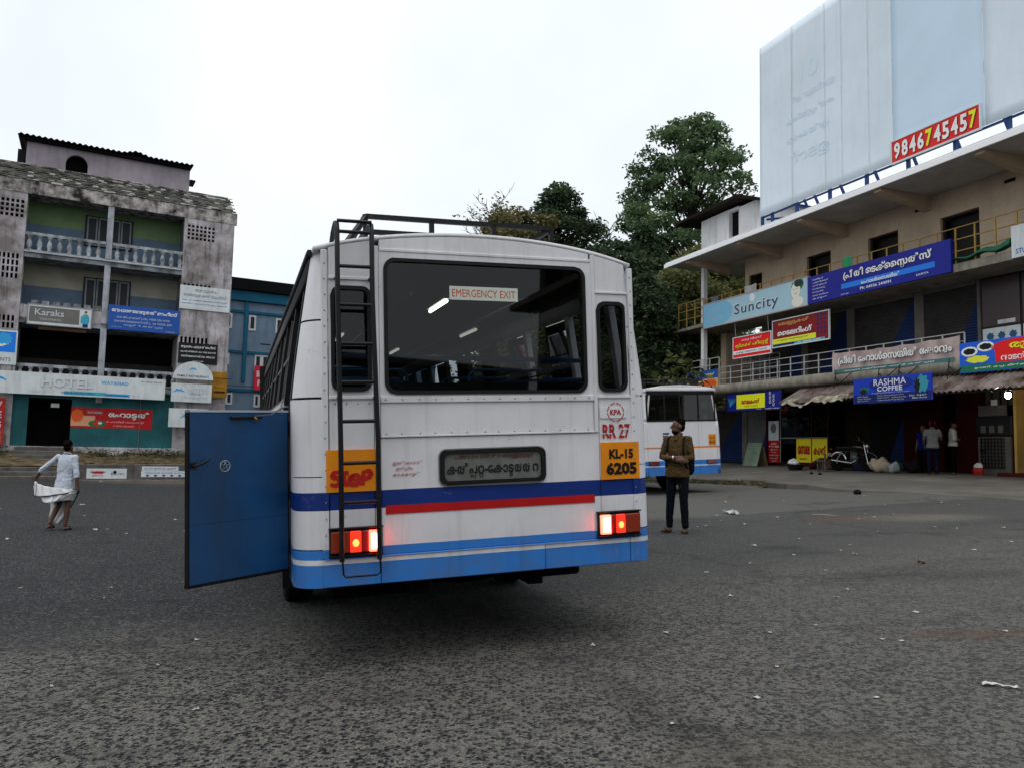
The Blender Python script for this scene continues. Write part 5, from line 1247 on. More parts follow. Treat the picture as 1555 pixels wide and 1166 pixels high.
# ground floor; near-black walls and recesses stand in for the awning's shade
GZ = .80
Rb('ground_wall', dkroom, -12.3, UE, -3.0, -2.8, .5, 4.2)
shutter(-12.2, -10.1, .92, 3.3, (0, .98), 0); Rb('pillar', pillarm, -10.1, -9.78, -.3, .06, .7, 3.9); shutter(-9.77, -8.55, .95, 3.3, (.55, 1.3), 0, mat('shutter pale', (.23, .23, .23), .65, .2, vary=.3, vscale=2)); Rb('pillar', mat('maroon post', (.08, .012, .014), .7), -8.54, -8.44, -.3, .04, .7, 3.9)
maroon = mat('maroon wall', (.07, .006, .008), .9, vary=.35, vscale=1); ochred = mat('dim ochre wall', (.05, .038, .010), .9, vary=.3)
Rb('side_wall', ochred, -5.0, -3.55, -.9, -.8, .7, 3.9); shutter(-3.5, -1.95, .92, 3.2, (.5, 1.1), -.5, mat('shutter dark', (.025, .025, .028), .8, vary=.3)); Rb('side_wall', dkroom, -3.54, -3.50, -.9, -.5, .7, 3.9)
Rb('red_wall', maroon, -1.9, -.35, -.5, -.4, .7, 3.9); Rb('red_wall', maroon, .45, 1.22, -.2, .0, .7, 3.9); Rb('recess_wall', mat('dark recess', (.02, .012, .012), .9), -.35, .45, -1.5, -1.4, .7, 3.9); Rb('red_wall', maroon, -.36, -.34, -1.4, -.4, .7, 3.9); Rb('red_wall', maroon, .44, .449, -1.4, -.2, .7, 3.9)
# kiosk with a mesh front
kk = bpy.data.objects.new('kiosk', None); COL.objects.link(kk); kk.parent = rb
greyp = mat('kiosk grey', (.20, .19, .175), .8, vary=.3, vscale=2)
Rb('kiosk_panel', greyp, 1.24, 2.26, -.08, -.02, .86, 2.02, 0, kk)
mg = MB()
for k in range(8): mg.box(1.33+k*.105, 1.352+k*.105, -.03, -.01, 1.06, 1.98)
for k in range(9): mg.box(1.30, 2.08, -.045, -.031, 1.09+k*.105, 1.115+k*.105)
mg.build('wire_mesh', blackp, kk)
Rb('mesh_frame', greyp, 2.10, 2.28, -.02, .04, .86, 2.0, 0, kk); Rb('mesh_frame', greyp, 1.24, 1.30, -.02, .04, .86, 2.0, 0, kk); Rb('counter', blackp, 1.18, 2.34, -.3, .06, 2.03, 2.62, .02, kk)
Rb('latch', blackp, 1.31, 1.48, .046, .07, 1.58, 1.64, 0, kk)
for k in range(3): Rb('tin', greyp, 1.36+.28*k, 1.52+.28*k, .061, .075, 2.12, 2.34, 0, kk)
Rb('kiosk_panel', greyp, 1.22, 2.10, -.1, -.02, 2.63, 2.95, 0, kk); Rb('kiosk_window', mat('dull glass', (.12, .11, .09), .4), 1.2, 2.3, -.3, -.25, 2.96, 3.55, 0, kk)
for u_ in (1.3, 1.55, 1.82, 2.05): Rb('window_bar', blackp, u_, u_+.035, -.2, -.17, 2.96, 3.5, 0, kk)
Rb('note_paper', gw, 1.66, 1.86, -.01, .0, 2.95, 3.12, 0, kk)
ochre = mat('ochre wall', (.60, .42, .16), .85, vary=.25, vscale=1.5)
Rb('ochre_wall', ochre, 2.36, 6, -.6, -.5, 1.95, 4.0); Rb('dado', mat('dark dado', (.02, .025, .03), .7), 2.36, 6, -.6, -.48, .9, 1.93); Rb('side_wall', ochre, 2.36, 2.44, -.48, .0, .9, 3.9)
Rb('door_step', mat('red oxide step', (.12, .03, .025), .7, vary=.3), 2.40, 6.5, .0, .8, .7, .96, .01)
for k in range(2): Rb('shelf_item', mat('dull things', (.1, .09, .08), .8), 2.75+k*.5, 2.95+k*.5, -.47, -.35, 2.0, 2.5+.15*k)
# corrugated awning in sheets
awm = mat('rusty awning sheet', (.37, .34, .32), .75, .1, vary=.45, vscale=1.5, dark=(.10, .05, .04), streak=.3, dirtcol=(.10, .05, .04), dirt=.3)
awn = empty('awning', RB.mx(0, 0, 0), 'long rusty corrugated awning sheltering the ground floor shops', 'awning')
sheets = [(-4.73, -3.73, .04), (-3.71, -2.70, .09), (-2.68, -1.70, .05), (-1.68, -.70, .0), (-.68, .33, 0), (.35, 1.36, .01), (1.38, 2.42, 0), (2.44, 3.48, .015), (3.50, 4.54, 0), (4.56, 5.6, 0), (5.62, 6.66, 0)]
for (a, c, rag) in sheets:
    q = MB(); n = 40; sk = random.uniform(-.02, .02)
    q.grid(lambda s, t: (a+(c-a)*s, -(1.45+1.15*t*(1-rag*.9*abs(math.sin(s*9+a)))), 3.80-.60*t+.028*math.cos(s*(c-a)*2*PI/.17)+sk*t-(rag*.5*math.sin(s*7)*t*t)), n, 5); q.build('awning_sheet', awm, awn, solid=.006)
Rb_ = lambda name, m, u0, u1, o0, o1, z0, z1: bx(name, m, awn, u0, u1, -o1, -o0, z0, z1)
MB().tube([(-4.7, -2.5, 3.15), (6.6, -2.5, 3.17)], .03, 6).build('awning_beam', blackp, awn)
for u_ in (-4.65, -3.4, -1.2, 1.2, 3.6, 6.0): MB().tube([(u_, -1.4, 3.70), (u_, -2.55, 3.14)], .025, 6).build('rafter', blackp, awn)
tarp = mat('old tarpaulin', (.56, .52, .40), .9, vary=.5, vscale=4, dark=(.2, .18, .16))
q = MB(); q.grid(lambda s, t: (-4.5+2.9*s, -(2.35+.32*t+.06*math.sin(s*17)), 3.34-.20*t+.10*math.sin(s*11+1)*math.sin(s*4)-.07*abs(math.sin(s*23))*t), 50, 5); o = q.build('tarpaulin', tarp, None, solid=.01); o.matrix_world = RB.M.copy(); tag(o, 'torn pale tarpaulin heaped along the ragged awning edge', 'tarpaulin')
# wiring brackets on the slab edge
for u_ in (-2.9, -1.0, -.2, 1.6):
    MB().tube([(u_, -1.62, 4.05), (u_+.35, -1.8, 3.80), (u_+.75, -1.66, 4.15)], .016, 5).build('sign_bracket', blackp, rb); MB().tube([(u_, -1.6, 4.3), (u_, -1.75, 3.4)], .014, 5).build('sign_bracket', blackp, rb)

# ------------------------------------------------------------------ hoarding on the roof
hd_ = empty('billboard', RB.mx(0, 1.6, 10.2), 'huge pale blue blank hoarding standing on blue legs on the roof slab', 'billboard')
vinyl = mat('pale vinyl', (.80, .88, .94), .55, vary=.12, vscale=.35, streak=.10, dirtcol=(.38, .42, .46))
vin2 = mat('pale vinyl blue', (.70, .83, .94), .55, vary=.10, vscale=.35)
seams = [-6.92, -5.05, -3.30, -2.52, -1.30, -.30, 2.95, 6.0, 9.0]
for i in range(len(seams)-1):
    a, c = seams[i]+.006, seams[i+1]-.006; q = MB()
    q.grid(lambda s, t: (a+(c-a)*s, -.004*math.sin(PI*s)*(1 if i % 2 else .6)-.003*math.sin(t*7+i*2)*math.sin(PI*s), .68+7.12*t), 10, 20); q.build('vinyl_panel', vinyl if i not in (5,) else vin2, hd_, solid=.01)
bfr = mat('blue steel', (.03, .10, .28), .6, vary=.2)
for u_ in (-6.9, -6.3, -4.9, -3.2, -1.5, .2, 1.9, 3.6, 5.3, 7.2, 8.9):
    bx('leg', bfr, hd_, u_-.05, u_+.05, .05, .15, 0, 7.8); MB().bar((u_, .1, 5.5), (u_, 3.2, 0), .04).build('brace', bfr, hd_)
for z in (.62, 2.4, 4.2, 6.0, 7.75): bx('cross_rail', bfr, hd_, -6.92, 9, .04, .10, z, z+.06)
MB().bar((-6.9, .3, .62), (-5.2, 1.9, .62), .035).build('cross_rail', bfr, hd_); MB().bar((-5.2, 1.9, .62), (-5.0, .2, .62), .035).build('cross_rail', bfr, hd_)
ghost = mat('ghost print', (.70, .81, .90), .55)
for (s_, x, z, h_, wd_) in (('01', -4.1, 5.3, .75, .95), ('ഇനിമുതൽ', -3.9, 4.55, .34, 2.2), ('കൽപ്പറ്റയിലും', -4.1, 3.8, .36, 2.5), ('പുതിയ ഷോറൂം', -4.2, 3.05, .36, 2.3), ('ഉടൻ', -4.1, 2.1, .6, 2.0)):
    t_ = text(s_, hd_, ghost, x, z, h_, wd_, .01, y=-.016)
    if t_: t_.scale.x = -1; t_.location.x = 2*x
o, W_, H_ = board('sign_board', 'red phone number board with yellow sevens on the big hoarding', RB, -.27, 2.87, 10.82, 11.56, 1.70, pm('bright red board', (205, 50, 45), 1.25, vary=.1), .04, frame=gw)
x = -W_/2+.08; dw = (W_-.16)/10
for i, c in enumerate('9846745457'): text(c, o, yel if c == '7' else whitet, x+dw*(i+.5), .11, .53, dw*.80, .035, -.012, drop=mat('shadow red', (.12, .008, .01), .6), dz=.025)

# ------------------------------------------------------------------ right building boards
o, W_, H_ = board('sign_board', 'pale blue beauty shop board with a round sun and a smiling woman', RB, -10.95, -4.37, 6.87, 7.95, 1.5, pm('ice blue', (170, 195, 205), 1.25, vary=.12, vscale=.8), .12, frame=mat('board edge', (.5, .4, .35), .6))
blob(o, pm('print powder blue', (128, 175, 198), 1.3), -2.05, .55, .85, .50); patch(o, pm('print powder blue', (128, 175, 198), 1.3), -W_/2+.02, -2.05, .04, 1.04)
for i in range(7): text(('ബ്രൈഡൽ മേക്കപ്പ്', 'ഫേഷ്യൽ', 'ഹെയർ കട്ട്', 'ത്രെഡിംഗ്')[i % 4], o, paleg, -W_/2+.3, .88-i*.115, .06, .75+.2*(i % 3), align='L', y=-.007)
text('Suncity', o, pm('print slate', (70, 95, 110), 1.4), .30, .16, .56, 2.75, .012, space=1.12, y=-.008, drop=whitet, dz=-.03); blob(o, pm('print pale sun', (205, 212, 212), 1.3), .10, .84, .17, .17)
blob(o, grn, 2.75, .85, .33, .20, -.005, wob=.12); blob(o, pm('print face', (215, 205, 195), 1.3), 2.66, .66, .25, .32, -.0065); blob(o, pm('print face', (215, 205, 195), 1.3), 2.75, .22, .32, .20, -.006); blob(o, pm('print dark hair', (40, 60, 55), 1.5), 2.82, .92, .25, .14, -.008, wob=.1)
for sx__ in (-.09, .07): blob(o, navyp, 2.66+sx__, .72, .03, .014, -.008)
blob(o, redb, 2.66, .54, .05, .015, -.008)
deepb = pm('royal blue board', (24, 34, 125), 1.8, vary=.15)
o, W_, H_ = board('sign_board', 'long royal blue textile board in white script on the upper railing', RB, -4.35, 1.66, 6.88, 7.9, 1.52, deepb, .12)
for i in range(7): text(('സാരികൾ', 'ചുരിദാർ', 'ഷർട്ടിംഗ്', 'റെഡിമെയ്ഡ്സ്', 'ബെഡ്ഷീറ്റ്', 'സ്കൂൾ യൂണിഫോം', 'കർട്ടൻ')[i], o, whitet, -W_/2+.25, .84-i*.12, .065, .55+.25*((i*3) % 4)/3, .008, align='L')
text('(പീതി ടെക്\u200cസ്റ്റൈൽസ്', o, whitet, .55, .50, .38, 3.6, .035, -.01, drop=blk, dz=.02); patch(o, pm('print bright blue', (35, 115, 185)), -1.35, 2.45, .27, .45); text('ഹോൾസെയിൽ', o, whitet, .35, .28, .14, 1.6, .03, -.007); text('Ph: 04936 244091', o, whitet, .15, .10, .10, 1.3, .012); text('കൽപ്പറ്റ', o, whitet, -1.2, .05, .06, .35, .01); text('KALPETTA', o, whitet, 2.0, .12, .06, .45, .01)
o, W_, H_ = board('sign_board', 'blank white board end on the upper railing at the right edge', RB, 3.54, 5.6, 6.87, 7.77, 1.5, gw, .1); text('STUDIO', o, sblue, -.6, .1, .14, .6, .01)
o, W_, H_ = board('sign_board', 'small red board with yellow script hanging over the white railing', RB, -9.08, -6.66, 5.34, 6.22, 1.3, pm('scarlet board', (200, 30, 35), 1.5), .03, frame=gw)
text('ക്യൂ വിഷൻ', o, whitet, 0, .66, .12, 1.3, .015); text('സ്റ്റിക്കർ പ്രിന്റേഴ്സ്', o, yel, 0, .38, .22, 2.1, .03, drop=blk); patch(o, whitet, -W_/2+.02, W_/2-.02, .14, .30); text('ഫ്ലെക്സ് വിനൈൽ ബാനർ', o, navyp, 0, .17, .09, 2.0, .015, -.006)
for u_ in (-8.9, -6.8): MB().tube([(u_, -1.3, 6.2), (u_, -1.35, 6.86)], .012, 5).build('hanger', whrail, rb)
o, W_, H_ = board('sign_board', 'maroon tailoring board with gold and white script and yellow strip', RB, -6.56, -3.52, 5.52, 6.58, 1.3, pm('maroon board', (120, 14, 24), 1.7), .03, frame=gw)
text('ലേയ്സുകൾ', o, pm('print gold', (185, 150, 90), 1.5), -.35, .78, .20, 1.7, .02); text('ടൈലറിംഗ്', o, whitet, -.3, .42, .24, 1.9, .035); patch(o, pm('print lime', (205, 210, 60)), -W_/2+.02, .85, .12, .32); text('തയ്യൽ മെറ്റീരിയൽസ്', o, grn, -.4, .20, .08, 1.7, .012, -.006); patch(o, navyp, -W_/2+.02, -.3, .02, .11); patch(o, tealp, -.29, 1.3, .02, .11); text('Ph: 98470 12345', o, whitet, .5, .03, .06, 1.2, .01, -.006)
for i in range(5):
    for j in range(3): blob(o, navyp, .95+j*.17, .30+i*.16, .06, .05, wob=.3)
o, W_, H_ = board('sign_board', 'small blue and orange banner on the far end of the white railing', RB, -12.26, -9.84, 4.18, 4.97, 1.52, pm('print cream', (205, 170, 120), 1.3), .02, bv=0)
patch(o, sblue, -W_/2, W_/2, .42, .79); text('കുടുംബശ്രീ ഹോട്ടൽ', o, yel, 0, .50, .18, 1.9, .03, -.006); blob(o, pm('print orange', (190, 95, 45)), .6, .2, .5, .18, wob=.1); text('ഊണ് തയ്യാർ', o, redb, -.5, .12, .16, 1.0, .02, -.006)
# cloth banner with folds
bn = MB(); bn.grid(lambda s, t: (-3.1+5.0*s, -(1.56+.025*math.sin(s*40+t*3)+.02*math.sin(s*17)), 4.20+.74*t-.05*math.sin(PI*s)*(t)-.03*abs(math.sin(s*PI*5))*t), 90, 8)
o = bn.build('banner', mat('faded banner cloth', (.60, .54, .51), .9, vary=.35, vscale=1.8, dark=(.45, .34, .33), streak=.4, dirtcol=(.2, .16, .15)), None); o.matrix_world = RB.M.copy(); tag(o, 'faded beige cloth banner with pale script tied along the white railing', 'banner')
bt_ = text('(പീതി ഹോൾസെയിൽ ഷോറൂം', o, whitet, -.55, 4.43, .34, 4.5, .03, y=-1.612, drop=sgrey, dz=.02)
flat([(-3.0, 4.20), (1.75, 4.17), (1.78, 4.30), (-2.98, 4.33)], -1.611, pm('banner teal', (75, 110, 110), 1.6), 'print_panel', o); text('സാരി ചുരിദാർ ഷർട്ട് കൽപ്പറ്റ', o, whitet, -.7, 4.21, .07, 3.6, .012, y=-1.616)
o, W_, H_ = board('sign_board', 'bright blue food board with red arch and yellow script at the right edge', RB, 2.06, 6.2, 3.78, 4.65, 1.75, pm('food board blue', (30, 95, 175), 1.6), .05)
flat([(-.95, .22), (2.0, .22), (2.0, .84)]+[(-.2+.9*math.cos(t), .62+.22*math.sin(t)) for t in np.linspace(.9, PI, 8)]+[(-.98, .60)], -.004, pm('scarlet board', (200, 30, 35), 1.5), 'printed_shape', o)
text('രുചിത', o, yel, .2, .52, .27, 1.5, .035, -.008, drop=blk); text('നാടൻ ഭക്ഷണശാല', o, whitet, .35, .26, .18, 2.3, .025, -.008); patch(o, grn, -W_/2+.02, W_/2-.02, .02, .20); text('ഊണ്, കപ്പ, മീൻകറി, ബിരിയാണി, ചായ', o, whitet, 0, .07, .08, 3.2, .01, -.006)
for cx, cz in ((-1.75, .60), (-1.25, .70)): blob(o, whitet, cx, cz, .26, .14, -.004); blob(o, blk, cx, cz, .19, .09, -.006, wob=.1)
blob(o, pm('print lime', (205, 210, 60)), -1.5, .36, .35, .10, wob=.15)
o, W_, H_ = board('sign_board', 'dark blue jewellery board with yellow panel beside the awning', RB, -8.52, -5.17, 3.03, 3.77, 2.05, pm('ink blue board', (22, 34, 115), 1.7), .10, frame=blackp)
patch(o, yel, -1.02, .72, .10, .66); text('സെലക്ഷൻ', o, redb, -.15, .28, .20, 1.1, .03, -.006, drop=blk); text('FANCY & GIFTS', o, blk, -.1, .16, .05, .8, .008, -.006)
for x in (1.02, 1.22):
    for z in (.62, .46, .30): ribbon([(x+.045*math.cos(2*PI*k/10), z-.1*(x > 1.1)+.055*math.sin(2*PI*k/10)) for k in range(11)], .009, -.006, whitet, 'earring_print', o)
for k in range(5): ribbon([(-1.45, .2), (-1.5+.09*k, .42+.05*(k % 2)), (-1.58+.12*k, .55)], [.006, .018, .006], -.005-.0004*k, tealp, 'flower_print', o)
text('കൽപ്പറ്റ', o, whitet, .35, .03, .05, .3, .008); text('മെയിൻ റോഡ്', o, whitet, 1.15, .03, .05, .8, .008)
o, W_, H_ = board('sign_board', 'blue coffee shop board hanging in front of the corrugated awning', RB, -1.10, 1.84, 3.01, 3.79, 2.62, pm('coffee blue', (22, 62, 150), 1.7), .05)
patch(o, pm('coffee dark blue', (14, 36, 95), 1.7), -W_/2+.02, W_/2-.02, .02, .26); blob(o, pm('coffee mid blue', (20, 45, 120), 1.7), 0, .56, .85, .20)
text('RASHMA', o, whitet, -.02, .52, .20, 1.22, .0, -.008); text('COFFEE', o, whitet, -.02, .34, .15, 0.95, .014, -.008); text('കാപ്പിപ്പൊടി മൊത്തവ്യാപാരം', o, paleg, 0, .265, .055, 1.45, .008, -.008)
for i in range(3):
    for j, x in enumerate((-1.3, -.5, .05)): text(('Coffee Powder', 'Tea Dust', 'Spices')[(i+j) % 3], o, paleg, x, .19-i*.07, .04, .45+.1*((i+j) % 2), align='L', y=-.007)
text('Ph: 9447', o, paleg, 1.0, .13, .05, .6, .01, -.007); text('Main Road', o, paleg, 1.05, .06, .05, .5, .01, -.007); blob(o, grn, -1.0, .42, .20, .07, wob=.2); blob(o, blk, -1.05, .36, .14, .08, -.006, wob=.25); blob(o, pm('print seagreen', (60, 130, 140)), 1.15, .48, .22, .25, -.006, wob=.2); blob(o, blk, .98, .44, .10, .2, -.007, wob=.3)
# shop front things
def board2(*a, **k): return board(*a, **k)[0]
o, W_, H_ = board('poster', 'white picture poster above the red notice beside the glass case', RB, -8.40, -7.78, 1.91, 2.72, .02, gw, .02, cat='poster', bv=0); blob(o, sgrey, 0, .5, .18, .2, wob=.2)
o, W_, H_ = board('notice_board', 'red notice with seven white lines beside the glass case', RB, -8.40, -7.74, .98, 1.90, .02, redb, .02, cat='notice', bv=0)
for i in range(7): text(('മാല', 'വള', 'കമ്മൽ മോതിരം', 'ബാഗ് പേഴ്സ്', 'കളിപ്പാട്ടം', 'വാച്ച്', 'ഫാൻസി')[i], o, whitet, 0, .76-i*.118, .065, .3+.16*((i*2) % 3), .012)
cs = empty('glass_case', RB.mx(-7.72, .0, .80), 'dark glass display case with white frames and yellow panels', 'display case')
case_red = mat('case red base', (.10, .012, .012), .7)
def Cs(name, m, x0, x1, z0, z1, y0=0, y1=.03): return bx(name, m, cs, x0, x1, y0, y1, z0, z1)
Cs('case_base', case_red, -.05, 2.72, 0, .22, -.04, .5); Cs('case_back', dkroom, -.02, 2.68, .22, 2.6, .5, .55)
for x in (.0, .92, 1.80, 2.66): Cs('mullion', mat('white mullion', (.38, .38, .36), .5) if x < .5 else case_red, x, x+.035, .22, 2.55)
for z in (1.19, 2.5): Cs('rail', mat('white mullion', (.38, .38, .36), .5) if z < 2 else case_red, .0, 2.69, z, z+.03, -.004, .034)
Cs('pane', tintglass, .04, .91, .24, 1.18, .012, .018); Cs('pane', tintglass, .04, .91, 1.23, 2.49, .012, .018); Cs('pane', tintglass, .97, 1.79, 1.23, 2.49, .012, .018); Cs('pane', tintglass, 1.85, 2.65, 1.23, 2.49, .012, .018)
for x0, x1, s_ in ((.97, 1.79, 'സെല'), (1.85, 2.65, 'ക്ഷൻ')):
    yp = Cs('yellow_panel', pm('dull yellow panel', (180, 165, 45), 1.9), x0, x1, .24, 1.17, .0, .02); text(s_, yp, redb, (x0+x1)/2, .56, .36, .66, .05, -.006, drop=blk); text('FANCY', yp, blk, (x0+x1)/2, .34, .08, .4, .01, -.006)
gd = mat('trinkets', (.35, .30, .22), .4, .3, vary=.8, vscale=30); gd2 = mat('necklace pearl', (.6, .6, .58), .4)
for k in range(46):
    q = MB().ball((0, 0, 0), (random.uniform(.02, .05), .02, random.uniform(.02, .06)), 6, 4)
    q.build('trinket', gd if k % 3 else gd2, cs, loc=(random.uniform(1.0, 2.62), random.uniform(.15, .3), random.choice((1.30, 1.62, 1.95, 2.2))+random.uniform(0, .08)))
for z in (1.25, 1.57, 1.90, 2.15): Cs('shelf', greyp, .97, 2.64, z-.012, z, .1, .45)
MB().tube([(.48+.14*math.sin(t), .2, 1.98-.2*math.cos(t)*.8) for t in np.linspace(-1.9, 1.9, 14)], .012, 5).build('necklace', gd2, cs)
for x in (.38, .62): Cs('price_card', gw, x, x+.19, 1.25, 1.55, .1, .11)
MB().ball((.45, .25, .30), (.28, .15, .12), 12, 7).build('green_cloth', pm('bright green cloth', (30, 120, 85), 2), cs)
# ------------------------------------------------------------------ people
def evalmesh(o):
    dg = bpy.context.evaluated_depsgraph_get(); return bpy.data.meshes.new_from_object(o.evaluated_get(dg))
from mathutils import noise as mnoise
def fused(mb, name, m, parent, vox, smooth=4, fold=0, seed=0, paintf=None):
    "one continuous skin grown over overlapping shapes"
    me = bpy.data.meshes.new(name); me.from_pydata(mb.v, [], mb.f); o = bpy.data.objects.new(name, me); COL.objects.link(o)
    r = o.modifiers.new('r', 'REMESH'); r.mode = 'VOXEL'; r.voxel_size = vox
    s = o.modifiers.new('s', 'SMOOTH'); s.factor = .5; s.iterations = smooth
    bpy.context.view_layer.update(); me2 = evalmesh(o); bpy.data.objects.remove(o); bpy.data.meshes.remove(me)
    if fold:
        nn = [v.normal.copy() for v in me2.vertices]
        for v, n_ in zip(me2.vertices, nn):
            p_ = v.co; w_ = mnoise.noise(Vector((p_.x*9+seed, p_.y*9, p_.z*5))); d_ = 1-abs(mnoise.noise(Vector((p_.x*7+3.3*w_, p_.y*7, p_.z*13+seed+2*p_.x*4))))*2
            v.co = p_+n_*(fold*(d_*.8+w_*.6))
    me2.name = name; me2.materials.clear()
    for k in (m if isinstance(m, (list, tuple)) else [m]): me2.materials.append(k)
    n = len(me2.polygons); me2.polygons.foreach_set('use_smooth', [True]*n); me2.polygons.foreach_set('material_index', [0]*n)
    if paintf:
        for p in me2.polygons: p.material_index = paintf(p.center)
    return link(name, me2, parent)
def torso(mb, rings, n=16):
    vs = []
    for (cx, cy, z, rx, ry) in rings:
        for k in range(n):
            t = 2*PI*k/n; vs.append((cx+rx*math.copysign(abs(math.cos(t))**.85, math.cos(t)), cy+ry*math.copysign(abs(math.sin(t))**.85, math.sin(t)), z))
    m = len(rings)
    mb.add(vs, [(i*n+k, i*n+(k+1) % n, (i+1)*n+(k+1) % n, (i+1)*n+k) for i in range(m-1) for k in range(n)])
    mb.add(vs[:n], [list(range(n-1, -1, -1))]); mb.add(vs[-n:], [list(range(n))])
def hand(mb, w_, d, palm_n, curl=.5, s=1.):
    w_ = Vector(w_); d = Vector(d).normalized(); nrm = Vector(palm_n); nrm = (nrm-d*nrm.dot(d)).normalized(); side = d.cross(nrm)
    rot = Matrix((side, nrm, d)).transposed()
    mb.ball(w_+d*.045*s, (.040*s, .017*s, .055*s), 8, 6, rot)
    for k, (off, L_) in enumerate(((-.028, .070), (-.010, .080), (.009, .076), (.027, .060))):
        p = w_+d*.085*s+side*off*s; q = p+(d*math.cos(curl*.6)+nrm*math.sin(curl*.6))*L_*.55*s; r = q+(d*math.cos(curl*1.7)+nrm*math.sin(curl*1.7))*L_*.5*s
        mb.tube([p-d*.02, p, q, r], [.0095*s, .0095*s, .0085*s, .007*s], 6)
    p = w_+d*.03*s-side*.03*s; q = p+(d*.6-side*.7+nrm*.3).normalized()*.04*s; mb.tube([p, q, q+(d*.9-side*.1+nrm*.5).normalized()*.032*s], [.012*s, .011*s, .008*s], 6)
skin = mat('brown skin', (.20, .115, .075), .55, vary=.15, vscale=20); skin2 = mat('deep brown skin', (.185, .108, .074), .55, vary=.15, vscale=20)
hairm = mat('black hair', (.022, .016, .013), .8, spec=.03, vary=.3, vscale=60)
def cloth(name, c, **k): return mat(name, c, .9, spec=.05, vary=k.pop('vary', .22), vscale=k.pop('vscale', 6), bump=.6, bscale=14, **k)
sandal = mat('sandal leather', (.03, .018, .014), .6)
def person(label, mw_, H, J, sk, shirt, pants, group=None, headturn=0., nod=0., sleeve=.75, tuck=True, hem=.86, beard=False, vox=.0095, shoes=None, legs=True, hat=None, grip=None, bare=False):
    root = empty('person', mw_, label, 'person', group); k = H/1.7
    j = dict(sl=(.165, 0, 1.395), el=(.215, .03, 1.12), wl=(.22, -.05, .88), sr=(-.165, 0, 1.395), er=(-.215, .03, 1.12), wr=(-.22, -.05, .88),
             hl=(.085, 0, .90), kl=(.10, -.015, .50), al=(.10, .02, .085), hr=(-.085, 0, .90), kr=(-.10, -.015, .50), ar=(-.10, .02, .085), hdl=(0, -.15, -1), hdr=(0, -.15, -1), nl=(-1, 0, 0), nr=(1, 0, 0), tl=(.10, -1), tr=(-.10, -1), lean=0.)
    j.update(J); V = lambda n: Vector(j[n])*k
    b = MB(); ln = j['lean']
    def T(rings, g=0.): return [(cx+0, (cy-ln*(z-.9))*k, z*k, (rx+g)*k, (ry+g)*k) for cx, cy, z, rx, ry in rings]
    base = [(0, .0, .82, .135, .105), (0, .0, .90, .158, .115), (0, 0, .98, .152, .108), (0, -.005, 1.08, .138, .10), (0, -.005, 1.20, .152, .108), (0, 0, 1.32, .160, .102), (0, .005, 1.385, .145, .085), (0, .01, 1.43, .085, .066), (0, .008, 1.47, .058, .058)]
    torso(b, T(base))
    hc = Vector((0, (-.012-ln*.68)*k, 1.585*k)); hs_ = 1.07; hr_ = Matrix.Rotation(headturn, 3, 'Z') @ Matrix.Rotation(nod, 3, 'X')
    b.tube([(0, (.006-ln*.5)*k, 1.40*k), (0, (-.0-ln*.62)*k, 1.52*k)], [.058*k, .052*k], 10)
    hp_ = lambda x, y, z: hc+hr_ @ Vector((x*k, y*k, z*k))*hs_
    b.ball(hp_(0, .008, .02), (.073*k, .092*k, .098*k), 14, 10, hr_); b.ball(hp_(0, -.022, -.045), (.056*k, .062*k, .066*k), 12, 8, hr_)
    b.tube([hp_(0, -.085, .022), hp_(0, -.108, -.018), hp_(0, -.088, -.024)], [.009*k, .015*k, .012*k], 6); b.ball(hp_(0, -.078, -.056), (.024*k, .014*k, .012*k), 8, 5, hr_)
    for s in (-1, 1): b.ball(hp_(.074*s, .012, -.005), (.010*k, .020*k, .032*k), 8, 6, hr_)
    for s in ('l', 'r'):
        b.tube([V('s'+s)*1.0+Vector((0, 0, -.01)), V('s'+s).lerp(V('e'+s), .5), V('e'+s), V('e'+s).lerp(V('w'+s), .35), V('w'+s)], [.052*k, .045*k, .038*k, .038*k, .026*k], 10); b.ball(V('s'+s), .055*k, 10, 7)
        hand(b, V('w'+s), j['hd'+s], j['n'+s], .9 if grip else .5, k)
        b.tube([V('h'+s)+Vector((0, 0, .04)), V('h'+s).lerp(V('k'+s), .45), V('k'+s), V('k'+s).lerp(V('a'+s), .35), V('a'+s)], [.088*k, .074*k, .055*k, .054*k, .036*k], 10)
        tx, ty = j['t'+s]; f = Vector((tx-j['a'+s][0], -1, 0)).normalized() if False else Vector((tx*.3, ty, 0)).normalized(); a_ = V('a'+s)
        rotf = Matrix((Vector((f.y, -f.x, 0)), f, Vector((0, 0, 1)))).transposed()
        b.ball(a_+f*.055*k+Vector((0, 0, -.05*k)), (.042*k, .115*k, .030*k), 10, 6, rotf); b.ball(a_+Vector((0, 0, -.045*k)), (.036*k, .046*k, .036*k), 8, 6)
        if shoes:
            q = MB(); q.ball(a_+f*.055*k+Vector((0, 0, -.072*k)), (.049*k, .130*k, .012*k), 12, 5, rotf); q.tube([a_+f*.10*k+Vector((-.045*k*f.y, .045*k*f.x, -.055*k)), a_+f*.10*k+Vector((0, 0, -.018*k)), a_+f*.10*k-Vector((-.045*k*f.y, .045*k*f.x, .055*k))], .014*k, 6)
            q.build('sandal', shoes, root)
    fused(b, 'body', sk, root, vox, 3)
    e = MB()
    for s in (-1, 1): e.ball(hp_(.030*s, -.077, .026), (.013*k, .006*k, .006*k), 8, 5, hr_)
    e.build('eyes', mat('eye dark', (.02, .015, .012), .3), root)
    # hair
    h = MB(); h.ball(hp_(0, .032, .060), (.078*k, .094*k, .076*k), 14, 9, hr_); h.ball(hp_(0, .055, .0), (.074*k, .058*k, .075*k), 12, 8, hr_)
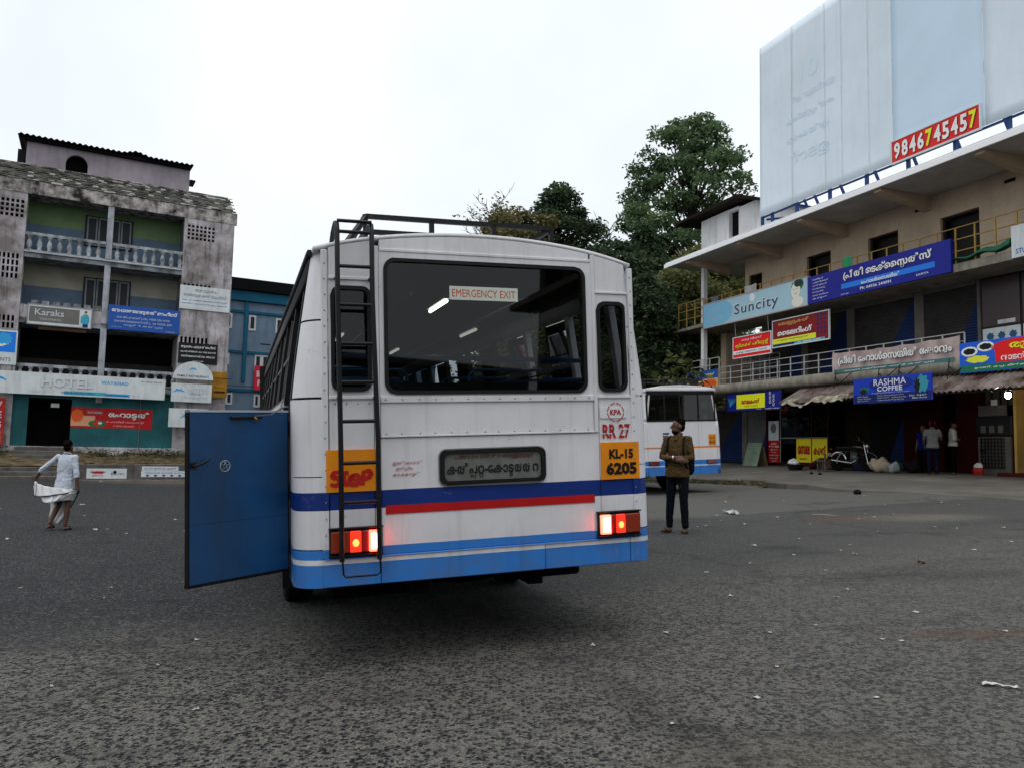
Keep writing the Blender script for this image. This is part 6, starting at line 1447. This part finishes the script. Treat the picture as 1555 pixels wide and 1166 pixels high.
    for q in range(22):
        a_ = random.uniform(0, 2*PI); h.ball(hp_(.052*math.cos(a_), .03+.062*math.sin(a_), .10+random.uniform(-.02, .02)), random.uniform(.014, .026)*k, 6, 4)
    hh = fused(h, 'hair', hairm, root, .012, 1)
    if beard: bd = MB(); bd.ball(hp_(0, -.030, -.075), (.058*k, .060*k, .042*k), 10, 6, hr_); bd.ball(hp_(0, -.084, -.046), (.030*k, .012*k, .006*k), 8, 5, hr_); fused(bd, 'beard', hairm, root, .010, 1)
    if hat: q = MB(); q.ball(hp_(0, .012, .058), (.092*k, .108*k, .082*k), 14, 8, hr_); q.ball(hp_(0, -.10, .045), (.07*k, .07*k, .012*k), 12, 5, hr_); fused(q, 'cap', hat, root, .011, 2)
    # shirt
    s_ = MB(); lo = hem
    rings = [(0, .0, lo, .166, .128), (0, 0, lo+.06, .163, .124)] + [r for r in base if r[2] > lo+.10][:-1] + [(0, .008, 1.45, .074, .072)]
    torso(s_, T(rings, .011))
    for s in ('l', 'r'):
        p0, p1, p2 = V('s'+s), V('e'+s), V('w'+s)
        pts = [p0, p0.lerp(p1, .5), p1]; rr = [.053*k, .050*k, .046*k]
        if sleeve < .5: pts = [p0, p0.lerp(p1, .45), p0.lerp(p1, sleeve*1.6)]; rr = [.066*k, .064*k, .062*k]
        elif sleeve > .55: pts.append(p1.lerp(p2, (sleeve-.5)*2)); rr.append(.046*k)
        s_.tube(pts, rr, 10); s_.ball(p0, .058*k, 10, 7)
    so_ = fused(s_, 'shirt', shirt, root, .0125, 2, fold=.011, seed=mw_.translation.x)
    cl = MB()
    for s in (-1, 1): cl.tube([(0, (.075-ln*.55)*k, 1.485*k), (.06*s*k, (.03-ln*.55)*k, 1.48*k), (.035*s*k, (-.085-ln*.55)*k, 1.43*k), (.01*s*k, (-.115-ln*.53)*k, 1.38*k)], [.014*k]*4, 6)
    cl.build('collar', shirt, so_)
    if pants:
        p_ = MB(); torso(p_, T([(0, 0, .80, .142, .110), (0, 0, .86, .154, .114), (0, 0, .91 if hem < .9 else .96, .146, .106)], .006))
        for s in ('l', 'r'): p_.tube([V('h'+s)+Vector((0, 0, .02)), V('h'+s).lerp(V('k'+s), .45), V('k'+s), V('k'+s).lerp(V('a'+s), .4), V('a'+s)+Vector((0, 0, -.01*k))], [.088*k, .076*k, .060*k, .055*k, .048*k], 12)
        fused(p_, 'trousers', pants, root, .0125, 2, fold=.009, seed=mw_.translation.x)
    return root
def stand(x, y, z, deg): return Matrix.Translation((x, y, z)) @ Matrix.Rotation(R_(deg), 4, 'Z')
khaki = cloth('olive brown shirt', (.17, .125, .065), vary=.5, vscale=22); jeans = cloth('black jeans', (.022, .026, .036)); denim = cloth('dark denim', (.016, .024, .05))
m1 = person('man in an olive brown shirt with folded arms and backpack standing by the bus', stand(2.53, 11.8, gz(2.53, 11.8), -30), 1.70,
    dict(el=(.235, -.04, 1.12), wl=(-.06, -.205, 1.12), er=(-.235, -.04, 1.12), wr=(.07, -.175, 1.075), hdl=(-1, .12, .08), hdr=(1, .25, .05), nl=(0, 1, 0), nr=(0, 1, 0), kl=(.105, -.02, .50), al=(.125, .0, .085), ar=(-.135, .03, .085), kr=(-.105, -.01, .50), tl=(.5, -1), tr=(-1.6, -1)),
    skin2, khaki, jeans, headturn=R_(-48), sleeve=.68, hem=.83, beard=True, shoes=sandal)
w_ = MB().lathe([(.034, -.010), (.036, -.010), (.036, .010), (.034, .010)], (0, 0, 0), 12).build('watch', mat('watch steel', (.75, .75, .72), .25, .8), m1, loc=(-.005, -.198, 1.118)); w_.rotation_euler = (0, R_(88), R_(8))
bp_ = empty('backpack', m1.matrix_world @ Matrix.Translation((.03, .19, 1.10)), 'black backpack on the back of the man in olive brown', 'backpack')
q = MB(); torso(q, [(0, 0, -.24, .13, .06), (0, .01, -.18, .17, .09), (0, .01, .1, .17, .09), (0, 0, .22, .13, .07), (0, 0, .27, .06, .03)]); fused(q, 'bag_body', mat('bag fabric', (.016, .017, .022), .8, vary=.3), bp_, .014, 2)
for s in (-1, 1): MB().tube([(s*.10-.03, -.08, .26), (s*.115-.03, -.17, .345), (s*.12-.03, -.29, .30), (s*.13-.03, -.32, .10), (s*.16-.03, -.25, -.12), (s*.16-.03, -.10, -.18)], .016, 6).build('strap', mat('bag fabric', (.016, .017, .022), .8), bp_)
# man holding up his white wrap, walking away
pale = cloth('pale checked shirt', (.62, .66, .73), vary=.22, vscale=26)
dh = mat('white wrap cloth', (.80, .80, .81), .9, vary=.12, vscale=3, bump=.4, bscale=9); dhb = mat('wrap border', (.03, .035, .06), .8)
m2 = person('man in a pale shirt walking away while holding up his white wrap cloth', stand(-8.30, 14.62, gz(-8.30, 14.62), 176), 1.64,
    dict(el=(.43, .05, 1.17), wl=(.60, .0, .97), er=(-.235, .03, 1.09), wr=(-.28, .02, .84), hdl=(.4, 0, -1), hdr=(-.1, -.1, -1), nl=(-1, 0, 0), nr=(1, 0, 0), kl=(.15, -.09, .50), al=(.19, .10, .12), kr=(-.09, .0, .49), ar=(-.08, .03, .085), tl=(.2, -1), tr=(-.5, -1), lean=.06),
    skin2, pale, None, sleeve=.66, hem=.78, shoes=mat('black slipper', (.01, .01, .011), .7), grip=True)
# the mirror of left and right: the figure faces away, so its own right hand is on the right side of the picture... keep cloth in its own frame
kx = 1.64/1.7
LH = Vector((.64, .0, .88))*kx; RH = Vector((-.30, .0, .755))*kx       # the two hands
wrap = MB()
def wr(s, t):      # round hips and thighs, open in front
    a = PI*2*s; z = .77-.26*t; rx = .165+.02*math.sin(t*3)+.010*math.sin(a*5+t*2); ry = .125+.02*t+.010*math.sin(a*7)
    return (rx*math.cos(a)*(1-.10*t), ry*math.sin(a)+.01, z-.05*math.cos(a+.6)*t)
wrap.grid(wr, 40, 14); wo = wrap.build('wrap_cloth', dh, m2, solid=.006)
def sw(s, t):      # the hem lifted in both hands, hanging in folds behind him
    p = RH.lerp(LH, s); back = .27*math.sin(PI*min(1, s*1.08))**.6
    top = p.z+.05-.03*math.sin(PI*s)-.05*max(0, 1-4*s); low = (.755-.12*s)*kx-.03*math.sin(PI*s)
    z = top+(low-top)*t
    return (p.x+.018*math.sin(s*25)*t-.03*s*t, back*(.85+.1*t)+.014*math.sin(s*34+t*2), z)
q = MB(); q.grid(sw, 44, 10); so2 = q.build('lifted_hem', dh, m2, solid=.005)
MB().tube([sw(i/44, 1.0) for i in range(45)], .010, 5).build('border', dhb, so2); MB().tube([sw(.82+.06*t, .05+.95*t) for t in np.linspace(0, 1, 8)], .012, 5).build('border', dhb, so2)
def lowfold(s, t):  # the fold that bellies out below it
    a = Vector((-.27, .10, .72)).lerp(Vector((.42, .12, .67)), s); b_ = Vector((-.10, .17, .56)).lerp(Vector((.30, .17, .50)), s)
    p = a.lerp(b_, t); return (p.x, p.y+.10*math.sin(PI*s)+.012*math.sin(s*30+t), p.z+.06*(2*s-1)**2*t-.01)
q = MB(); q.grid(lowfold, 30, 8); q.build('fold', dh, m2, solid=.005)
def tail_(s, t):   # loose end trailing down in front, from the right hand to the left foot
    top = RH.lerp(Vector((.36, -.10, .60)), s); bot = Vector((.17, -.14, .10)).lerp(Vector((.36, -.12, .26)), s)
    p = top.lerp(bot, t); return (p.x+.012*math.sin(s*20+t*4), p.y-.08*math.sin(PI*t)*(1-s*.3)+.015*math.sin(s*16), p.z-.03*math.sin(PI*s)*t)
q = MB(); q.grid(tail_, 22, 16); ta = q.build('loose_end', dh, m2, solid=.005); MB().tube([tail_(0, i/16) for i in range(17)], .012, 5).build('border', dhb, ta)
# three men by the red wall, one by the second bus
def rbman(u, off, z, deg): p = RB.at(u, off, z); return stand(p.x, p.y, z, deg)
person('man in a red cap and grey shirt with blue jeans facing the red wall', rbman(.87, 1.5, .79, 160), 1.66, dict(er=(-.25, -.06, 1.13), wr=(-.16, -.24, 1.30), el=(.24, .0, 1.12), wl=(.20, -.16, .95), hdr=(.2, -.3, 1)), skin2, cloth('grey tee', (.24, .25, .245)), denim, sleeve=.40, hem=.86, shoes=sandal, hat=mat('red cap', (.42, .015, .02), .8), vox=.011)
person('man in a white shirt with folded arms beside the red cap man', rbman(.95, .75, .84, 60), 1.60, dict(el=(.26, -.04, 1.12), wl=(-.05, -.21, 1.12), er=(-.26, -.04, 1.12), wr=(.06, -.19, 1.08), hdl=(-1, .1, .1), hdr=(1, .2, 0), nl=(0, 1, 0), nr=(0, 1, 0)), skin2, cloth('white shirt', (.52, .51, .47)), cloth('black trousers', (.008, .008, .009)), sleeve=.62, hem=.92, shoes=sandal, vox=.011)
person('man in a deep blue shirt half hidden behind the red cap man', rbman(.10, 1.0, .80, -60), 1.56, dict(), skin2, cloth('royal blue shirt', (.012, .03, .16)), cloth('black trousers', (.008, .008, .009)), sleeve=.40, shoes=sandal, vox=.012)
person('dark clothed person standing half behind the second bus corner', rbman(-8.35, 3.2, apron_z(-8.35, 3.2), 40), 1.66, dict(), skin2, cloth('dark grey shirt', (.02, .024, .03)), cloth('black trousers', (.008, .008, .009)), sleeve=.9, shoes=sandal, vox=.012)

# ------------------------------------------------------------------ motorcycle and shop clutter on the pavement
p = RB.at(-2.55, 1.25, 0)
mc = empty('motorcycle', Matrix.Translation((p.x, p.y, apron_z(-2.55, 1.25))) @ Matrix.Rotation(R_(-69+8), 4, 'Z') @ Matrix.Rotation(R_(-7), 4, 'X'), 'black motorcycle with chrome handlebar parked before the dark shutter', 'motorcycle')
chrome = mat('chrome', (.6, .6, .6), .2, .9); mblack = mat('gloss black', (.01, .01, .012), .25, coat=.4)
for x in (-.62, .62):
    w_ = MB(); R__ = .30
    for k in range(24): pass
    w_.lathe([(R__-.075, -.045), (R__-.02, -.052), (R__, -.02), (R__, .02), (R__-.02, .052), (R__-.075, .045)], (x, 0, R__), 26, 'y'); wo_ = w_.build('wheel', tyrem, mc)
    MB().lathe([(R__-.09, -.03), (R__-.07, -.03), (R__-.07, .03), (R__-.09, .03)], (x, 0, R__), 24, 'y').build('rim', chrome, wo_); MB().lathe([(.05, -.06), (.05, .06)], (x, 0, R__), 10, 'y').build('hub', chrome, wo_)
    sp = MB()
    for k in range(14): sp.tube([(x+.04*math.cos(k*.449), 0, R__+.04*math.sin(k*.449)), (x+.22*math.cos(k*.449+.3), 0, R__+.22*math.sin(k*.449+.3))], .004, 4)
    sp.build('spokes', chrome, wo_)
    MB().tube([(x+.34*math.cos(t), 0, R__+.34*math.sin(t)) for t in np.linspace(.3 if x < 0 else .5, 2.6 if x < 0 else 2.4, 9)], .045, 6).build('mudguard', mblack if x > 0 else chrome, mc)
for s in (-1, 1):
    MB().tube([(.62, .07*s, .30), (.45, .07*s, .80), (.42, .06*s, .92)], .02, 8).build('fork', chrome, mc); MB().tube([(-.62, .10*s, .32), (-.40, .11*s, .68)], .028, 8).build('shock', chrome, mc)
    MB().tube([(-.62, .08*s, .30), (-.1, .08*s, .34)], .02, 6).build('swing_arm', mblack, mc)
MB().tube([(.40, 0, .85), (.1, 0, .70), (-.5, 0, .68)], .03, 8).build('frame', mblack, mc); MB().tube([(.38, 0, .80), (.22, 0, .30), (-.12, 0, .26), (-.12, 0, .7)], .025, 8).build('frame', mblack, mc)
MB().ball((.05, 0, .46), (.17, .13, .15), 12, 8).build('engine', mat('engine alloy', (.16, .16, .16), .5, .6), mc); fins = MB()
for k in range(6): fins.box(-.02, .20, -.10, .10, .52+k*.022, .531+k*.022)
fins.build('cylinder_fins', mat('engine alloy', (.16, .16, .16), .5, .6), mc)
q = MB(); torso(q, [(.18, 0, .70, .20, .06), (.16, 0, .78, .25, .13), (.15, 0, .86, .24, .13), (.14, 0, .90, .16, .08)]); fused(q, 'tank', mblack, mc, .016, 4)
q = MB(); torso(q, [(-.38, 0, .74, .33, .10), (-.38, 0, .80, .36, .13), (-.40, 0, .84, .34, .12)]); fused(q, 'saddle', rubber, mc, .016, 4)
MB().tube([(.36, -.36, 1.02), (.40, -.28, 1.04), (.43, -.10, .97), (.43, .10, .97), (.40, .28, 1.04), (.36, .36, 1.02)], .013, 8).build('handlebar', chrome, mc); MB().ball((.52, 0, .86), (.08, .10, .10), 12, 8).build('headlight', chrome, mc)
for s in (-1, 1): MB().tube([(.36, .36*s, 1.02), (.30, .44*s, 1.03)], .017, 6).build('grip', rubber, mc); MB().tube([(.40, .26*s, 1.03), (.36, .34*s, 1.18)], .006, 5).build('mirror_stalk', chrome, mc); MB().ball((.36, .36*s, 1.20), (.015, .06, .04), 10, 6).build('mirror', mblack, mc)
MB().tube([(.22, -.14, .36), (.05, -.17, .26), (-.75, -.16, .34)], [.02, .025, .04], 8).build('exhaust', chrome, mc)
MB().tube([(.24, .20, .25), (.30, .22, .45), (.26, .16, .62)], .014, 8).build('crash_bar', chrome, mc)
bx('number_plate', mat('plate white', (.6, .6, .58), .5), mc, -.985, -.975, -.09, .09, .50, .62); bx('tail_lamp', LR[2], mc, -.96, -.90, -.06, .06, .72, .78, .01); MB().tube([(-.1, .1, .26), (-.16, .24, .0)], .014, 6).build('side_stand', mblack, mc)
def at_rb(name, label, cat, u, off, dz=0, rot=0): p = RB.at(u, off, 0); return empty(name, Matrix.Translation((p.x, p.y, apron_z(u, off)+dz)) @ Matrix.Rotation(R_(-69+rot), 4, 'Z'), label, cat)
e = at_rb('basin', 'dark metal basin heaped with crumpled white paper before the glass case', 'basin', -4.75, 1.8)
MB().lathe([(.22, 0), (.34, .20), (.36, .21), (.345, .215), (.23, .03), (.0, .03)], (0, 0, 0), 20).build('bowl', mat('dull steel', (.10, .10, .10), .4, .6, vary=.4), e)
for k in range(9):
    a = random.uniform(0, 6.28); s_ = random.uniform(.07, .13); q = MB().ball((0, 0, 0), s_, 7, 5); q.v = [(x*random.uniform(.7, 1.3), y*random.uniform(.7, 1.3), z*random.uniform(.6, 1.1)) for x, y, z in q.v]; q.sm = [False]*len(q.sm)
    q.build('paper_ball', mat('crumpled paper', (.62, .63, .64), .9), e, loc=(.16*math.cos(a), .14*math.sin(a), .2+random.uniform(0, .12)))
def sack(label, u, off, r, m, squash=1.):
    p = RB.at(u, off, 0); q = MB().ball((0, 0, r[2]*.8), r, 18, 12)
    q.v = [(x*(1+.12*math.sin(y*19+z*9)+.06*math.sin(z*31)), y*(1+.12*math.sin(x*17+z*13)), max(z+.05*math.sin(x*15+y*11), .0)) for x, y, z in q.v]
    o = q.build('sack', m, None, loc=(p.x, p.y, apron_z(u, off))); o.rotation_euler.z = R_(-69); return tag(o, label, 'sack')
sackm = mat('jute plastic', (.52, .45, .35), .85, vary=.35, vscale=5, bump=.8, bscale=18)
sack('bulging pale tan sack lying beside the motorcycle', -1.30, 1.3, (.42, .26, .27), sackm); sack('small grey white plastic bag against the tan sack', -.72, 1.35, (.20, .17, .20), mat('grey plastic', (.36, .37, .38), .5, vary=.3, vscale=8, bump=.8)); sack('maroon cloth bundle beside the leaning cardboard', -4.55, 1.1, (.20, .22, .17), mat('maroon cloth', (.09, .02, .025), .9, vary=.4, vscale=8))
sack('dark bundle lying in the shade by the red wall', -.35, .9, (.35, .22, .22), mat('dark bundle', (.02, .018, .02), .9))
o = MB().grid(lambda s, t: (-.55+1.1*s, .32*t-.16+.02*math.sin(s*9), .40*math.sin(t*1.6)*(1-.25*s)+.02), 10, 6).build('cardboard_sheet', mat('wet cardboard', (.15, .095, .05), .9, vary=.4, vscale=6), None, solid=.015); o.matrix_world = RB.mx(-4.0, .95, apron_z(-4, .95)); tag(o, 'bent brown cardboard sheet leaning below the yellow panels', 'cardboard')
e = at_rb('folding_board', 'pale green folding board leaning in front of the pale shutter', 'board', -8.15, .9)
for s, c in ((-1, (.27, .34, .27)), (1, (.34, .30, .18))):
    q = MB().box(-.45, .45, -.012, .012, 0, 1.0).build('panel', mat('board green' if s < 0 else 'board tan', c, .8, vary=.35, vscale=3), e, .004); q.location = (0, s*.28, 0); q.rotation_euler.x = s*R_(16)
e = at_rb('stool', 'small grey wooden stool beside the motorcycle tail', 'stool', -3.45, 1.75); wd = mat('grey wood', (.20, .185, .16), .9, vary=.4, vscale=9)
bx('seat', wd, e, -.17, .17, -.12, .12, .33, .37, .005)
for sx__ in (-.13, .13):
    for sy__ in (-.08, .08): bx('leg', wd, e, sx__-.02, sx__+.02, sy__-.02, sy__+.02, 0, .33)
bx('foot_board', wd, e, -.25, .25, -.03, .03, .0, .035)
e = at_rb('post', 'short pale wooden post standing by the motorcycle tail', 'post', -3.15, 1.9); bx('shaft', wd, e, -.03, .03, -.03, .03, 0, .62, .004); bx('base', wd, e, -.14, .14, -.10, .10, 0, .04, .004)
e = at_rb('carrier_bag', 'small red and white carrier bag at the foot of the red wall', 'bag', 1.62, .55)
q = MB(); torso(q, [(0, 0, 0, .16, .09), (0, 0, .12, .17, .11), (0, 0, .22, .14, .08)]); q.build('bag_body', mat('carrier red', (.40, .02, .025), .6), e); q = MB(); torso(q, [(0, 0, .221, .14, .08), (0, .01, .30, .13, .05), (.02, 0, .36, .06, .02)]); q.build('bag_top', mat('carrier white', (.55, .55, .54), .6), e)
lb_ = empty('light_bulb', RB.mx(3.46, 1.7, 3.12), 'glowing white bulb hanging under the awning by the ochre wall', 'lamp')
MB().ball((0, 0, -.04), (.075, .075, .085), 14, 9).build('bulb', mat('lit bulb', (1, 1, 1), .4, emit=(1, .93, .84), estr=170), lb_); MB().lathe([(.03, .04), (.03, .12), (.012, .14)], (0, 0, 0), 8).build('holder', blackp, lb_); MB().tube([(0, 0, .13), (0, .02, .55)], .006, 5).build('cord', blackp, lb_)
# cloths on the railings
def hung(name, label, u, off, z0, z1, wd_, m, cat='cloth'):
    o = MB().grid(lambda s, t: (-wd_/2+wd_*s, -.02-.03*math.sin(s*8+t), (z1-z0)*t+.03*math.sin(s*5)*(1-t)), 12, 10).build(name, m, None, solid=.012); o.matrix_world = RB.mx(u, off, z0); return tag(o, label, cat)
hung('cloth', 'white cloth drying on the yellow railing above the pale blue board', -7.75, 1.40, 7.75, 8.27, .75, mat('towel white', (.5, .5, .48), .9, vary=.2)); hung('cloth', 'small green cloth hanging on the yellow railing above the royal blue board', -2.45, 1.42, 7.75, 8.27, .42, pm('bright green cloth', (30, 120, 85), 2)); hung('cloth', 'blue grey cloth drying on the yellow railing by the dark stair opening', -10.2, 1.40, 7.8, 8.2, .5, pm('cloth blue grey', (70, 85, 100), 2))
o = MB().grid(lambda s, t: (1.52+1.95*s, -(1.30+.2*t), 7.15+(.08+.22*s*math.sin(PI*t))+.04*math.sin(s*14)), 24, 6).build('tarpaulin', mat('green tarp', (.02, .20, .12), .6, vary=.3, vscale=4), None, solid=.012); o.matrix_world = RB.M.copy(); tag(o, 'bright green tarpaulin lying along the slab below the yellow railing', 'tarpaulin')
# ------------------------------------------------------------------ things on the ground
paper = mat('scrap paper', (.60, .60, .58), .9, vary=.15)
def scrap(x, y, s, name='paper_scrap', m=paper, lift=.004, n=4):
    q = MB(); sx__ = random.uniform(.7, 1.6)*s; sy__ = random.uniform(.4, .9)*s
    q.grid(lambda a, b_: ((a-.5)*sx__*(1+.3*math.sin(b_*6+x)), (b_-.5)*sy__*(1+.3*math.cos(a*5+y)), abs(random.gauss(0, .14))*s+.002), n, n-1, False); o = q.build(name, m, None, loc=(x, y, gz(x, y)+lift)); o.rotation_euler.z = random.uniform(0, 6.3); return o
SCR = [(2.85, 7.55), (2.78, 6.68), (3.01, 7.01), (1.83, 5.53), (1.13, 5.61), (1.6, 4.7), (2.22, 5.7), (2.49, 5.26), (2.59, 5.2), (3.38, 5.38), (4.01, 9.11), (3.32, 9.15), (2.66, 8.65), (2.04, 8.13), (4.69, 13.71), (6.16, 13.23), (6.72, 13.71), (3.23, 8.04), (8.16, 18.08), (-2.24, 5.14), (-1.63, 4.23), (-2.25, 5.8), (-4.12, 8.22), (-5.12, 8.33), (-3.87, 7.62), (-2.68, 4.73), (-11.19, 20.59), (-9.47, 17.53), (-16.65, 31.94), (-7.69, 14.65), (-7.52, 14.75), (3.0, 12.48), (3.62, 13.41), (6.27, 11.56), (5.42, 9.16), (3.11, 6.03), (1.94, 6.86), (1.31, 4.16), (1.91, 4.11), (.58, 5.33), (.8, 3.82), (6.08, 17.38), (4.8, 17.48)]
for x, y in SCR: tag(scrap(x, y, .014+.0030*y*random.uniform(.6, 1.25)), 'tiny pale paper scrap lying on the asphalt', 'litter', 'paper scraps on the asphalt')
for k in range(26):
    x, y = random.uniform(-14, -5), random.uniform(12, 28); tag(scrap(x, y, .05*random.uniform(.6, 1.3)), 'tiny pale paper scrap lying on the asphalt', 'litter', 'paper scraps on the asphalt')
for k in range(26):
    x, y = random.uniform(3, 9), random.uniform(9, 17); tag(scrap(x, y, .04*random.uniform(.6, 1.3)), 'tiny pale paper scrap lying on the asphalt', 'litter', 'paper scraps on the asphalt')
q = MB(); q.grid(lambda a, b_: (-.085+.17*a, -.016+.032*b_*(1+.5*math.sin(a*7))+.014*math.sin(a*5), .006+.008*abs(math.sin(a*11+b_*3))), 16, 3, False); o = q.build('paper_strip', paper, None, loc=(2.62, 4.23, gz(2.62, 4.23)+.003)); o.rotation_euler.z = R_(-14); tag(o, 'long torn white paper strip lying near the front right', 'litter')
o = scrap(4.14, 14.57, .26, 'crumpled_bag', mat('thin plastic', (.55, .57, .58), .5), n=9); tag(o, 'crumpled white plastic bag on the asphalt beyond the standing man', 'litter')
o = scrap(4.37, 8.32, .09, 'dry_leaf', mat('red brown leaf', (.09, .03, .022), .9)); tag(o, 'dark red brown dry leaf on the asphalt at the right', 'leaf')
MBs = MB().tube([(0, 0, .01), (.2, .02, .015), (.42, -.03, .012)], .008, 5).build('stick', mat('pale stick', (.4, .38, .34), .8), None, loc=(5.4, 13.97, gz(5.4, 13.97))); MBs.rotation_euler.z = R_(-25); tag(MBs, 'thin pale stick lying on the asphalt beyond the crumpled bag', 'stick')
for x, y in ((8.34, 18.77),): o = MB().ball((0, 0, .05), (.10, .08, .07), 10, 7).build('stone', mat('dark stone', (.035, .035, .035), .9, vary=.4), None, loc=(x, y, gz(x, y))); tag(o, 'dark round stone lying at the pavement edge', 'stone')
for i, (u_, o_) in enumerate(((-2.6, 3.0), (-2.1, 3.1))):
    p = RB.at(u_, o_, 0); o = MB().ball((0, 0, .03), (.07, .05, .04), 8, 5).build('stone', mat('dark stone', (.035, .035, .035), .9, vary=.4), None, loc=(p.x, p.y, apron_z(u_, o_))); tag(o, 'small dark lump on the pavement in front of the motorcycle', 'stone', 'dark lumps on the pavement')
# loose grit and worn stones near the camera
gr = MB()
for k in range(2600):
    y = 2.1+6*random.random()**1.6; x = random.uniform(-.72, .72)*y; s_ = random.uniform(.002, .0065)
    if -1.3 < x < 1.5 and y > 4.6: continue
    z = gz(x, y); a = random.uniform(0, 6.3); c, s__ = math.cos(a)*s_, math.sin(a)*s_
    gr.add([(x+c, y+s__, z), (x-s__*.8, y+c*.8, z), (x-c, y-s__, z), (x+s__*.8, y-c*.8, z), (x+c*.2, y+s__*.2, z+s_*.8)], [(0, 1, 4), (1, 2, 4), (2, 3, 4), (3, 0, 4)])
gr.build('gravel', mat('grit', (.17, .16, .145), .9, vary=.7, vscale=200, dark=(.05, .05, .05)), None, kind='stuff')
gs = MB()
P = []
for k in range(70):
    u_ = random.uniform(-8, .5); e_ = edge_off(u_)+random.uniform(-.05, .25); p = RB.at(u_, e_, 0); P.append(np.random.normal(size=(10, 3))*np.array((.12, .12, .04))+np.array((p.x, p.y, gz(p.x, p.y)+.06)))
leaves_mesh('weeds', gW, np.concatenate(P), .12, None, 'stuff')
# shop block added behind the camera, out of view, for the bus glass to mirror
rb3 = empty('building', RB.mx(31, 0, 0), 'grey shop block added out of view, mirrored darkly in the bus rear window', 'building')
bx('wall', pillarm, rb3, 0, 13.6, -9, 8, .3, 12)
for z in (4.2, 7.6, 11.7): bx('floor_slab', slabedge, rb3, -.6, 14.0, -10.4, -9.01, z, z+.3)
for k in range(4):
    for z in (.9, 4.9, 8.3): bx('window', dkroom, rb3, .6+k*3.3, 2.8+k*3.3, -9.06, -9.005, z, z+2.2)
tree('dark_tree', 'dark bushy tree added out of view, mirrored in the bus rear window', (27.5, -18.5, .7), 8, 3.2, 2.0, 50, 90, .4, gB, 1.3, .35, 'ball')  # unseen tree, added as a further reflection for the bus glass
# unseen hall added behind the camera so the same glass has something to mirror
hall = empty('building', Matrix.Translation((25.4, -25.2, .6)) @ Matrix.Rotation(R_(180), 4, 'Z'), 'long plain grey hall added out of view for the bus rear window to mirror', 'building')
hallm = mat('hall grey wall', (.50, .56, .60), .9, vary=.2, vscale=.5, streak=.25, dirtcol=(.25, .27, .28))
bx('wall', hallm, hall, 0, 58, 0, 14, -2.6, 4.3); bx('roof_slab', slabedge, hall, -.3, 58.3, -1.2, 14.2, 4.31, 4.6)
for k in range(11): bx('pilaster', hallm, hall, 1.5+k*5.4, 1.9+k*5.4, -.25, -.003, -2.6, 4.3); bx('doorway', dkroom, hall, 2.6+k*5.4, 6.2+k*5.4, -.05, -.002, -2.6, 2.0)

# crates standing in the shade of the shops
crm = [mat('crate blue', (.05, .12, .26), .6), mat('crate red', (.30, .04, .03), .6), mat('crate green', (.05, .20, .10), .6)]
for i, (u_, o_, z_, lab) in enumerate(((-3.05, .35, 0, 'blue plastic crate standing on the pavement behind the motorcycle'), (-3.05, .35, .31, 'red plastic crate stacked on the blue one behind the motorcycle'), (-1.55, .55, 0, 'green plastic crate in the shade behind the tan sack'))):
    e = at_rb('crate', lab, 'crate', u_, o_, z_)
    for k in range(4):
        for y_ in (-.2, .18): bx('slat', crm[i], e, -.26, .26, y_, y_+.02, .01+k*.075, .06+k*.075)
        for x_ in (-.26, .24): bx('slat', crm[i], e, x_, x_+.02, -.178, .178, .01+k*.075, .06+k*.075)
    bx('base', crm[i], e, -.238, .238, -.178, .178, .0, .02)
